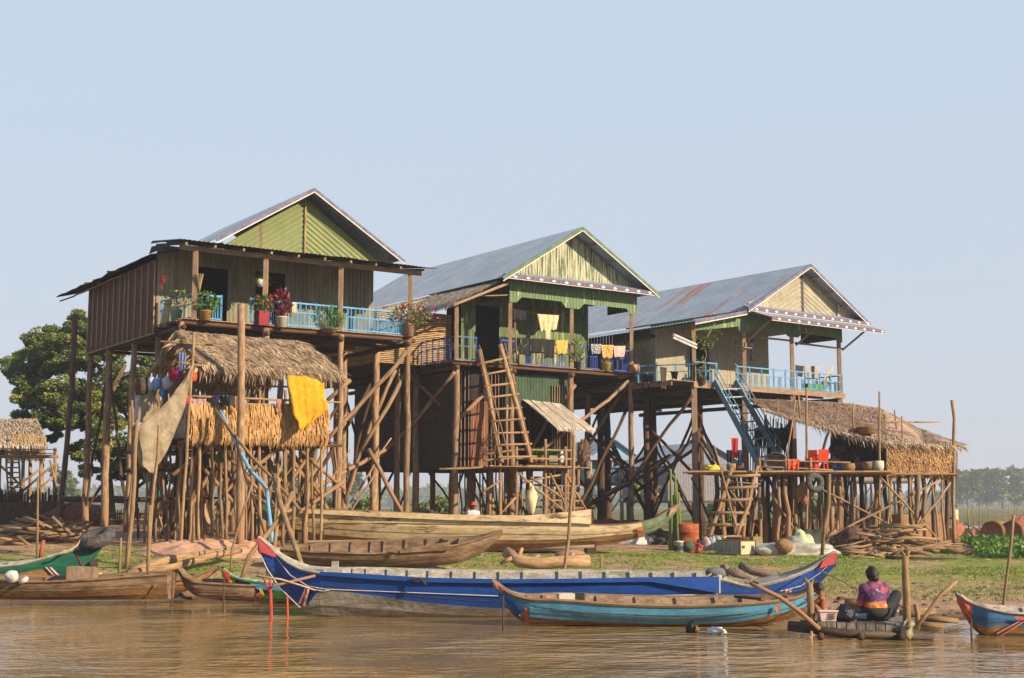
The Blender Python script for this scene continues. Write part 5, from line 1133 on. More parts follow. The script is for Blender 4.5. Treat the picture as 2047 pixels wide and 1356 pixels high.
graywood = mat('weathered_hull_grey', S(176, 168, 150), S(132, 122, 100), (1, 1, 3.5), 1.4, .36, .62, bump=.4, fine=.25, c3=S(74, 66, 54), sc3=(.6, 1, 2.2), lo3=.6, hi3=.72)
insidew = mat('inside_planks_pale', S(178, 172, 156), S(138, 130, 112), (1, 1, 3), 3, .4, .62, bump=.3, fine=.25)
redtip = mat('faded_red_paint', S(214, 88, 82), S(196, 76, 72), ns=3, bump=.1, fine=.1)
redtip2 = mat('coral_paint', S(216, 112, 88), S(190, 92, 72), ns=3, bump=.1, fine=.1)
teal = mat('worn_sky_blue_paint', S(92, 158, 182), S(70, 134, 162), (1, 1, 2.4), 1.6, .36, .66, rough=.5, bump=.2, fine=.14, c3=S(116, 140, 128), sc3=(1.2, 1, 4), lo3=.58, hi3=.7)
brownhull = mat('brown_wet_planks', S(150, 110, 62), S(104, 74, 40), (1, 1, 3.5), 1.8, .38, .62, bump=.4, fine=.25)
cream = mat('peeling_cream_hull', S(224, 202, 160), S(204, 174, 124), (1, 1, 3), 1.2, .36, .62, bump=.35, fine=.14, c3=S(112, 88, 60), sc3=(.9, 1, 5), lo3=.55, hi3=.64)
oldbrown = mat('old_brown_planks', S(150, 122, 90), S(104, 80, 56), (1, 1, 4), 1.6, .36, .62, bump=.4, fine=.25)
amber = mat('amber_lower_planks', S(190, 142, 82), S(146, 100, 52), (1, 1, 4), 1.2, .36, .62, bump=.35, fine=.2, c3=S(214, 186, 130), sc3=(.8, 1, 4), lo3=.55, hi3=.66)
gtip = mat('faded_green_tip', S(104, 128, 90), S(130, 140, 104), ns=3, bump=.2, fine=.2); pinktip = mat('faded_pink_tip', S(196, 142, 112), ns=4)
dgreen = mat('deep_green_paint', S(32, 104, 78), S(26, 86, 66), (1, 1, 2), 1.4, rough=.5, bump=.1, fine=.1, c3=S(120, 140, 100), lo3=.68, hi3=.74)
strw, strr = 'white', solid('stripe_red', S(178, 40, 40))
# big blue boat
b1 = boat('long royal blue boat with grey lower planks and a red tipped upswept prow', [(516, 1074, 1100, 1102, 27.7, .08), (532, 1086, 1136, 1138, 27.7, .14), (552, 1106, 1166, 1168, 27.7, .26), (575, 1124, 1190, 1196, 27.6, .6), (605, 1139, 1214, 1222, 27.5, .85), (640, 1146, 1182, 1232, 27.4, 1.1), (720, 1152, 1188, 1238, 27.3, 1.5), (850, 1160, 1206, 1243, 27.2, 1.75), (1000, 1163, 1217, 1247, 27.2, 1.8), (1150, 1162, 1214, 1247, 27.2, 1.8), (1300, 1160, 1206, 1246, 27.3, 1.6), (1435, 1158, 1200, 1240, 27.4, 1.35), (1500, 1172, 1196, 1230, 27.5, 1.1), (1570, 1158, 1190, 1214, 27.6, .8), (1620, 1138, 1180, 1192, 27.7, .45), (1650, 1118, 1150, 1155, 27.7, .2), (1671, 1104, 1128, 1130, 27.7, .1)],
    [royal, graywood, insidew, royal, royal, insidew], tipL=34, tipR=38, deckL=125, deckR=150, ribs=20, heel=.12,
    lines=[([(553, 1116), (580, 1150), (615, 1172), (650, 1178), (800, 1184), (1000, 1192), (1200, 1194), (1435, 1188)], .012, strw), ([(615, 1176), (645, 1182), (660, 1180)], .014, strw), ([(518, 1103), (535, 1140), (560, 1176), (600, 1215)], .014, strw), ([(1560, 1182), (1600, 1172), (1640, 1145), (1668, 1118)], .01, strw)],
    stripes=[(((515, 1073), (551, 1107), (553, 1115), (520, 1104)), redtip), (((1645, 1120), (1672, 1103), (1668, 1127), (1637, 1137)), redtip), (((612, 1172), (621, 1172), (611, 1212), (597, 1206)), strw), (((615, 1172), (618, 1172), (606, 1212), (601, 1208)), strr), (((1569, 1180), (1580, 1178), (1582, 1198), (1572, 1200)), strw), (((1573, 1180), (1577, 1179), (1578, 1198), (1575, 1199)), strr)])
# upper plank with the square end of the blue boat
mb = MB(); P = []
for px, y0, y1, Y in ((640, 1143, 1150, 27.36), (720, 1147, 1156, 27.26), (850, 1155, 1164, 27.16), (1000, 1158, 1166, 27.16), (1150, 1157, 1165, 27.16), (1300, 1154, 1163, 27.26), (1437, 1153, 1186, 27.36)): P.append([W(px, y0, Y - .02), W(px, y1, Y - .02)])
mb.grid(P); mb.build('upper_plank', royal_r, b1, solidify=.05)
mb = MB(); mb.bar(W(1437, 1153, 27.35), W(1437, 1186, 27.35), .05, .06); mb.bar(W(1437, 1155, 27.35), W(1442, 1157, 28.6), .05, .12); mb.build('end_plank', 'whitewash', b1)
mb = MB(); mb.bar(W(670, 1122, 27.7), W(670, 1148, 27.7), .13, .13); mb.build('mooring_post', insidew, b1)
mb = MB(); mb.bar(W(660, 1136, 28.1), W(660, 1148, 28.1), .12, .12); mb.build('mooring_post', insidew, b1)
for a, b in (((1400,1160),(1436,1140)), ((1410,1162),(1445,1147)), ((1420,1158),(1432,1150))): pole('oar', [W(*a, 28.0), W(*b, 28.3)], .025, b1, 'stick', .01)
mb = MB(); mb.blob(W(1432, 1146, 28.3), (.22, .15, .12), .2, 1.5); mb.build('bundle', solid('slate_cover', S(110, 112, 112)), b1, smooth=True)
mb = MB(); mb.tube([W(823, 1158, 27.1), W(838, 1158, 27.05), (W(846, 1162, 27.0)), W(852, 1170, 27.0)], .025, 0, 7); mb.build('hook', 'darkwood', b1)
# light blue boat
boat('sky blue boat with a coral tipped prow moored nearest the camera', [(984, 1161, 1168, 1170, 25.6, .1), (1000, 1172, 1196, 1198, 25.6, .16), (1015, 1184, 1213, 1216, 25.5, .38), (1032, 1192, 1228, 1236, 25.4, .55), (1060, 1199, 1234, 1249, 25.3, .8), (1120, 1201, 1240, 1252, 25.2, 1.05), (1220, 1208, 1246, 1255, 25.1, 1.25), (1350, 1212, 1250, 1257, 25.1, 1.3), (1470, 1209, 1246, 1256, 25.1, 1.2), (1540, 1204, 1232, 1250, 25.2, 1.0), (1590, 1196, 1220, 1236, 25.3, .7), (1615, 1186, 1210, 1215, 25.4, .4), (1640, 1166, 1184, 1186, 25.5, .22)],
    [teal, brownhull, mat('inside_planks_brown', S(160, 134, 106), S(120, 96, 72), (1, 1, 3), 3, bump=.3, fine=.25), teal, teal, 'stick'], tipL=20, tipR=1, deckL=62, deckR=60, ribs=9, heel=.08,
    lines=[([(1010, 1180), (1040, 1204), (1090, 1214), (1200, 1229), (1350, 1236), (1500, 1226)], .008, solid('seam', S(120, 120, 96))), ([(990, 1166), (1010, 1196), (1040, 1232)], .012, strw)],
    stripes=[(((1045, 1214), (1052, 1216), (1060, 1246), (1050, 1244)), solid('stripe_orange', S(206, 92, 52))), (((985, 1161), (1004, 1176), (1008, 1184), (992, 1176)), redtip2), (((993, 1178), (1010, 1188), (1042, 1224), (1034, 1234)), royal), (((1548, 1212), (1556, 1208), (1558, 1214), (1552, 1226)), solid('stripe_orange2', S(214, 110, 70)))])
mb = MB(); a = W(1118, 1196, 25.8); mb.box(a + V((.12, 0, .02)), (.3, .24, .14), .2, 0); mb.box(a + V((.38, .02, .02)), (.2, .22, .16), -.2, 1); solo(mb, 'boat_motor', [solid('motor_cream', S(214, 206, 180)), solid('motor_dark', S(76, 74, 62))], 'small cream and dark motor lying in the sky blue boat', 'motor')
mb = MB(); mb.bar(W(1476, 1192, 25.9), W(1530, 1197, 25.5), .3, .05); mb.bar(W(1480, 1200, 25.7), W(1480, 1210, 25.6), .04, .04); solo(mb, 'bench', 'darkwood', 'grey plank seat standing in the stern of the sky blue boat', 'seat')
# beached cream boat
b3 = boat('huge peeling cream boat propped on logs below the middle house', [(497, 978, 1000, 1001, 43.5, .3), (520, 1000, 1032, 1033, 43.4, .5), (545, 1014, 1040, 1050, 43.3, .8), (580, 1016, 1056, 1064, 43.1, 1.2), (640, 1018, 1068, 1080, 43.0, 1.6), (760, 1023, 1077, 1094, 42.8, 2.0), (900, 1030, 1080, 1101, 42.7, 2.1), (1050, 1033, 1080, 1102, 42.7, 2.1), (1150, 1046, 1078, 1098, 42.8, 1.9), (1210, 1050, 1072, 1090, 42.9, 1.6), (1270, 1046, 1066, 1078, 43.0, 1.2), (1310, 1036, 1060, 1062, 43.1, .7), (1338, 1018, 1040, 1041, 43.2, .45), (1357, 1008, 1018, 1019, 43.3, .3)],
    [cream, amber, oldbrown, gtip, gtip, oldbrown], tipL=62, tipR=72, deckL=60, deckR=120, ribs=6, heel=.0, wall=.08, rim=.012,
    stripes=[(((542, 1040), (552, 1044), (548, 1058), (540, 1052)), solid('stripe_teal', S(90, 140, 140))), (((1272, 1056), (1284, 1052), (1290, 1072), (1276, 1076)), solid('stripe_rose', S(190, 120, 84))), (((1340, 1018), (1357, 1008), (1352, 1020), (1336, 1032)), pinktip), (((498, 979), (514, 992), (520, 1002), (500, 998)), pinktip)],
    lines=[([(640, 1046), (760, 1046), (900, 1048), (1050, 1050), (1180, 1052)], .016, oldbrown), ([(600, 1066), (760, 1078), (900, 1084), (1050, 1086), (1200, 1080)], .014, oldbrown)])
mb = MB(); mb.grid([[W(px, y0, Y - .03), W(px, y1, Y - .03)] for px, y0, y1, Y in ((560, 1016, 1024, 43.1), (640, 1019, 1028, 42.98), (760, 1023, 1034, 42.78), (900, 1029, 1040, 42.68), (1050, 1031, 1044, 42.68), (1150, 1022, 1046, 42.78), (1181, 1018, 1049, 42.85))]); mb.build('upper_plank', cream, b3, solidify=.06)
mb = MB(); mb.bar(W(1181, 1018, 42.86), W(1181, 1049, 42.86), .07, .08); mb.build('end_plank', oldbrown, b3)
# props under it
for a, b, r, l in (((1060, 1100, 42.6), (1188, 1092, 42.4), .06, 'pale plank wedged under the stern half of the cream boat'), ((560, 1084, 41.5), (720, 1082, 42), .05, 'dark pole lying under the prow of the cream boat'), ((580, 1092, 41), (690, 1086, 41.6), .05, 'rust coloured pole lying under the prow of the cream boat')):
    tag(pole('log', [W(*a), W(*b)], r, None, 'plank', .01), l, 'log')
for x in (600, 760, 940, 1180): 
    q = W(x, 1090, 43.8); mb = MB(); mb.bar(V((q.x, q.y - .7, ground_z(q.x, q.y) + .1)), V((q.x, q.y + 1, ground_z(q.x, q.y) + .1)), .3, .35); 
    solo(mb, 'prop_log', 'darkwood', {600: 'squared timber propping the prow of the cream boat', 760: 'squared timber under the cream boat behind the old brown sampan', 940: 'squared timber under the middle of the cream boat', 1180: 'squared timber under the stern of the cream boat'}[x], 'timber')
# old brown sampan
b4 = boat('old bare brown sampan lying on the grass with its ribs showing', [(560, 1098, 1118, 1120, 35.6, .5), (600, 1103, 1126, 1129, 35.5, .9), (680, 1106, 1132, 1136, 35.3, 1.2), (760, 1107, 1132, 1138, 35.2, 1.3), (850, 1098, 1126, 1133, 35.2, 1.2), (915, 1090, 1118, 1126, 35.3, 1.0), (960, 1078, 1100, 1108, 35.5, .6), (990, 1066, 1084, 1085, 35.6, .35), (1004, 1061, 1068, 1069, 35.7, .25)],
    [oldbrown] * 6, deckL=12, deckR=95, ribs=9, heel=.3)
mb = MB(); mb.grid([[W(898, 1080, 35.25), W(898, 1098, 35.25)], [W(882, 1080, 36.3), W(884, 1098, 36.3)]]); mb.grid([[W(800, 1098, 35.15), W(800, 1106, 35.15)], [W(898, 1083, 35.2), W(898, 1100, 35.2)]]); mb.build('end_plank', oldbrown, b4, solidify=.05)
# green and yellow prow
kelly = mat('kelly_green_paint', S(60, 124, 62), S(50, 108, 54), ns=2, rough=.5, fine=.1); yelp = solid('yellow_paint', S(232, 184, 40)); redp = solid('red_paint', S(206, 60, 48)); blk = solid('black_paint', S(28, 28, 32)); skyp = solid('sky_paint', S(82, 146, 190))
boat('green boat with black wedge and red and yellow prow tip behind the blue prow', [(443, 1138, 1150, 1152, 31.2, .2), (455, 1148, 1168, 1170, 31.2, .3), (470, 1156, 1184, 1186, 31.2, .45), (490, 1162, 1194, 1198, 31.1, .7), (520, 1166, 1196, 1204, 31.0, .9), (570, 1168, 1198, 1206, 31.0, 1.1), (640, 1168, 1198, 1206, 31.0, 1.1), (700, 1168, 1196, 1204, 31.1, 1.0)],
    [kelly, kelly, insidew, yelp, kelly, kelly], tipL=26, deckL=52, ribs=4, heel=.03,
    stripes=[(((446, 1141), (458, 1144), (462, 1160), (452, 1160)), redp), (((470, 1160), (500, 1166), (524, 1184), (500, 1188)), blk), (((500, 1166), (560, 1170), (560, 1180), (515, 1178)), skyp), (((519, 1176), (525, 1176), (530, 1190), (522, 1192)), yelp), (((504, 1196), (508, 1200), (529, 1192), (525, 1188)), redp)])
# green boat with tyre at left
boat('deep green and cream boat at the left edge with a black tyre on its prow', [(-160, 1142, 1156, 1176, 31.3, 1.3), (-40, 1136, 1152, 1174, 31.3, 1.3), (40, 1128, 1146, 1172, 31.4, 1.2), (90, 1116, 1140, 1168, 31.5, 1.0), (130, 1104, 1160, 1164, 31.6, .8), (165, 1094, 1138, 1142, 31.7, .55), (190, 1085, 1106, 1108, 31.8, .4), (208, 1078, 1084, 1085, 31.9, .3)],
    [dgreen, amber, insidew, dgreen, dgreen, insidew], tipR=96, deckR=90, ribs=3, heel=.05,
    stripes=[(((91, 1134), (104, 1134), (130, 1160), (122, 1166)), strw), (((96, 1134), (100, 1134), (126, 1162), (123, 1164)), strr)], lines=[([(150, 1100), (158, 1118), (165, 1134)], .012, strr)])
def torus(c, Rr, rr, axis, m, name, label, cat, nu=28, nv=10, flatten=.8, tread=True):
    c = V(c); ax = V(axis).normalized(); e = ax.orthogonal().normalized(); g = ax.cross(e); rows = []
    for i in range(nu + 1):
        t = 2 * math.pi * i / nu; d = e * math.cos(t) + g * math.sin(t); row = []
        for j in range(nv + 1):
            p = 2 * math.pi * j / nv; k = rr * (1 + (.06 if (tread and i % 2 and abs(p) < 1.2) else 0)); row.append(c + d * (Rr + math.cos(p) * k * .85) + ax * math.sin(p) * rr * flatten)
        rows.append(row)
    mb = MB(); mb.grid(rows); return solo(mb, name, m, label, cat, smooth=True)
torus(W(193, 1077, 31.85), .31, .155, (-.25, -.35, 1), 'rubber', 'tyre', 'worn black tyre tied flat on the green prow at the left', 'tyre', flatten=1.0)
torus(W(1629, 965, 50.1), .26, .14, (.35, -1, .1), 'rubber', 'tyre', 'grey tyre hanging from the edge of the kitchen floor', 'tyre')
tag(pole('rope', [W(110, 1112, 31.3), W(130, 1105, 31.3), W(155, 1090, 31.5), W(160, 1080, 31.6)], .022, None, 'bamboo', .02), 'pale rope tied around the tyre on the green prow', 'rope')
tag(pole('bow_peg', [W(80, 1120, 31.9), W(87, 1080, 31.9)], .05, None, solid('orange_wood', S(170, 96, 56)), .0), 'short orange brown peg standing in the green boat', 'peg')
# brown boat at left
boat('long plain brown boat low in the water at the left edge', [(-180, 1158, 1178, 1199, 30.1, 1.2), (-60, 1160, 1180, 1200, 30.1, 1.2), (60, 1164, 1182, 1201, 30.1, 1.2), (180, 1160, 1180, 1201, 30.1, 1.1), (270, 1153, 1176, 1200, 30.2, 1.0), (334, 1149, 1174, 1199, 30.3, .85)], [oldbrown, brownhull, oldbrown, oldbrown, oldbrown, oldbrown], deckR=12, ribs=6, heel=.05)
mb = MB(); a = W(165, 1146, 30.9); mb.box(a, (.6, .5, .3), .1, 0); mb.tube([a + V((.1, .1, .1)), a + V((.25, 0, .22))], .12, 1, 8); solo(mb, 'wooden_box', ['plank', 'tin_dark'], 'low wooden box with a dark rolled cover in the long brown boat', 'box')
mb = MB(); c = W(24, 1160, 30.0); mb.blob(c + V((0, 0, .08)), (.16, .1, .13), .3, 1.5); solo(mb, 'plastic_jug', 'whitewash', 'cut cream plastic jug lying in the long brown boat', 'jug', smooth=True)
mb = MB(); mb.tube([W(40, 1165, 30.0), W(52, 1158, 30.0), W(55, 1154, 30.0)], [.06, .06, .03], 0, 9); solo(mb, 'bottle', 'white', 'white bottle lying beside the cream jug', 'bottle', smooth=True)
# small old sampans
boat('small weathered sampan with a raised point between the brown and green boats', [(356, 1136, 1148, 1149, 31.0, .22), (368, 1152, 1172, 1174, 31.0, .35), (388, 1164, 1188, 1192, 30.9, .6), (420, 1167, 1190, 1199, 30.9, .8), (470, 1170, 1192, 1201, 30.9, .8), (520, 1172, 1194, 1202, 31.0, .7)], [oldbrown, brownhull, oldbrown, oldbrown, oldbrown, oldbrown], deckL=40, ribs=3, heel=.04)
boat('broken end of an old sampan on the bank behind the small weathered sampan', [(335, 1160, 1176, 1186, 32.3, .6), (360, 1160, 1174, 1184, 32.3, .6), (390, 1153, 1164, 1172, 32.3, .5), (415, 1142, 1150, 1154, 32.4, .35), (432, 1134, 1138, 1140, 32.5, .25)], [amber, amber, oldbrown, oldbrown, oldbrown, oldbrown], deckR=25, ribs=2, heel=.03)
# right boat
boat('blue boat with orange red prow cut by the right edge', [(1919, 1190, 1206, 1208, 23.6, .2), (1932, 1200, 1226, 1230, 23.6, .3), (1950, 1208, 1246, 1250, 23.6, .5), (1975, 1216, 1254, 1271, 23.5, .75), (2010, 1224, 1250, 1278, 23.5, 1.0), (2060, 1228, 1254, 1279, 23.5, 1.15), (2160, 1230, 1258, 1280, 23.5, 1.2), (2280, 1230, 1258, 1280, 23.5, 1.2)], [mat('mid_blue_paint', S(66, 118, 158), S(54, 98, 138), (1, 1, 2), 1.6, rough=.5, bump=.15, fine=.15), amber, insidew, redtip2, redtip2, insidew], tipL=26, deckL=60, ribs=4, heel=.04,
    stripes=[(((1990, 1266), (2000, 1272), (2052, 1240), (2046, 1236)), strw), (((1993, 1268), (1998, 1271), (2052, 1238), (2048, 1236)), strr), (((2025, 1231), (2060, 1234), (2060, 1242), (2030, 1238)), redtip2)])
# tiny prow behind the blue boat
boat('tiny red and yellow prow tip poking up behind the blue boat', [(1030, 1162, 1168, 1170, 29.6, .3), (1050, 1158, 1164, 1168, 29.6, .3), (1068, 1148, 1158, 1160, 29.6, .25), (1080, 1144, 1150, 1152, 29.6, .2)], [redp, redp, redp, yelp, yelp, yelp], tipR=10, ribs=0, heel=.0)
# red mooring stakes and ropes
redst = solid('red_stakes', S(200, 74, 58))
for pts, l in (([(527, 1156), (540, 1184), (541, 1226)], 'bent red stake in the water, leftmost of three at the blue prow'), ([(540, 1158), (542, 1190), (543, 1226)], 'upright red stake in the water, middle of three at the blue prow'), ([(574, 1192), (575, 1228)], 'short red stake in the water, right of three at the blue prow')):
    tag(pole('red_stake', [W(x, y, 26.6 if x < 560 else 26.9) for x, y in pts] + [V((W(pts[-1][0], 1200, 26.6).x, 26.6, -.3))], .024, None, redst, .0), l, 'stake')
for pts, r, l in (([(512, 1152, 26.8), (530, 1154, 26.6), (560, 1158, 26.6), (600, 1170, 26.9), (630, 1180, 27.0)], .018, 'pale rope from the red stakes across the blue prow'), ([(545, 1172, 26.5), (585, 1162, 26.9), (630, 1151, 27.1)], .028, 'thin brown branch lying across the blue prow'), ([(1633, 1138, 27.5), (1680, 1160, 25.6), (1722, 1184, 23.7)], .014, 'pale mooring rope from the blue stern to the washing raft')):
    tag(pole('rope', [W(*q) for q in pts], r, None, 'bamboo' if r < .02 else 'wood', .0, taper=1), l, 'rope' if r < .02 else 'branch')
for x, y0, y1, Y, l in ((1006, 1190, 1262, 24.6, 'thin dark mooring stick beside the sky blue prow'), (448, 1160, 1200, 29.5, 'thin dark mooring stick beside the green prow'), (345, 1148, 1196, 30.0, 'thin mooring stick at the end of the long brown boat'), (1941, 1240, 1286, 22.5, 'thin dark mooring stick beside the right blue boat')):
    a = W(x, y0, Y); tag(pole('stake', [V((a.x, a.y, -.5)), a], .02, None, 'darkwood', .01), l, 'stake')
for pts, Y, r, l in (([(1148, 870), (1146, 960), (1136, 1080), (1125, 1152)], 32.5, .045, 'long thin bamboo pole standing in front of the cream boat'), ([(2026, 1030), (2020, 1090), (2010, 1170), (2006, 1222)], 25.2, .03, 'thin pole standing by the right blue boat'), ([(1958, 1085), (1956, 1125)], 45, .03, 'short peg at the edge of the green plants'), ([(1928, 1046), (2000, 1078)], 58, .035, 'slanting dark stick over the barrel traps')):
    tag(pole('pole', [W(x, y, Y) for x, y in pts] + ([V((W(pts[-1][0], 1150, Y).x, Y, ground_z(W(pts[-1][0], 1150, Y).x, Y) - .3))] if Y < 50 else []), r, None, 'stick', .015), l, 'pole')
# big Y shaped stakes near the raft
for grp, l in (([[(1643, 1110, 36), (1648, 1050, 36), (1656, 1010, 36), (1658, 948, 36)], [(1648, 1078, 36), (1672, 1060, 36)]], 'crooked forked pole standing behind the blue stern'),):
    rt = thing('forked_pole', l, 'pole', W(1643, 1112, 36))
    for g_ in grp: pole('branch', [W(*q) for q in g_] , .05, rt, 'stick', .01)
def log(pts, r, label, m='stick', name='log', cat='log', n=9, wob=.03, knots=.12, taper=.8):
    return tag(pole(name, pts, r, None, m, wob, taper, n, .4, knots), label, cat)
log([W(262, 1143, 34.2), W(330, 1122, 35), W(400, 1110, 36.5), W(492, 1096, 38.5)], .13, 'upper of two long pale bamboo trunks lying by the left boats', 'stick')
log([W(255, 1148, 33.6), W(345, 1134, 34.4), W(420, 1112, 35.6), W(480, 1100, 36.8)], .105, 'lower of two long pale bamboo trunks lying by the left boats', 'stick')
dw = mat('driftwood', S(196, 160, 116), S(150, 116, 78), WSC, 1.6, .38, .66, uv=True, bump=.6)
dr = thing('driftwood_log', 'thick forked driftwood log lying below the cream boat', 'driftwood', W(1100, 1132, 34))
mb = MB(); mb.tube(wobble([W(1012, 1104, 34.3), W(1040, 1122, 34), W(1080, 1128, 34), (W(1130, 1122, 34)), W(1178, 1122, 34.1)], .04, .4), [.14, .17, .15, .15, .14, .13, .14, .13, .14, .13, .14][:99] if False else .15, 0, 10); mb.build('stem', dw, dr, smooth=True)
for a, b, r in (((1035, 1118), (1044, 1096), .06), ((1024, 1116), (1000, 1126), .06), ((1140, 1120), (1146, 1106), .07), ((1060, 1125), (1078, 1110), .05)): pole('branch', [W(*a, 34), W(*b, 34.1)], r, dr, dw, .02, .7)
log([W(1114, 1112, 35.2), W(1140, 1108, 35.3), W(1168, 1112, 35.3)], .14, 'short thick log behind the forked driftwood', 'plank')
st2 = thing('stump', 'grey forked stump with spreading roots on the grass behind the blue stern', 'stump', W(1490, 1150, 31.5))
for pts, r in (([(1448, 1128), (1454, 1145), (1462, 1158)], .08), ([(1452, 1142), (1480, 1150), (1500, 1158), (1520, 1165)], .1), ([(1455, 1140), (1440, 1132)], .06)): pole('root', [W(x, y, 31.3) for x, y in pts], r, st2, mat('grey_root', S(140, 122, 104), uv=True, bump=.6) if 'grey_root' not in MATS else MATS['grey_root'], .02, .7)
log([W(1480, 1130, 31.9), W(1500, 1142, 31.7), W(1535, 1152, 31.5), W(1570, 1158, 31.3)], .08, 'long grey bent root lying right of the stump', MATS['grey_root'])

# ================= FIREWOOD PILES: every stick big enough to count is a part of its pile
def pile(name, label, x0, x1, ytop, ybot, Y0, Y1, n, r, L, seed, wild=.85):
    random.seed(seed); b = W((x0 + x1) / 2, 1040, (Y0 + Y1) / 2); rt = thing(name, label, 'firewood', gp(b.x, b.y, 0))
    xm = (x0 + x1) / 2
    for i in range(n):
        t = R(-1, 1); px = xm + t * (x1 - x0) / 2; Y = R(Y0, Y1); q = W(px, 1040, Y); z0 = ground_z(q.x, q.y); zt = W(px, ytop, (Y0 + Y1) / 2).z
        z = z0 + (zt - z0) * (1 - t * t) ** .7 * R(.0, 1); l = L * R(.4, 1); a = R(-.35, .35) * (1 if R(0, 1) < wild else 3); az = R(-.6, .6)
        d = V((math.cos(a) * math.cos(az), math.sin(az), math.sin(a) * .55)) * l / 2
        pole('stick', [V((q.x, q.y, z)) - d, V((q.x, q.y, z)) + V((0, 0, R(-.08, .08))), V((q.x, q.y, z)) + d], r * R(.6, 1.5), rt, 'stick', .03, .75, 6)
    random.seed(seed + 1)
pile('firewood_pile', 'heap of bent branches on the left bank below the far thatched house', 0, 175, 1040, 1078, 41.5, 44, 70, .05, 2.2, 3, .55)
pile('firewood_pile', 'large heap of thin firewood sticks below the thatched kitchen', 1690, 1880, 1048, 1105, 44.5, 48, 95, .042, 2.0, 5)
pile('firewood_pile', 'low scatter of split logs in front of the large firewood heap', 1690, 1850, 1090, 1112, 41.5, 43.5, 34, .05, .8, 9)
log([W(1880, 1100, 44.5), W(1945, 1108, 44)], .1, 'grey log lying right of the firewood heap', 'wood'); log([W(1770, 1115, 41.2), W(1850, 1118, 41), W(1950, 1122, 41)], .06, 'long dark pole lying on the bank before the firewood', 'darkwood')
log([W(1810, 1102, 43), W(1900, 1082, 44)], .05, 'pale pole slanting out of the firewood heap', 'stick')

# ================= ITEMS ALONG THE BANK UNDER THE RIGHT HOUSE
Yb = 47.5
def stand(px, Y): q = W(px, 1050, Y); q.z = ground_z(q.x, q.y); return q
c = stand(1373, Yb); mb = MB(); mb.lathe(c, [(.0, .0), (.42, 0), (.42, .3), (.435, .31), (.42, .33), (.42, .62), (.435, .63), (.42, .65), (.42, .92), (.40, .93), (.38, .88), (0, .88)], 0, 22); solo(mb, 'oil_drum', mat('rust_drum', S(176, 92, 46), S(134, 66, 34), ns=3, lo3=.6, c3=S(90, 60, 40), bump=.2), 'rusty orange drum standing beside the white bucket', 'drum', smooth=True)
c = stand(1356, 45.5); bk = thing('bucket', 'white bucket with dark print and lid under the right house', 'bucket', c)
mb = MB(); mb.lathe(c, [(0, 0), (.13, 0), (.16, .34), (.17, .34), (.17, .38), (0, .39)], 0, 18); mb.build('pail', 'white', bk, smooth=True)
mb = MB(); mb.lathe(c + V((0, -.004, 0)), [(.142, .08), (.154, .22)], 0, 18); mb.build('label', solid('dark_print', S(60, 66, 84)), bk)
bm = thing('bamboo_bundle', 'bundle of tall green bamboo poles leaning on the right house post', 'bamboo', stand(1345, 47.2))
gb_ = mat('green_bamboo', S(118, 130, 62), S(92, 104, 48), (3, 2, 1), 2, uv=True, isl=.0, bump=.1, ov=.15)
for px, top in ((1338, 960), (1343, 938), (1347, 950), (1351, 945), (1355, 965), (1341, 990), (1359, 985), (1349, 975)): q = stand(px, 47.2 + R(-.15, .2)); pole('bamboo_pole', [q, W(px + R(-4, 4), top, 47.5)], .05, bm, gb_, .01, .8)
# cream speaker crate
S1 = Frame(1480, 1095, 43.6, 30); zc0 = stand(1480, 44).z
cr = thing('speaker_box', 'cream box with dark corners and panelled side lying on the grass', 'box', S1.p(.3, .6, zc0))
mb = MB(); mb.fbox(S1, 0, .62, 0, 1.25, zc0 + .02, zc0 + .44); mb.build('case', solid('cream_board', S(222, 200, 156)), cr)
for i in range(3):
    mb = MB(); v0, v1 = .05 + i * .41, .40 + i * .41; mb.hexa([S1.p(-.012, v0, zc0 + .07), S1.p(.0, v0, zc0 + .07), S1.p(.0, v1, zc0 + .07), S1.p(-.012, v1, zc0 + .07)], [S1.p(-.012, v0, zc0 + .40), S1.p(.0, v0, zc0 + .40), S1.p(.0, v1, zc0 + .40), S1.p(-.012, v1, zc0 + .40)]); mb.build('side_panel', solid('grey_panel', S(170, 162, 144)), cr)
for u in (.12, .50): mb = MB(); mb.fbox(S1, u - .05, u + .05, -.02, .0, zc0 + .22, zc0 + .30); mb.build('handle', solid('brown_handle', S(110, 74, 56)), cr)
mb = MB(); 
for u in (0, .62): mb.fbox(S1, u - .015, u + .015, -.02, .02, zc0, zc0 + .45)
mb.fbox(S1, -.02, .64, -.02, 1.27, zc0 + .44, zc0 + .46); mb.build('edging', solid('edge_brown', S(110, 84, 60)), cr)
c = stand(1511, 45.5); mb = MB(); mb.box(c + V((0, 0, .28)), (.34, .26, .56), .3); mb.tube([c + V((0, 0, .56)), c + V((0, 0, .64))], .05, 0, 8); solo(mb, 'jerrycan', solid('olive_can', S(160, 140, 78)), 'olive yellow jerrycan standing behind the cream box', 'jerrycan')
mb = MB(); c = stand(1475, 46.8); mb.lathe(c, [(0, 0), (.4, 0), (.4, .45), (.42, .46), (.38, .42), (0, .42)], 0, 18); solo(mb, 'metal_tub', solid('tub_brown', S(112, 78, 62)), 'brown metal tub behind the cream box', 'tub', smooth=True)
mb = MB(); c = stand(1470, 45.6); mb.box(c + V((0, 0, .12)), (.8, .4, .16), 0.1); solo(mb, 'blue_tray', solid('slate_blue', S(96, 122, 146)), 'flat slate blue tray behind the cream box', 'tray')
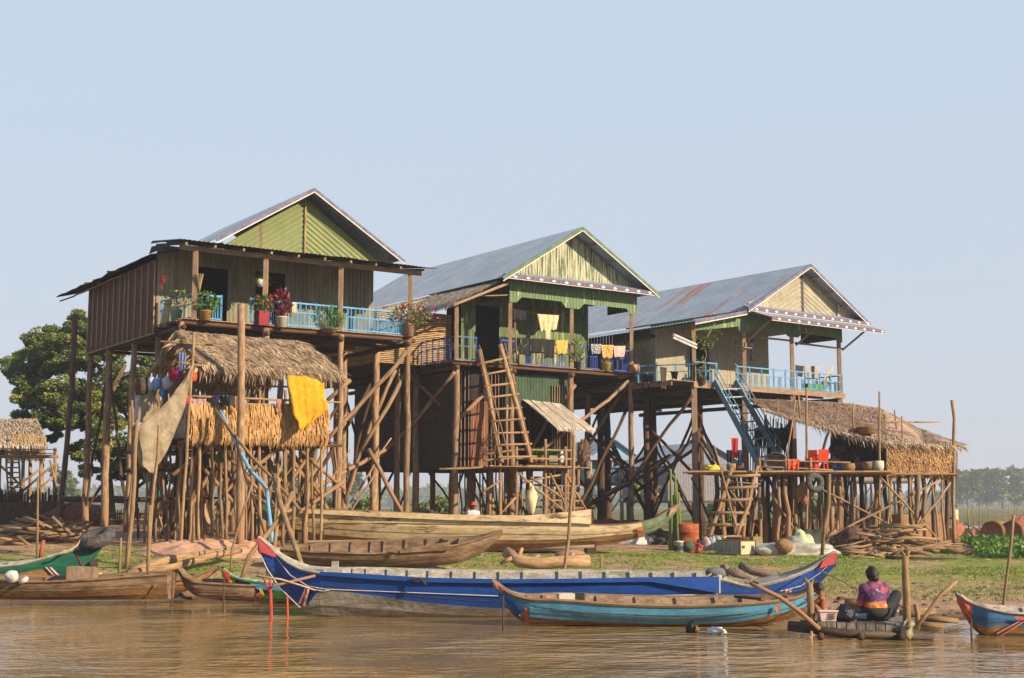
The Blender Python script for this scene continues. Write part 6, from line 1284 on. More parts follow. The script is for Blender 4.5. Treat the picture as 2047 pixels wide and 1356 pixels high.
for px, l, cc in ((1412, 'red and white sack under the log ladder', S(210, 180, 176)), (1424, 'pale blue sack under the log ladder', S(190, 200, 206)), (1436, 'green striped sack under the log ladder', S(150, 176, 140)), (1450, 'yellow patterned sack under the log ladder', S(206, 184, 120))):
    c = stand(px, 47.2); mb = MB(); mb.blob(c + V((0, 0, .2)), (.17, .15, .27), .3, 1.6, 0, 14, 10, px); solo(mb, 'sack', mat('sack%d' % px, cc, tuple(v * .6 for v in cc[:3]) + (1,), (6, 6, 1), 3), l, 'sack', smooth=True)
mb = MB(); c = stand(1393, 46.2); mb.blob(c + V((-.25, .2, .16)), (.2, .16, .2), .3, 1.6); solo(mb, 'net_bundle', solid('dark_green_net', S(70, 88, 72)), 'small dark green net bundle beside the rusty drum', 'net', smooth=True)
# mesh, tarps and basket heap
tarp = mat('clear_tarp', S(190, 186, 170), S(156, 150, 134), ns=3, bump=.5, rough=.5, fine=.12)
def tarpmound(cpx, Y, rx, ry, h, name, m, label, cat, amp=.25, seed=1, dz=0):
    c = stand(cpx, Y); mb = MB(); mb.blob(c + V((0, 0, dz)), (rx, ry, h), amp, 2.4, 0, 30, 16, seed, flat=-.05); return solo(mb, name, m, label, cat, smooth=True)
tarpmound(1580, 44.3, 1.35, .7, .42, 'tarpaulin', tarp, 'rumpled translucent tarpaulin spread on the grass before the kitchen stilts', 'tarpaulin', .5, 4)
tarpmound(1600, 44.4, .5, .35, .62, 'sack', solid('pale_green_sack', S(192, 200, 156)), 'pale green sack bulging on top of the tarpaulin', 'sack', .3, 6, dz=.1)
tarpmound(1625, 45.6, .8, .5, .75, 'net_bundle', mat('black_net', S(74, 74, 62), ns=6, bump=.8, fine=.3), 'dark fishing net heap behind the tarpaulin', 'net', .4, 8)
c = stand(1566, 43.7); mb = MB(); mb.blob(c + V((0, 0, .3)), (.3, .28, .24), .1, 1); solo(mb, 'basket', wick, 'round upturned wicker basket lying on the tarpaulin', 'basket', smooth=True)
mb = MB(); c = stand(1702, 45.5); mb.blob(c + V((0, 0, .25)), (.6, .4, .55), .35, 2.5, 0, 20, 12, 9, flat=-.25); solo(mb, 'net_bundle', mat('maroon_net', S(108, 74, 60), ns=6, bump=.8, fine=.3), 'dark maroon net heap left of the firewood', 'net', smooth=True)
# red net fence and barrel traps at right
rn = mat('red_net', S(190, 112, 88), S(160, 90, 72), (1, 1, 1), 4, rough=.9, fine=.3, alpha=.75)
mb = MB(); rows = []
tops = [1072, 1040, 1052, 1044, 1060, 1046, 1052, 1036, 1050, 1040, 1055]
for k in (0, 1):
    rows.append([])
    for i in range(61):
        px = 1842 + i * 4.3; j = i / 6; a = int(min(9, j)); f = j - a; t = lerp(tops[a], tops[a + 1], f) + 4 * math.sin(f * math.pi); q = W(px, t, 60 + .3 * math.sin(i))
        if k: q = V((q.x, q.y, ground_z(q.x, q.y)))
        rows[-1].append(q)
mb.grid(rows); solo(mb, 'net_fence', rn, 'sagging reddish fishing net fence at the right behind the standing man', 'fence')
nf = thing('stick_fence', 'row of thin bare stakes behind the reddish net at the right', 'fence', stand(1960, 63))
for i in range(34): px = 1850 + i * 6.4 + R(-3, 3); pole('stake', [stand(px, 63), W(px + R(-4, 4), R(1000, 1055), 63)], .03, nf, 'stick', .04, .7, 5)
tarpmound(2050, 56, .9, .6, 1.0, 'net_bundle', rn, 'heaped reddish net at the right edge beside the barrel traps', 'net', .4, 8)
mb = MB(); mb.grid([[W(x, 1052, 66) for x in (1845, 1900, 1950, 2040)], [W(x, 1056, 64.5) for x in (1845, 1900, 1950, 2040)]]); solo(mb, 'blue_tarp_roof', solid('tarp_pale', S(170, 176, 190)), 'low pale tarpaulin roof behind the net fence', 'tarpaulin')
for px, l in ((1983, 'left of two big woven barrel fish traps lying on the green plants'), (2022, 'right of two big woven barrel fish traps lying on the green plants')):
    c = stand(px, 55.5) + V((0, 0, .42)); T_ = Matrix.Rotation(math.radians(90), 3, 'X') @ Matrix.Rotation(math.radians(0), 3, 'Y'); T_ = Matrix.Rotation(math.radians(-35), 3, 'Z') @ T_
    mb = MB(); mb.lathe(c, [(0, .02), (.4, 0), (.43, .1), (.45, -.6), (.42, -1.3), (0, -1.3)], 0, 20, T_); solo(mb, 'fish_trap', wick, l, 'fish trap', smooth=True)
# debris near the raft on the right bank
for pts, r, l in (([(1846, 1236), (1915, 1242)], .07, 'pale short log on the mud right of the raft'), ([(1800, 1228), (1870, 1222)], .08, 'thick brown log on the mud behind the raft'), ([(1840, 1250), (1885, 1252)], .06, 'wet stub of log right of the raft'), ([(1690, 1205), (1760, 1208)], .09, 'pale flat log behind the seated woman')):
    log([W(*q, 25.2) for q in pts], r, l, 'stick')
mb = MB(); c = stand(1240, 31.2); mb.blob(c + V((0, .1, .03)), (.42, .2, .1), .6, 3); solo(mb, 'torn_sheet', solid('tan_sheet', S(200, 158, 112)), 'crumpled tan sheet on the grass near the upright peg', 'sheet', smooth=True)
mb = MB(); c = W(1432, 1252, 24); mb.blob(V((c.x, c.y, .04)), (.16, .12, .07), .5, 2.5); solo(mb, 'plastic_bag', solid('white_plastic', S(225, 225, 222)), 'white plastic bag floating beside the swimmer', 'plastic bag', smooth=True)
for a, b, l, m_ in (((1012, 1117), (1018, 1124), 'grey and white plastic scrap by the sand pile', 'whitewash'), ((1385, 1080), (1392, 1084), 'small red lid on the ground left of the bucket', redp)):
    q = stand(a[0], 33 if a[0] < 1100 else 45); mb = MB(); mb.blob(q + V((0, 0, .03)), (.14, .1, .05), .4, 3); solo(mb, 'plastic_scrap', m_, l, 'litter', smooth=True)

# dark clutter under the middle and right houses
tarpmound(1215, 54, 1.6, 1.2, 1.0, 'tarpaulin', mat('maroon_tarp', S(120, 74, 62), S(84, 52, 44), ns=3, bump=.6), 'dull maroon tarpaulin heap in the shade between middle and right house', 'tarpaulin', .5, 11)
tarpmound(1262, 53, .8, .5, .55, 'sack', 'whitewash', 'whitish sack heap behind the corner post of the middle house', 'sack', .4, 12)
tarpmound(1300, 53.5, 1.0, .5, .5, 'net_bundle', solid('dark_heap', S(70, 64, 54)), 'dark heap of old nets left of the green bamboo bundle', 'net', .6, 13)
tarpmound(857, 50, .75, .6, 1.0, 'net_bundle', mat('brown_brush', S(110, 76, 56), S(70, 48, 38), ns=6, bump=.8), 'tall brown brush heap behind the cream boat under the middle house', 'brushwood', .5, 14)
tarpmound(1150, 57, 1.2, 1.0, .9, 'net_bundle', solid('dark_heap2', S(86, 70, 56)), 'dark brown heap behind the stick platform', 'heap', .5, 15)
# curved old plank and orange netting behind the hut stakes
tag(pole('leaning_plank', [W(405, 920, 43), W(398, 980, 43), W(402, 1020, 43), W(418, 1065, 42.8)], .2, None, 'plank', .0, n=6), 'broad curved grey brown plank leaning among the hut stakes', 'plank')
mb = MB(); mb.grid([[W(x, 985 + 6 * math.sin(x * .05), 47) for x in range(330, 420, 8)], [gpx(x, 47) for x in range(330, 420, 8)]]); solo(mb, 'panel_fence', mat('orange_boards', S(150, 96, 56), S(104, 66, 40), (6, 6, 1), 3, bump=.5), 'low orange brown board fence deep under the left house', 'fence')
for x, y, l, m_ in ((310, 1000, 'pale blue cloth on the fence under the left house', 'whitewash'), (322, 990, 'turquoise cloth under the left house', solid('turq', S(80, 160, 176)))): cloth('cloth', [W(x - 7, y - 8, 46.5), W(x + 7, y - 8, 46.5), W(x + 6, y + 14, 46.5), W(x - 5, y + 12, 46.5)], l, 'cloth', m_, 1, .03, 6, 6)
mb = MB(); mb.bar(V((stand(915, 46.8).x, 46.8, 1.4)), V((stand(960, 46.4).x, 46.4, 1.42)), .5, .07)
for px in (918, 957):
    mb.bar(stand(px, 46.6), V((stand(px, 46.6).x, 46.6, 1.38)), .08, .08)
solo(mb, 'low_bench', 'plank', 'low plank bench under the two people behind the cream boat', 'bench')

# background bushes, fences and sheds beyond the stilts
random.seed(31)
for px, w_, y_, l in ((560, 70, 992, 'dull green bush beyond the stilts, behind the crossed mooring poles'), (655, 60, 996, 'dull green bush in the gap right of the thatched hut'), (745, 80, 1000, 'low bush seen between the tall stilts of the left house corner'), (870, 70, 1004, 'low bush behind the brown brush heap'), (1010, 60, 1004, 'low bush behind the hanging cream sack'), (1165, 50, 1000, 'low bush left of the far blue house'), (1450, 60, 1002, 'low bush behind the log ladder'), (1600, 80, 1002, 'low bush behind the kitchen stilts below the tyre'), (25, 70, 1000, 'low bush under the far left house')):
    Yb_ = R(76, 96); tree('bush', l, [(stand(px, Yb_), .06), (W(px, y_ + 12, Yb_), .04)], [], [(px + R(-.5, .5) * w_, R(y_, 1030), w_ * R(.14, .24)) for k in range(9)], Yb_, 150, .3, .2, ['leaf_dark', 'leaf'], 'bushes beyond the stilts', dY=1)
def fence_run(x0, x1, Y, ytop, label, m='darkwood', n=60, rail=True):
    rt = thing('stick_fence', label, 'fence', stand((x0 + x1) / 2, Y), 'rough stick fences'); mb = MB()
    for i in range(n): px = lerp(x0, x1, (i + R(.1, .9)) / n); mb.bar(stand(px, Y), W(px + R(-3, 3), ytop + R(-6, 10), Y), R(.04, .1), .03)
    mb.build('pickets', m, rt)
    for k in (.4, .8): pole('rail', [stand(x0, Y).lerp(W(x0, ytop, Y), k), stand(x1, Y).lerp(W(x1, ytop, Y), k)], .04, rt, 'stick', .03, 1)
fence_run(130, 300, 60, 1022, 'dark stick fence behind the leftmost stilts'); fence_run(430, 720, 63, 1026, 'rough dark fence of sticks behind the thatched hut and the left house')
fence_run(770, 905, 66, 1020, 'dark stick fence in the shade behind the middle house'); fence_run(1390, 1560, 67, 1036, 'low stick fence behind the log ladder'); fence_run(1600, 1720, 70, 1040, 'low stick fence behind the kitchen stilts')
tag(pole('log', [W(250, 905, 54), W(440, 912, 54)], .07, None, 'darkwood', .03), 'long dark pole tied across the left house stilts at mid height', 'log')
mb = MB(); q = stand(1835, 60); mb.box(q + V((0, 0, .55)), (2.1, .8, 1.1), .15); solo(mb, 'board_screen', solid('tan_board', S(176, 136, 98)), 'low tan board screen under the right end of the kitchen', 'screen')
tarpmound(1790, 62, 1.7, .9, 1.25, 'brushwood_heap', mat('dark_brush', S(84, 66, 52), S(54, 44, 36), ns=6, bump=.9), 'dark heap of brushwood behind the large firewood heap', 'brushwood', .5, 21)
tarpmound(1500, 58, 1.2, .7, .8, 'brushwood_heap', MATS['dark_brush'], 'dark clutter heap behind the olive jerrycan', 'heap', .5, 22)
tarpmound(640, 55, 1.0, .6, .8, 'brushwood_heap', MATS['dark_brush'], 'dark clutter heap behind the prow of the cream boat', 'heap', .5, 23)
# ================= PEOPLE
def fuse_body(mb, mt, name, parent, voxel, smooth_n=3):
    """weld overlapping rounded volumes into one continuous surface"""
    ob = mb.build(name, mt, parent, smooth=True)
    rm = ob.modifiers.new('fuse', 'REMESH'); rm.mode = 'VOXEL'; rm.voxel_size = voxel
    sm = ob.modifiers.new('relax', 'SMOOTH'); sm.factor = .5; sm.iterations = smooth_n
    dg = bpy.context.evaluated_depsgraph_get(); me3 = bpy.data.meshes.new_from_object(ob.evaluated_get(dg)); ob.modifiers.clear(); ob.data = me3
    me3.polygons.foreach_set('use_smooth', [True] * len(me3.polygons)); me3.materials.clear()
    for x in (mt if isinstance(mt, (list, tuple)) else [mt]): me3.materials.append(M[x] if isinstance(x, str) else x)
    return ob
def capsule(mb, a, b, ra, rb, n=12):
    a = V(a); b = V(b); d = (b - a); L = d.length
    if L < 1e-5: return
    d.normalize(); P = []; Rr = []
    for k in range(4): t = math.pi / 2 * k / 4; P.append(a - d * ra * math.cos(t)); Rr.append(max(.002, ra * math.sin(t)))
    P += [a, a.lerp(b, .5), b]; Rr += [ra, (ra + rb) / 2 * 1.03, rb]
    for k in range(3, -1, -1): t = math.pi / 2 * k / 4; P.append(b + d * rb * math.cos(t)); Rr.append(max(.002, rb * math.sin(t)))
    mb.tube(P, Rr, 0, n)
def ellip(mb, c, r, Rz, n=14):
    rows = []
    for a in range(n + 1):
        ph = math.pi * a / n - math.pi / 2; rows.append([V(c) + Rz @ V((math.cos(ph) * math.cos(2 * math.pi * (b % (2 * n)) / (2 * n)) * r[0], math.cos(ph) * math.sin(2 * math.pi * (b % (2 * n)) / (2 * n)) * r[1], math.sin(ph) * r[2])) for b in range(2 * n + 1)])
    mb.grid(rows)
def person(label, base, yaw, joints, scale=1.0, top=None, bottom=None, hairlen=0, hat=None, head_dir=(0, 1, 0), sleeves=True, voxel=.012, build=1.0, child=False, group=None, headk=1.0):
    """joints in metres, x right, y forward, z up; yaw in degrees turns the figure (0 = facing away from the camera)"""
    Rz = Matrix.Rotation(math.radians(yaw), 3, 'Z'); root = thing('person', label, 'person', base, group)
    def P(q): return V(base) + Rz @ (V(q) * scale)
    J = {k: P(v) for k, v in joints.items()}; s_ = scale; hk = (1.25 if child else 1.0) * headk
    rad = dict(pelvis=.135, belly=.125, chest=.15, neck=.055, shl=.062, shr=.062, ell=.042, elr=.042, wrl=.03, wrr=.03, hipl=.085, hipr=.085, knl=.058, knr=.058, anl=.04, anr=.04, tol=.032, tor=.032, hdl=.026, hdr=.026)
    for k in rad: rad[k] *= s_ * build
    E_ = [('chest', 'neck'), ('neck', 'head'), ('shl', 'ell'), ('ell', 'wrl'), ('wrl', 'hdl'), ('shr', 'elr'), ('elr', 'wrr'), ('wrr', 'hdr'), ('hipl', 'knl'), ('knl', 'anl'), ('anl', 'tol'), ('hipr', 'knr'), ('knr', 'anr'), ('anr', 'tor'), ('chest', 'shl'), ('chest', 'shr'), ('pelvis', 'hipl'), ('pelvis', 'hipr')]
    rad['head'] = .05 * s_
    def limb(mb, f, keys=None):
        for p_, q_ in E_:
            if keys and not (p_ in keys and q_ in keys): continue
            ra, rb = rad[p_] * f, rad[q_] * f
            if p_ == 'chest' and q_ != 'neck': ra = rb = .075 * s_ * build * f
            if p_ == 'chest' and q_ == 'neck': ra, rb = .09 * s_ * build * f, .055 * s_ * f
            if p_ == 'pelvis': ra = rb = .1 * s_ * build * f
            a_, b_ = J[p_], J[q_]
            if q_ == 'head': b_ = a_.lerp(b_, .6)
            capsule(mb, a_, b_, ra, rb)
    def trunk_(mb, f, lo=True):
        k = s_ * build * f
        ellip(mb, J['chest'] + V((0, 0, .0)), (.165 * k, .112 * k, .17 * k), Rz); ellip(mb, J['chest'].lerp(J['belly'], .5), (.15 * k, .108 * k, .15 * k), Rz); ellip(mb, J['belly'], (.14 * k, .11 * k, .14 * k), Rz)
        ellip(mb, J['belly'].lerp(J['pelvis'], .6), (.155 * k, .12 * k, .13 * k), Rz)
        if lo: ellip(mb, J['pelvis'], (.17 * k, .13 * k, .12 * k), Rz)
    fw_ = (Rz @ V(head_dir)).normalized(); up = V((0, 0, 1)); up = (up - fw_ * up.dot(fw_)).normalized(); rt_ = fw_.cross(up)
    hc = J['head']; hs = s_ * hk
    def H(x, y, z): return hc + (rt_ * x + fw_ * y + up * z) * hs
    def ex(mb):
        nu, nv = 18, 14; rows = []
        for a in range(nv + 1):
            ph = math.pi * a / nv - math.pi / 2; row = []
            for b in range(nu + 1):
                th = 2 * math.pi * (b % nu) / nu; x, y, z = math.cos(ph) * math.cos(th), math.cos(ph) * math.sin(th), math.sin(ph)
                w_ = .074 * (1 - .22 * clamp(-z)); d_ = .094 * (1 - .12 * clamp(-z) * (1 if y > 0 else 2)); k = 1.0
                if y > .5 and -.1 < z < .25 and abs(x) > .15 and abs(x) < .55: k -= .06      # eye sockets
                if y > .6 and -.75 < z < -.45 and abs(x) < .35: k += .03                       # lips and chin
                row.append(H(x * w_ * k, y * d_ * k, z * .115))
            rows.append(row)
        mb.grid(rows, 0)
        mb.tube([H(0, .086, .018), H(0, .103, -.022), H(0, .09, -.03)], [.008 * hs, .016 * hs, .010 * hs], 0, 7)
        for sg in (-1, 1):
            mb.blob(H(sg * .075, -.008, -.005), (.012 * hs, .02 * hs, .03 * hs), 0, 1, 0, 8, 6)
            w0, h0 = J['wrl' if sg < 0 else 'wrr'], J['hdl' if sg < 0 else 'hdr']; d = (h0 - w0).normalized(); e = d.orthogonal().normalized(); e = (V((0, 0, 1)).cross(d)); e = e.normalized() if e.length > .1 else d.orthogonal().normalized(); n_ = d.cross(e)
            palm = w0.lerp(h0, .9)
            for i, (o_, l) in enumerate(((-.028, .058), (-.010, .07), (.010, .066), (.027, .05))):
                a = palm + e * o_ * s_; mb.tube([a, a + d * l * .55 * s_ - n_ * .006 * s_, a + d * l * .9 * s_ - n_ * .026 * s_], [.0105 * s_, .0095 * s_, .007 * s_], 0, 6)
            a = w0.lerp(h0, .35) + e * sg * -.026 * s_; mb.tube([a, a + (d * .5 + e * sg * -.8).normalized() * .035 * s_, a + (d * .95 + e * sg * -.5).normalized() * .06 * s_], [.012 * s_, .011 * s_, .008 * s_], 0, 6)
    mb = MB(); trunk_(mb, 1.0); limb(mb, 1.0); ex(mb); body = fuse_body(mb, 'skin', 'body', root, voxel * .7, 2)
    # hair cap
    mb = MB(); rows = []; nu, nv = 20, 10
    for a in range(nv + 1):
        ph = math.pi / 2 - (math.pi * .62) * a / nv; row = []
        for b in range(nu + 1):
            th = 2 * math.pi * (b % nu) / nu; x, y, z = math.cos(ph) * math.cos(th), math.cos(ph) * math.sin(th), math.sin(ph)
            if y > 0 and z < .45: z = lerp(z, .45, clamp(y * 1.6)); 
            k = 1 + .09 * mnoise.noise(V((x * 3, y * 3, z * 3 + scale))) + .04 * mnoise.noise(V((x * 14, y * 14, z * 6)))
            row.append(H(x * .089 * k, (y * .106 - .008) * k, z * .130 * k + .003))
        rows.append(row)
    mb.grid(rows, 0)
    if hairlen: mb.blob(H(0, -.075, -.05 - hairlen * .4), (.06 * hs, .04 * hs, (.05 + hairlen * .5) * hs), .2, 2, 0, 12, 8)
    mb.build('hair', 'hair', root, smooth=True, solidify=.006)
    mb = MB()
    for sg in (-1, 1): mb.blob(H(sg * .03, .083, .012), (.012 * hs, .006 * hs, .006 * hs), 0, 1, 0, 8, 6)
    mb.build('eyes', solid('eye_dark', S(40, 30, 26)), body, smooth=True)
    if hat:
        mb = MB(); T_ = Matrix((rt_, fw_, up)).transposed(); mb.lathe(H(0, 0, .045), [(.155 * hs, -.015), (.1 * hs, .005), (.095 * hs, .05), (.07 * hs, .085), (0, .095)], 0, 18, T_); mb.build('hat', hat, root, smooth=True, solidify=.008)
    if top:
        mb = MB(); trunk_(mb, 1.13, False); limb(mb, 1.24, ('chest', 'shl', 'shr') + (('ell', 'elr') if sleeves else ())); capsule(mb, J['chest'], J['chest'].lerp(J['neck'], .75), .1 * s_ * build, .065 * s_)
        fuse_body(mb, top, 'shirt', root, voxel, 4)
    if bottom:
        mb = MB(); k = s_ * build * 1.12; ellip(mb, J['pelvis'], (.175 * k, .14 * k, .10 * k), Rz); limb(mb, 1.28, ('pelvis', 'hipl', 'hipr', 'knl', 'knr', 'anl', 'anr')); fuse_body(mb, bottom, 'trousers', root, voxel, 4)
    return root
SIT = dict(pelvis=(0, 0, .12), belly=(0, .03, .28), chest=(0, .05, .43), neck=(0, .06, .58), head=(0, .09, .73), shl=(-.17, .05, .5), shr=(.17, .05, .5), ell=(-.24, .12, .26), elr=(.24, .14, .27), wrl=(-.14, .3, .2), wrr=(.14, .32, .22), hdl=(-.08, .36, .19), hdr=(.08, .38, .2), hipl=(-.12, .04, .1), hipr=(.12, .04, .1), knl=(-.36, .28, .13), knr=(.36, .28, .13), anl=(-.05, .36, .06), anr=(.06, .42, .06), tol=(.06, .4, .04), tor=(-.08, .46, .04))
SQUAT = dict(SIT, knl=(-.13, .3, .42), knr=(.13, .3, .42), anl=(-.1, .26, .06), anr=(.1, .26, .06), tol=(-.11, .38, .03), tor=(.11, .38, .03), ell=(-.2, .22, .38), elr=(.2, .22, .38), wrl=(-.05, .36, .45), wrr=(.05, .36, .45), hdl=(0, .42, .46), hdr=(.06, .42, .46))
STAND = dict(pelvis=(0, 0, .93), belly=(0, .01, 1.08), chest=(0, 0, 1.25), neck=(0, 0, 1.42), head=(0, .03, 1.56), shl=(-.18, 0, 1.36), shr=(.18, 0, 1.36), ell=(-.24, .04, 1.1), elr=(.24, .04, 1.1), wrl=(-.16, .24, 1.02), wrr=(.16, .24, 1.02), hdl=(-.13, .31, 1.02), hdr=(.13, .31, 1.02), hipl=(-.09, 0, .88), hipr=(.09, 0, .88), knl=(-.1, .02, .48), knr=(.1, .02, .48), anl=(-.1, -.01, .08), anr=(.1, -.01, .08), tol=(-.1, .13, .03), tor=(.1, .13, .03))
# ---- the washing raft
YR = 23.4; ZR = W(1700, 1238, YR).z
rf_ = thing('wooden_raft', 'low plank washing raft tied between forked posts at the water edge', 'raft', W(1730, 1262, YR))
wet = mat('wet_log', S(84, 66, 50), S(52, 42, 34), WSC, 2, uv=True, bump=.6, rough=.5)
def RP(px, v, z): q = W(px, 1240, YR + v); q.z = z; return q
for i in range(9):
    x0 = 1634 + i * 19.5; dz = -.012 * i
    mb = MB(); mb.hexa([RP(x0, -.45, ZR - .09 + dz), RP(x0 + 17.5, -.45, ZR - .09 + dz), RP(x0 + 17.5, .75, ZR - .07), RP(x0, .75, ZR - .07)], [RP(x0, -.45, ZR + dz + R(-.01, .01)), RP(x0 + 17.5, -.45, ZR + dz), RP(x0 + 17.5, .75, ZR), RP(x0, .75, ZR)]); mb.build('plank', mat('raft_plank', S(132, 124, 110), S(84, 76, 66), (4, 1, 1), 3, uv=True, bump=.6, ov=.25) if 'raft_plank' not in MATS else MATS['raft_plank'], rf_)
pole('float_log', [RP(1575, -.35, ZR - .08), RP(1700, -.42, ZR - .2), RP(1862, -.42, ZR - .26)], .085, rf_, wet, .02, 1)
pole('float_log', [RP(1600, .6, ZR - .14), RP(1820, .6, ZR - .2)], .08, rf_, wet, .02, 1)
for x in (1640, 1720, 1800): pole('cross_log', [RP(x, -.6, ZR - .24), RP(x, .8, ZR - .2)], .06, rf_, 'darkwood', .02, 1)
def forked(label, pts, forks, r, Y, m='stick', name='forked_post'):
    rt = thing(name, label, 'post', W(pts[0][0], pts[0][1], Y))
    pole('stem', [W(x, y, Y) for x, y in pts], r, rt, m, .006, .85, 9, .3)
    for a, b, rr in forks: pole('branch', [W(*a, Y), W(*b, Y)], rr, rt, m, .004, .7)
    return rt
forked('thick round post with a forked top at the right end of the raft', [(1813, 1262), (1812, 1200), (1810, 1150), (1810, 1112)], [((1810, 1114), (1801, 1102), .035), ((1811, 1114), (1818, 1100), .035)], .066, 23.0)
forked('shorter forked post at the left end of the raft beside the boy', [(1622, 1258), (1621, 1210), (1618, 1165)], [((1618, 1170), (1608, 1156), .035), ((1620, 1172), (1626, 1158), .02)], .062, 23.1)
forked('long crooked branch slanting up left from the raft over the sky blue boat', [(1638, 1258), (1600, 1225), (1560, 1195), (1520, 1175), (1500, 1166)], [((1502, 1167), (1498, 1158), .02), ((1502, 1167), (1488, 1165), .015)], .04, 22.9, 'wood', 'branch')
forked('long stick slanting up right from the raft across the mud', [(1828, 1258), (1850, 1230), (1880, 1190), (1912, 1162)], [], .035, 22.9, 'stick', 'branch')
forked('short knobbly stub post right of the raft post', [(1835, 1258), (1834, 1228), (1830, 1208)], [((1834, 1235), (1840, 1222), .03)], .045, 23.3)
mb = MB(); mb.blob(W(1812, 1262, 22.9), (.1, .08, .15), .8, 4); mb.tube([W(1812, 1256, 22.85), W(1825, 1244, 22.85)], .045, 0, 7); solo(mb, 'rag', solid('rag_cream', S(160, 148, 112)), 'knotted cream rag tied at the foot of the raft post', 'rag', smooth=True)
mb = MB(); mb.tube([W(1622, 1262, 22.8), W(1622, 1285, 22.8)], .02, 0, 6); mb.tube([W(1618, 1275, 22.8), W(1628, 1268, 22.8)], .02, 0, 6); solo(mb, 'peg', 'bamboo', 'split pale peg in the water at the left end of the raft', 'peg')
shirt = bpy.data.materials.new('floral_shirt'); shirt.use_nodes = True; n = shirt.node_tree; Lk = n.links.new
tc = nd('ShaderNodeTexCoord'); 
vz = nd('ShaderNodeTexVoronoi'); vz.inputs['Scale'].default_value = 6.5; Lk(tc.outputs['Object'], vz.inputs['Vector'])
nz_ = nd('ShaderNodeTexNoise'); nz_.inputs['Scale'].default_value = 14; nz_.inputs['Detail'].default_value = 3; Lk(tc.outputs['Object'], nz_.inputs['Vector'])
sp_ = nd('ShaderNodeSeparateXYZ'); Lk(tc.outputs['Object'], sp_.inputs[0])
c_ = mx(rmp(nz_.outputs[0], .42, .6), S(104, 50, 92), S(66, 42, 98)); c_ = mx(rmp(nz_.outputs[0], .6, .66), c_, S(190, 140, 130)); c_ = mx(rmp(vz.outputs['Distance'], .36, .26), c_, S(176, 66, 92))
hem = mx(rmp(nz_.outputs[0], .45, .6), S(228, 84, 36), S(240, 170, 60)); c_ = mx(rmp(sp_.outputs[2], .31, .26), c_, hem)
Lk(c_, n.nodes['Principled BSDF'].inputs['Base Color']); n.nodes['Principled BSDF'].inputs['Roughness'].default_value = .8
black_cloth = solid('black_trousers', S(48, 50, 54), .7, ns=9, bump=.3)
wj = dict(SIT, knr=(.42, .1, .4), anr=(.4, .26, .06), tor=(.4, .36, .03), knl=(-.44, .2, .12), anl=(-.1, .4, .07), tol=(.0, .44, .05), hipr=(.14, .03, .11), head=(-.02, .1, .74), ell=(-.25, .1, .26))
person('woman seated on the raft, back turned, in a purple floral shirt with orange hem', RP(1752, .12, ZR - .01), 8, wj, 1.0, shirt, black_cloth, hairlen=.02, head_dir=(-.25, 1, -.15), voxel=.011, build=1.2, headk=1.14)
bj = dict(SQUAT); bj['head'] = (0, .12, .71)
person('bare child crouching at the left end of the raft looking down', RP(1648, .1, ZR), 72, bj, .70, None, None, head_dir=(0, 1, -.45), voxel=.008, child=True)
# things on the raft
bx0 = RP(1654, -.32, ZR); bs_ = thing('basket', 'pale pink plastic laundry basket with slots on the raft', 'basket', bx0)
mb = MB(); cx_, cy_, cz_ = bx0 + V((.0, .0, 0)); w0, w1, d0, d1, hh = .12, .15, .09, .115, .17
mb.hexa([(cx_ - w0, cy_ - d0, cz_), (cx_ + w0, cy_ - d0, cz_), (cx_ + w0, cy_ + d0, cz_), (cx_ - w0, cy_ + d0, cz_)], [(cx_ - w1, cy_ - d1, cz_ + hh), (cx_ + w1, cy_ - d1, cz_ + hh), (cx_ + w1, cy_ + d1, cz_ + hh), (cx_ - w1, cy_ + d1, cz_ + hh)]); mb.build('tub', solid('basket_pink', S(232, 204, 190)), bs_)
mb = MB(); mb.fbox(Frame(1023.5, 678, 0.0001, 0), 0, 0, 0, 0, 0, 0) if False else None
for a, b in (((cx_ - w1 - .01, cy_ - d1 - .01), (cx_ + w1 + .01, cy_ - d1 - .01)),): mb.bar((a[0], a[1], cz_ + hh), (b[0], b[1], cz_ + hh), .02, .025)
mb.build('rim', solid('basket_pink', S(232, 204, 190)), bs_)
for i in range(3):
    for j in range(2):
        mb = MB(); mb.box((cx_ + .02 + j * .065, cy_ - .112 + .0, cz_ + .05 + i * .035), (.045, .03, .014)); mb.build('slot', solid('slot_dark', S(110, 84, 70)), bs_)
mb = MB(); mb.blob(RP(1690, -.2, ZR + .1), (.17, .15, .14), .4, 2.6, 0, 18, 12, 2); solo(mb, 'plastic_bag', mat('black_plastic', S(34, 38, 48), ns=6, rough=.3, bump=.9), 'crumpled black plastic bag on the raft between basket and woman', 'bag', smooth=True)
mb = MB(); mb.lathe(RP(1715, .15, ZR), [(0, 0), (.16, 0), (.2, .1), (.19, .1), (.15, .02), (0, .02)], 0, 18); solo(mb, 'basin', solid('basin_grey', S(160, 176, 186)), 'grey wash basin half hidden behind the seated woman', 'basin', smooth=True)
# swimmer
c = W(1379, 1252, 24.2); c.z = .0
sj = {k: (v[0], v[1], v[2] - .72) for k, v in SIT.items()}; sj['head'] = (0, .05, .055)
person('swimming child with only the wet head above the water beside the sky blue boat', c, -80, dict(sj, neck=(0, 0, -.12), chest=(0, -.08, -.28)), 1.1, None, None, head_dir=(0, 1, .1), voxel=.01)
# person standing at right
man = dict(STAND)
person('person standing in a pale yellow shirt at the far right', stand(1911, 57.5), 60, man, .93, solid('pale_yellow_shirt', S(214, 202, 150)), solid('brown_cloth', S(168, 108, 60)), head_dir=(0, 1, -.2), voxel=.018)
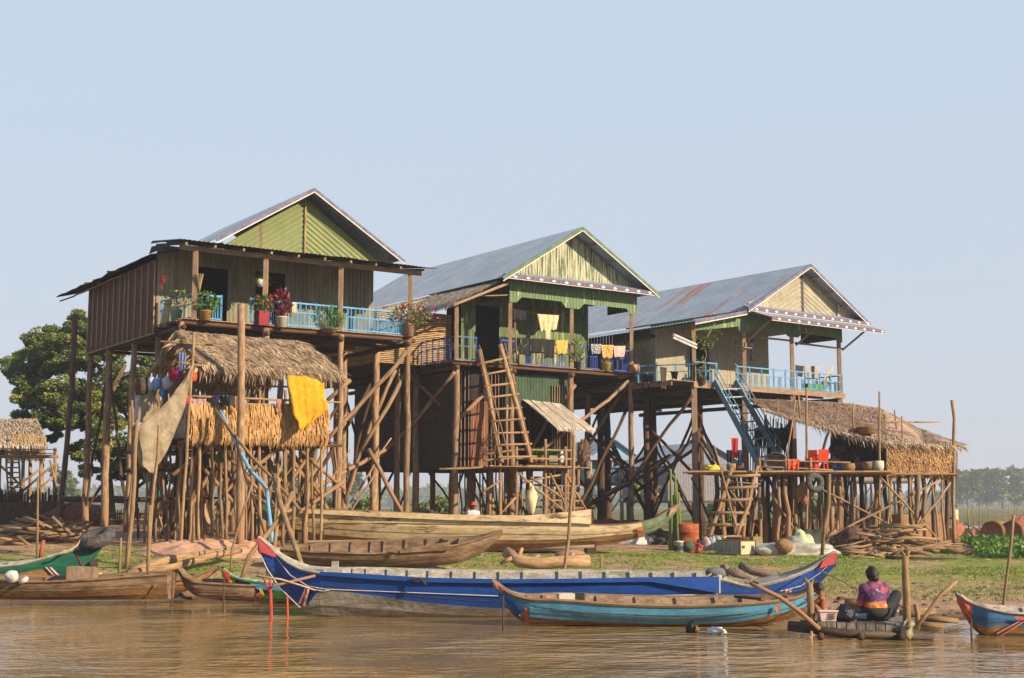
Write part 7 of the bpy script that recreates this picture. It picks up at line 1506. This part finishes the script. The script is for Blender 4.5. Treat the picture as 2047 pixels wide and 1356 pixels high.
# people under and in the houses
person('person in an orange hat and white shirt sitting behind the cream boat', V((stand(944, 46.5).x, 46.5, 1.46)), -150, SIT, 1.0, solid('white_shirt', S(212, 200, 196)), black_cloth, hat=solid('orange_hat', S(214, 92, 48)), voxel=.016)
person('person in dark clothes crouching left of the one with the orange hat', V((stand(928, 47).x, 47, 1.36)), -40, SIT, .95, solid('dark_shirt', S(50, 44, 48)), black_cloth, voxel=.016)
def kf(px, Y): q = W(px, 945, Y); q.z = zk + .04; return q
person('bare chested child sitting left of the red chairs in the kitchen', kf(1612, 52.3), -100, SIT, .75, None, solid('brown_shorts', S(90, 64, 50)), voxel=.014, child=True)
person('bare backed person sitting just right of the red chairs in the kitchen', kf(1668, 52.6), -10, SIT, .95, None, solid('dark_shorts', S(60, 50, 50)), voxel=.016)
person('person in a dim purple shirt bending at the back of the kitchen', kf(1692, 54.5), 30, dict(STAND, chest=(0, .3, 1.1), belly=(0, .12, 1.03), neck=(0, .42, 1.2), head=(0, .5, 1.3), shl=(-.18, .32, 1.16), shr=(.18, .32, 1.16), ell=(-.2, .4, .9), elr=(.2, .4, .9), wrl=(-.15, .5, .75), wrr=(.15, .5, .75), hdl=(-.1, .56, .7), hdr=(.1, .56, .7)), .9, solid('purple_shirt', S(120, 96, 116)), solid('dark_shorts', S(60, 50, 50)), voxel=.02)
person('person in an ochre top sitting in the middle of the kitchen floor', kf(1718, 53.0), 60, SIT, .9, solid('ochre_shirt', S(140, 106, 64)), solid('dark_shorts', S(60, 50, 50)), voxel=.018)
person('toddler in red playing on the ground between the bucket and the sacks', stand(1394, 45.8), -60, SQUAT, .5, solid('red_pink_shirt', S(204, 72, 84)), None, voxel=.012, child=True)

# ================= KITCHEN THINGS
chm = solid('chair_orange_red', S(240, 72, 40), .85, rough=.4)
def plastic_chair(px, Y, yaw, label):
    b = kf(px, Y); rt = thing('plastic_chair', label, 'chair', b, 'red plastic chairs in the kitchen'); Rz = Matrix.Rotation(math.radians(yaw), 3, 'Z')
    def q(x, y, z): return b + Rz @ V((x, y, z))
    mb = MB(); mb.hexa([q(-.22, -.2, .40), q(.22, -.2, .40), q(.2, .2, .40), q(-.2, .2, .40)], [q(-.22, -.2, .43), q(.22, -.2, .43), q(.2, .2, .43), q(-.2, .2, .43)]); mb.build('seat', chm, rt)
    mb = MB(); mb.hexa([q(-.2, .19, .42), q(.2, .19, .42), q(.2, .22, .42), q(-.2, .22, .42)], [q(-.2, .27, .84), q(.2, .27, .84), q(.2, .30, .84), q(-.2, .30, .84)]); mb.build('backrest', chm, rt)
    mb = MB(); mb.hexa([q(-.07, .215, .64), q(.07, .215, .64), q(.07, .235, .64), q(-.07, .235, .64)], [q(-.07, .225, .72), q(.07, .225, .72), q(.07, .245, .72), q(-.07, .245, .72)]); mb.build('grip_hole', solid('grip_dark', S(90, 30, 24)), rt)
    for x in (-.19, .19):
        for y in (-.17, .17): mb = MB(); mb.bar(q(x, y, 0), q(x * .95, y, .41), .05, .05); mb.build('leg', chm, rt)
    for x in (-.21, .21): mb = MB(); mb.bar(q(x, -.18, .6), q(x, .24, .62), .04, .03); mb.build('armrest', chm, rt); mb = MB(); mb.bar(q(x, -.18, .42), q(x, -.18, .6), .04, .04); mb.build('arm_support', chm, rt)
plastic_chair(1642, 51.7, 190, 'orange red plastic chair, the taller and right one on the kitchen floor'); plastic_chair(1626, 52.3, 160, 'orange red plastic chair, partly hidden left one on the kitchen floor')
hang(1574, 918, 1598, 940, 50.75, 'red cloth with yellow pattern on the kitchen rail', mat('red_patterned', S(216, 60, 44), S(226, 140, 60), ns=9, lo=.5, hi=.56), 'cloth', 'cloth')
hang(1612, 920, 1636, 938, 50.85, 'plain red cloth on the kitchen rail beside the chairs', solid('red_cloth', S(220, 56, 42)), 'cloth', 'cloth')
tb = Matrix.Rotation(math.radians(62), 3, 'X') @ Matrix.Rotation(math.radians(0), 3, 'Z'); tb = Matrix.Rotation(math.radians(20), 3, 'Y') @ tb
c = W(1550, 925, 51.2); alu = mat('aluminium', S(170, 172, 170), S(120, 120, 118), ns=4, rough=.35, metal=.6, bump=.1)
mb = MB(); mb.lathe(c, [(0, .16), (.3, .14), (.42, .02), (.46, 0), (.42, .03)], 0, 24, Matrix.Rotation(math.radians(-55), 3, 'X')); solo(mb, 'metal_basin', alu, 'big dented metal basin leaning on the kitchen floor beside the blue stair', 'basin', smooth=True)
c = W(1554, 917, 51.5); mb = MB(); mb.lathe(c, [(0, .1), (.3, .09), (.4, .0), (.43, -.02)], 0, 24, Matrix.Rotation(math.radians(-15), 3, 'X')); solo(mb, 'enamel_basin', 'white', 'white basin with red rim upturned on top of the metal basin', 'basin', smooth=True)
mb = MB(); mb.blob(kf(1422, 50.9) + V((0, 0, .1)), (.32, .2, .14), .6, 3, 0, 20, 12, 4); solo(mb, 'bananas', solid('banana', S(214, 196, 70)), 'yellow green heap of fruit at the left end of the kitchen floor', 'fruit', smooth=True)
def basketo(px, Y, r, h, label, m=wick, z=None, nm='basket', cat='basket'):
    b = kf(px, Y)
    if z is not None: b.z = z
    mb = MB(); mb.lathe(b, [(0, 0), (r * .8, 0), (r, h * .5), (r * .95, h), (r * .85, h), (r * .85, h * .9), (0, h * .85)], 0, 18); return solo(mb, nm, m, label, cat, smooth=True)
basketo(1462, 51.2, .18, .3, 'small woven basket left of the blue stair foot'); basketo(1476, 51.8, .22, .34, 'dark basket behind the small one at the blue stair foot', wickd)
basketo(1674, 51.3, .2, .2, 'bright blue bowl on the kitchen floor', solid('bowl_blue', S(40, 110, 190)), nm='bowl', cat='bowl')
basketo(1696, 51.1, .26, .3, 'ribbed wicker basket right of the blue bowl'); basketo(1738, 51.4, .28, .38, 'large dome shaped basket at the left of the white bucket'); 
for px_, Y_, k_, l_ in ((1600, 53.0, .3, 'dark cooking pot at the back of the kitchen left of the chairs'), (1540, 53.5, .35, 'dark storage jar behind the metal basin'), (1655, 53.6, .25, 'dark pot behind the red chairs'), (1720, 51.9, .22, 'small brown jar between the two wicker baskets'), (1748, 52.6, .3, 'dark jar at the edge of the thatch wall')): basketo(px_, Y_, k_, k_ * 1.5, l_, solid('clay_dark', S(96, 72, 56)), nm='jar', cat='jar')
basketo(1757, 51.2, .2, .4, 'white and green bucket beside the thatch wall', solid('green_white', S(206, 206, 176)), nm='bucket', cat='bucket')
b_ = W(1732, 868, 52.2); mb = MB(); mb.lathe(b_, [(0, 0), (.3, 0), (.37, .26), (.38, .27), (.34, .24), (0, .2)], 0, 24); solo(mb, 'basket', wick, 'wide shallow basket resting on the thatched kitchen roof', 'basket', smooth=True)
mb = MB(); mb.blob(W(1708, 862, 52.6), (.22, .2, .14), .3, 2); solo(mb, 'net_bundle', solid('red_net_ball', S(160, 84, 62)), 'reddish net ball lying on the kitchen roof beside the basket', 'net', smooth=True)
hang(1462, 876, 1476, 916, 51.6, 'red shirt hanging on the blue stair side', solid('red_cloth2', S(190, 30, 36)), folds=1.5); hang(1474, 900, 1484, 930, 51.5, 'dark purple garment hanging beside the red shirt', solid('purple_cloth', S(62, 52, 90)), folds=1.5); hang(1452, 900, 1464, 925, 51.9, 'black garment hanging left of the red shirt', solid('black_cloth'  , S(30, 28, 30)), folds=1.5)
mb = MB(); mb.grid([[W(1530, 962, 53), W(1575, 960, 53), W(1590, 965, 53)], [W(1535, 1015, 53), W(1575, 1008, 53), W(1588, 1000, 53)]]); 
mb = MB(); q = W(1610, 985, 51.9); mb.blob(q, (.35, .1, .42), .2, 1.5, 0, 16, 10); solo(mb, 'sack', solid('ochre_sack', S(186, 160, 96)), 'flat ochre sack hanging under the kitchen floor behind the tyre', 'sack', smooth=True)
mb = MB(); mb.blob(W(1608, 1000, 50.6), (.12, .12, .17), .3, 2); mb.tube([W(1608, 948, 50.6), W(1608, 995, 50.6)], .012, 0, 5); solo(mb, 'hanging_pot', solid('pot_red', S(150, 92, 66)), 'reddish pot hanging on a string below the kitchen floor', 'pot', smooth=True)
mb = MB(); mb.blob(W(1062, 1000, 47.9), (.2, .14, .5), .25, 1.6, 0, 16, 12, 2); mb.tube([W(1062, 985, 47.9), W(1060, 965, 48)], [.1, .03], 0, 7); solo(mb, 'sack', solid('cream_sack', S(226, 206, 156)), 'cream cloth sack hanging below the small stick platform', 'sack', smooth=True)
mb = MB(); mb.blob(F2.at(1166, 905, -.9), (.25, .2, .5), .5, 4)
for i in range(90): mb.leaf(F2.at(1166, 905, -.9) + V((R(-.3, .3), R(-.2, .2), R(-.5, .5))), .3, .03, (R(-1, 1), R(-1, 1), R(-.5, .6)))
solo(mb, 'root_bundle', 'bark', 'shaggy brown bundle hanging at the right end of the stick platform', 'bundle')
mb = MB(); 
for i in range(120): mb.leaf(F2.at(977, 890, .2) + V((R(-.2, .2), R(-.1, .1), R(-.35, .35))), .25, .03, (R(-1, 1), R(-1, 0), R(-.5, .6)))
solo(mb, 'herb_bundle', 'bark', 'dark dried bunch hanging on the rusty wall', 'bundle')

# ================= PLANTS AND POTS ON THE BALCONIES
def potted(base, r, h, pm, lm, fr, n, L, wd, label, up=.4, flowers=None, square=False, pot='pot', shape=None):
    rt = thing('potted_plant', label, 'plant', base, 'potted plants on the balconies'); mb = MB()
    if square: mb.box(base + V((0, 0, h / 2)), (r * 1.7, r * 1.7, h), .6)
    else: mb.lathe(base, [(0, 0), (r * .8, 0), (r, h * .92), (r * 1.08, h * .93), (r * 1.08, h), (r * .85, h * .98), (0, h * .9)], 0, 16)
    mb.build(pot, pm, rt, smooth=not square)
    mb = MB(); foliage(mb, base + V((0, 0, h + fr[2] * .7)), fr, n, L, wd, 0, up, .6)
    for i in range(5): mb.tube([base + V((0, 0, h * .9)), base + V((R(-.6, .6) * fr[0], R(-.6, .6) * fr[1], h + fr[2] * R(.5, 1.2)))], .012, 1, 4)
    mb.build('foliage', [lm, 'bark'], rt)
    if flowers:
        fm, k, sp = flowers
        for i in range(k):
            mb = MB(); q = base + V((R(-1, 1) * sp[0], -abs(R(.2, 1)) * sp[1], h + sp[2] + R(-.5, .8) * fr[2]))
            for j in range(9): mb.leaf(q, .09, .07, (R(-1, 1), R(-1, .2), R(-1, 1)))
            mb.build('flower', fm, rt)
    return rt
potted(F1.p(-.25, 1.0, D1), .2, .42, solid('pot_mint', S(140, 190, 165)), 'leaf', (.35, .35, .4), 120, .14, .07, 'mint green pot with thin trailing plant at the far left of the left balcony', flowers=('petal_red', 3, (.6, .3, .8)))
potted(F1.p(.35, -.1, D1 - .02), .2, .32, solid('pot_ochre', S(200, 150, 60)), 'leaf_bright', (.42, .26, .36), 300, .14, .08, 'ochre pot overflowing with bright green leaves by the left doorway')
potted(F1.p(2.35, -.1, D1 - .05), .22, .5, solid('tin_crimson', S(150, 50, 56)), 'leaf_bright', (.34, .25, .34), 240, .13, .075, 'square crimson tin with leafy plant and red flowers on the left balcony', square=True, flowers=('petal_red', 4, (.35, .3, .3)))
potted(F1.p(3.05, -.12, D1 - .05), .19, .36, solid('pot_cream', S(226, 214, 180)), 'leaf_red', (.25, .2, .55), 190, .26, .07, 'cream pot with tall dark red leaved plant on the left balcony', up=1.0)
potted(F1.p(4.85, -.12, D1 - .1), .3, .12, 'thatch_brown', 'leaf_bright', (.55, .18, .4), 300, .3, .03, 'low trough of green grassy herbs before the left balcony rail', up=1.6)
potted(F1.p(8.05, -.1, D1 - .02), .2, .45, solid('pot_bark', S(178, 146, 108)), 'leaf', (.75, .4, .45), 330, .14, .08, 'bark brown pot with arching pink bougainvillea at the right corner of the left balcony', flowers=('petal_pink', 16, (1.1, .5, .35)))
mb = MB(); c = F1.p(2.75, 1.0, 9.75); hp = thing('hanging_plant', 'white hanging pot with spiky green leaves in the left porch', 'plant', c)
mb.lathe(c, [(0, 0), (.12, 0), (.17, .25), (0, .24)], 0, 14); mb.tube([c + V((0, 0, .2)), F1.p(2.75, 1.0, 10.8)], .01, 0, 4); mb.build('pot', 'white', hp, smooth=True); mb = MB()
for i in range(90): mb.leaf(c + V((0, 0, .22)), R(.3, .55), .03, (R(-1, 1), R(-1, 1), R(-.1, 1)), None, 0, .4)
mb.build('foliage', 'leaf', hp)
c = F1.p(.3, -.05, 10.0) ; c = F1.at(399, 552, -.15); bt_ = thing('bamboo_torch', 'bunch of split bamboo flaring upward at the left doorway post', 'basket', c)
mb = MB()
for i in range(12): a = i / 12 * 6.28; mb.tube([F1.at(399, 582, -.15), F1.at(399, 548, -.15) + V((math.cos(a) * .12, math.sin(a) * .12, 0))], .014, 0, 5)
mb.build('canes', 'bamboo', bt_)
cloth('cloth', [F1.at(585, 604, -.12), F1.at(592, 606, -.12), F1.at(593, 628, -.12), F1.at(583, 626, -.12)], 'small cream rag on the left balcony rail', 'cloth', solid('rag', S(206, 190, 150)), 2, .03, 8, 6)
cloth('cloth', [F1.sd(331, 600, -.35), F1.sd(345, 596, -.35), F1.sd(336, 655, -.4), F1.sd(318, 655, -.4)], 'grey net cloth hanging at the left end of the left balcony', 'cloth', netm, 2, .05, 10, 8)
# middle balcony
def m2(px, v=-.1): q = F2.at(px, 740, v); q.z = D2; return q
potted(m2(1154), .15, .3, solid('pot_black', S(56, 56, 60)), 'leaf', (.22, .2, .5), 110, .4, .05, 'dark pot with tall thin dracaena on the middle balcony', up=1.2)
potted(m2(1212), .2, .34, solid('pot_yellow', S(206, 172, 50)), 'leaf_yellow', (.15, .15, .4), 50, .2, .04, 'yellow patched pot with bare stem on the middle balcony', up=1.2)
potted(m2(1268), .2, .36, mat('tin_copper', S(220, 150, 96), S(90, 60, 46), ns=3), 'bark', (.5, .3, .5), 60, .4, .012, 'copper coloured tin with leafless twiggy shrub at the right end of the middle balcony', square=True, up=.8)
potted(m2(1040), .15, .4, solid('sack_grey', S(130, 122, 90)), 'leaf_yellow', (.1, .1, .3), 14, .3, .04, 'grey sack with a tall paddle behind the ladder head on the middle balcony', square=True, up=1)
pole('paddle', [F2.at(1033, 718, -.15), F2.at(1030, 665, -.15), F2.at(1029, 645, -.15)], .035, m='stick', wob=.0); tag(bpy.data.objects['paddle'], 'wooden paddle standing on the middle balcony beside the post', 'paddle')
GL = 'washing on the middle balcony'
def lau(x0, y0, x1, y1, label, m, folds=1.8, v=-.14, sl=0): return cloth('garment', [F2.at(x0, y0, v), F2.at(x1, y0 + sl, v), F2.at(x1 - 3, y1 + sl, v), F2.at(x0 + 3, y1, v)], label, 'garment', m, folds, .035, 14, 10, group=GL)
blackc = solid('black_cloth', S(30, 28, 30))
lau(1038, 676, 1060, 712, 'black garment on the blue rail, left of three black ones', blackc); lau(1060, 677, 1086, 706, 'black garment on the blue rail, middle of three black ones', blackc); lau(1084, 679, 1110, 716, 'black garment on the blue rail, right of three black ones', blackc)
yf = mat('yellow_floral', S(226, 176, 70), S(196, 130, 60), ns=14, lo=.48, hi=.56, c3=S(230, 214, 170), lo3=.58, hi3=.6); lau(1110, 681, 1136, 708, 'yellow floral cloth on the blue rail left of the middle post', yf)
lau(1180, 688, 1202, 708, 'black and white checked cloth on the blue rail', mat('checked', S(60, 60, 62), S(190, 190, 190), ns=26, lo=.48, hi=.52)); of = mat('orange_floral', S(214, 134, 60), S(226, 190, 120), ns=14, lo=.48, hi=.56); lau(1201, 690, 1227, 716, 'orange floral cloth on the blue rail above the yellow pot', of); lau(1226, 692, 1250, 714, 'pale pink shirt on the blue rail near the right corner', solid('pale_pink', S(224, 178, 160)))
cloth('cloth', [F2.at(1074, 628, .2), F2.at(1118, 631, .2), F2.at(1112, 660, .2), F2.at(1080, 664, .2)], 'cream sheet hanging on the line under the middle porch', 'cloth', solid('cream_cloth', S(226, 200, 150)), 4, .06, 24, 12, group=GL); cloth('cloth', [F2.at(1092, 648, .15), F2.at(1101, 648, .15), F2.at(1099, 681, .15), F2.at(1091, 678, .15)], 'narrow twisted end of the cream sheet under the middle porch', 'cloth', MATS['cream_cloth'], 1, .03, 8, 8, group=GL)
cloth('cloth', [F2.at(1024, 618, .25), F2.at(1052, 624, .25), F2.at(1050, 642, .25), F2.at(1026, 640, .25)], 'dark shirt hanging on the line at the left of the middle porch', 'garment', blackc, 2, .05, 12, 8, group=GL)
tag(pole('clothes_line', [F2.at(1020, 617, .24), F2.at(1080, 628, .22), F2.at(1140, 630, .2)], .008, None, 'darkwood', .0), 'sagging washing line under the middle porch', 'line')
# planters on the stick platform
for px, l, n_ in ((1075, 'left woven planter of green onions on the stick platform', 120), (1104, 'right planter of green onions on the stick platform', 120)):
    b = F2.at(px, 928, -1.2); rt = thing('planter', l, 'planter', b); mb = MB(); mb.box(b + V((0, 0, .16)), (.5, .3, .34), .6); mb.build('box', 'bark' if px < 1090 else 'wall_olive', rt); mb = MB()
    for i in range(n_): mb.leaf(b + V((R(-.24, .24), R(-.15, .15), .3)), R(.2, .42), .03, (R(-.3, .3), R(-.3, .3), 1))
    mb.build('foliage', 'leaf_bright', rt)
mb = MB(); b = F2.at(1122, 915, -1.2); mb.blob(b, (.12, .1, .28), .3, 2); solo(mb, 'sack', 'white', 'white twisted bag on the right end of the stick platform', 'bag', smooth=True)
# right house
potted(F3.at(1402, 757, -.1) - V((0, 0, .25)), .2, .3, 'bark', 'leaf', (.35, .3, .5), 60, .16, .08, 'round root pot with climbing vine at the corner post of the right house', flowers=None)
vn = thing('climbing_vine', 'thin vine with small leaves climbing the corner post of the right house', 'vine', F3.at(1404, 750, -.15)); pole('stem', [F3.at(1402, 745, -.15), F3.at(1412, 710, -.2), F3.at(1408, 685, -.2), F3.at(1425, 655, -.3), F3.at(1440, 630, -.3)], .02, vn, 'stick', .03); pole('stem', [F3.at(1410, 705, -.2), F3.at(1400, 680, -.2)], .012, vn, 'stick', .02)
mb = MB()
for c_, k in (((1410, 690), 70), ((1425, 665), 60), ((1440, 635), 50), ((1398, 680), 30), ((1418, 680), 40)): foliage(mb, F3.at(*c_, -.25), (.35, .15, .2), k, .12, .07, 0, 0, .7)
mb.build('foliage', 'leaf_bright', vn)
G3 = 'washing at the right house'
def l3(x0, y0, x1, y1, label, m, v=.3, fr=F3, folds=1.6, sl=2, side=None):
    f = (lambda x, y: F3.sd(x, y, side)) if side is not None else (lambda x, y: F3.at(x, y, v))
    return cloth('garment', [f(x0, y0), f(x1, y0 + sl), f(x1 - 2, y1 + sl), f(x0 + 2, y1)], label, 'garment', m, folds, .04, 12, 10, group=G3)
l3(1590, 730, 1606, 752, 'dark garment on the line at the right end of the right balcony', solid('brown_dark_cloth', S(62, 48, 52)), v=1.2); l3(1607, 731, 1642, 756, 'grey clothes on the line at the right end of the right balcony', solid('greyish_cloth', S(176, 164, 160)), v=1.2, folds=3)
cloth('cloth', [F3.at(1666, 729, 1.0), F3.at(1668, 729, 1.0), F3.at(1652, 778, .8), F3.at(1640, 766, .8)], 'tan triangular hammock cloth at the right corner of the right balcony', 'hammock', solid('tan_cloth', S(206, 176, 140)), 1, .04, 10, 10)
l3(1319, 733, 1334, 776, 'cream garment hanging on the side rail of the right house', solid('cream_cloth', S(226, 200, 150)), side=-1.3); l3(1283, 748, 1306, 776, 'dark trousers hanging on the side rail of the right house', solid('navy_dark', S(40, 44, 58)), side=-1.3); l3(1340, 742, 1356, 757, 'small navy garment on the side rail of the right house', solid('navy_dark', S(40, 44, 58)), side=-1.3)
l3(1499, 676, 1507, 720, 'narrow navy cloth hanging on the second porch post of the right house', solid('navy_cloth', S(44, 38, 84)), v=.2)
mb = MB(); mb.box(F3.at(1625, 775, .9), (1.1, .4, .3), .65); solo(mb, 'crate', solid('crate_green', S(84, 160, 80)), 'green crate behind the rail at the right end of the right balcony', 'crate')
mb = MB(); c = F3.at(1490, 696, -.25); mb.box(c, (.5, .3, .04), .65); mb.lathe(c + V((0, 0, .02)), [(0, 0), (.06, 0), (.06, .2), (0, .2)], 0, 10); solo(mb, 'spirit_shelf', ['plank'], 'tiny shelf with a tin on the second porch post of the right house', 'shelf')

# ================= GROUPS FOR REPEATS
GR = dict(pole='stakes and poles on the bank', log='loose logs on the bank', basket='baskets', bag='bags under the thatched hut', garment='garments hung out to dry', cloth='cloths hung out to dry', boat='boats along the bank', firewood_pile='firewood piles', sand_pile='sand piles', ladder='wooden ladders', red_stake='red mooring stakes', stake='thin mooring sticks', rope='mooring ropes', sack='sacks', fish_trap='fish traps', tyre='old tyres', person='villagers', stilt_house='stilt houses in a row', net_bundle='net heaps', prop_log='timbers under the cream boat', potted_plant='potted plants on the balconies', forked_post='forked posts at the raft', planter='planters on the stick platform', fishing_net='nets hanging by the hut', plastic_bag='plastic bags', branch='branches at the raft', plastic_scrap='plastic scraps', bucket='buckets', distant_tree='distant hazy trees', brushwood_heap='dark heaps under the houses')
tops = [o for o in COL.objects if o.parent is None and 'label' in o]
cnt_ = {}
for o in tops: cnt_[o.name.split('.')[0]] = cnt_.get(o.name.split('.')[0], 0) + 1
for o in tops:
    k = o.name.split('.')[0]
    if cnt_[k] > 1 and 'group' not in o and k in GR: o['group'] = GR[k]
# ================= HAZE
hz = MB(); hz.hexa([(-1100, -40, -3), (1100, -40, -3), (1100, 1050, -3), (-1100, 1050, -3)], [(-1100, -40, 16), (1100, -40, 16), (1100, 1050, 16), (-1100, 1050, 16)])
hm = bpy.data.materials.new('haze_air'); hm.use_nodes = True; hn = hm.node_tree
hn.nodes.remove(hn.nodes['Principled BSDF']); pv = hn.nodes.new('ShaderNodeVolumePrincipled'); pv.inputs['Density'].default_value = HAZE; pv.inputs['Color'].default_value = (.80, .88, 1, 1); pv.inputs['Anisotropy'].default_value = 0.2
hn.links.new(pv.outputs[0], hn.nodes['Material Output'].inputs['Volume'])
ho = hz.build('haze', hm); tag(ho, kind='stuff')
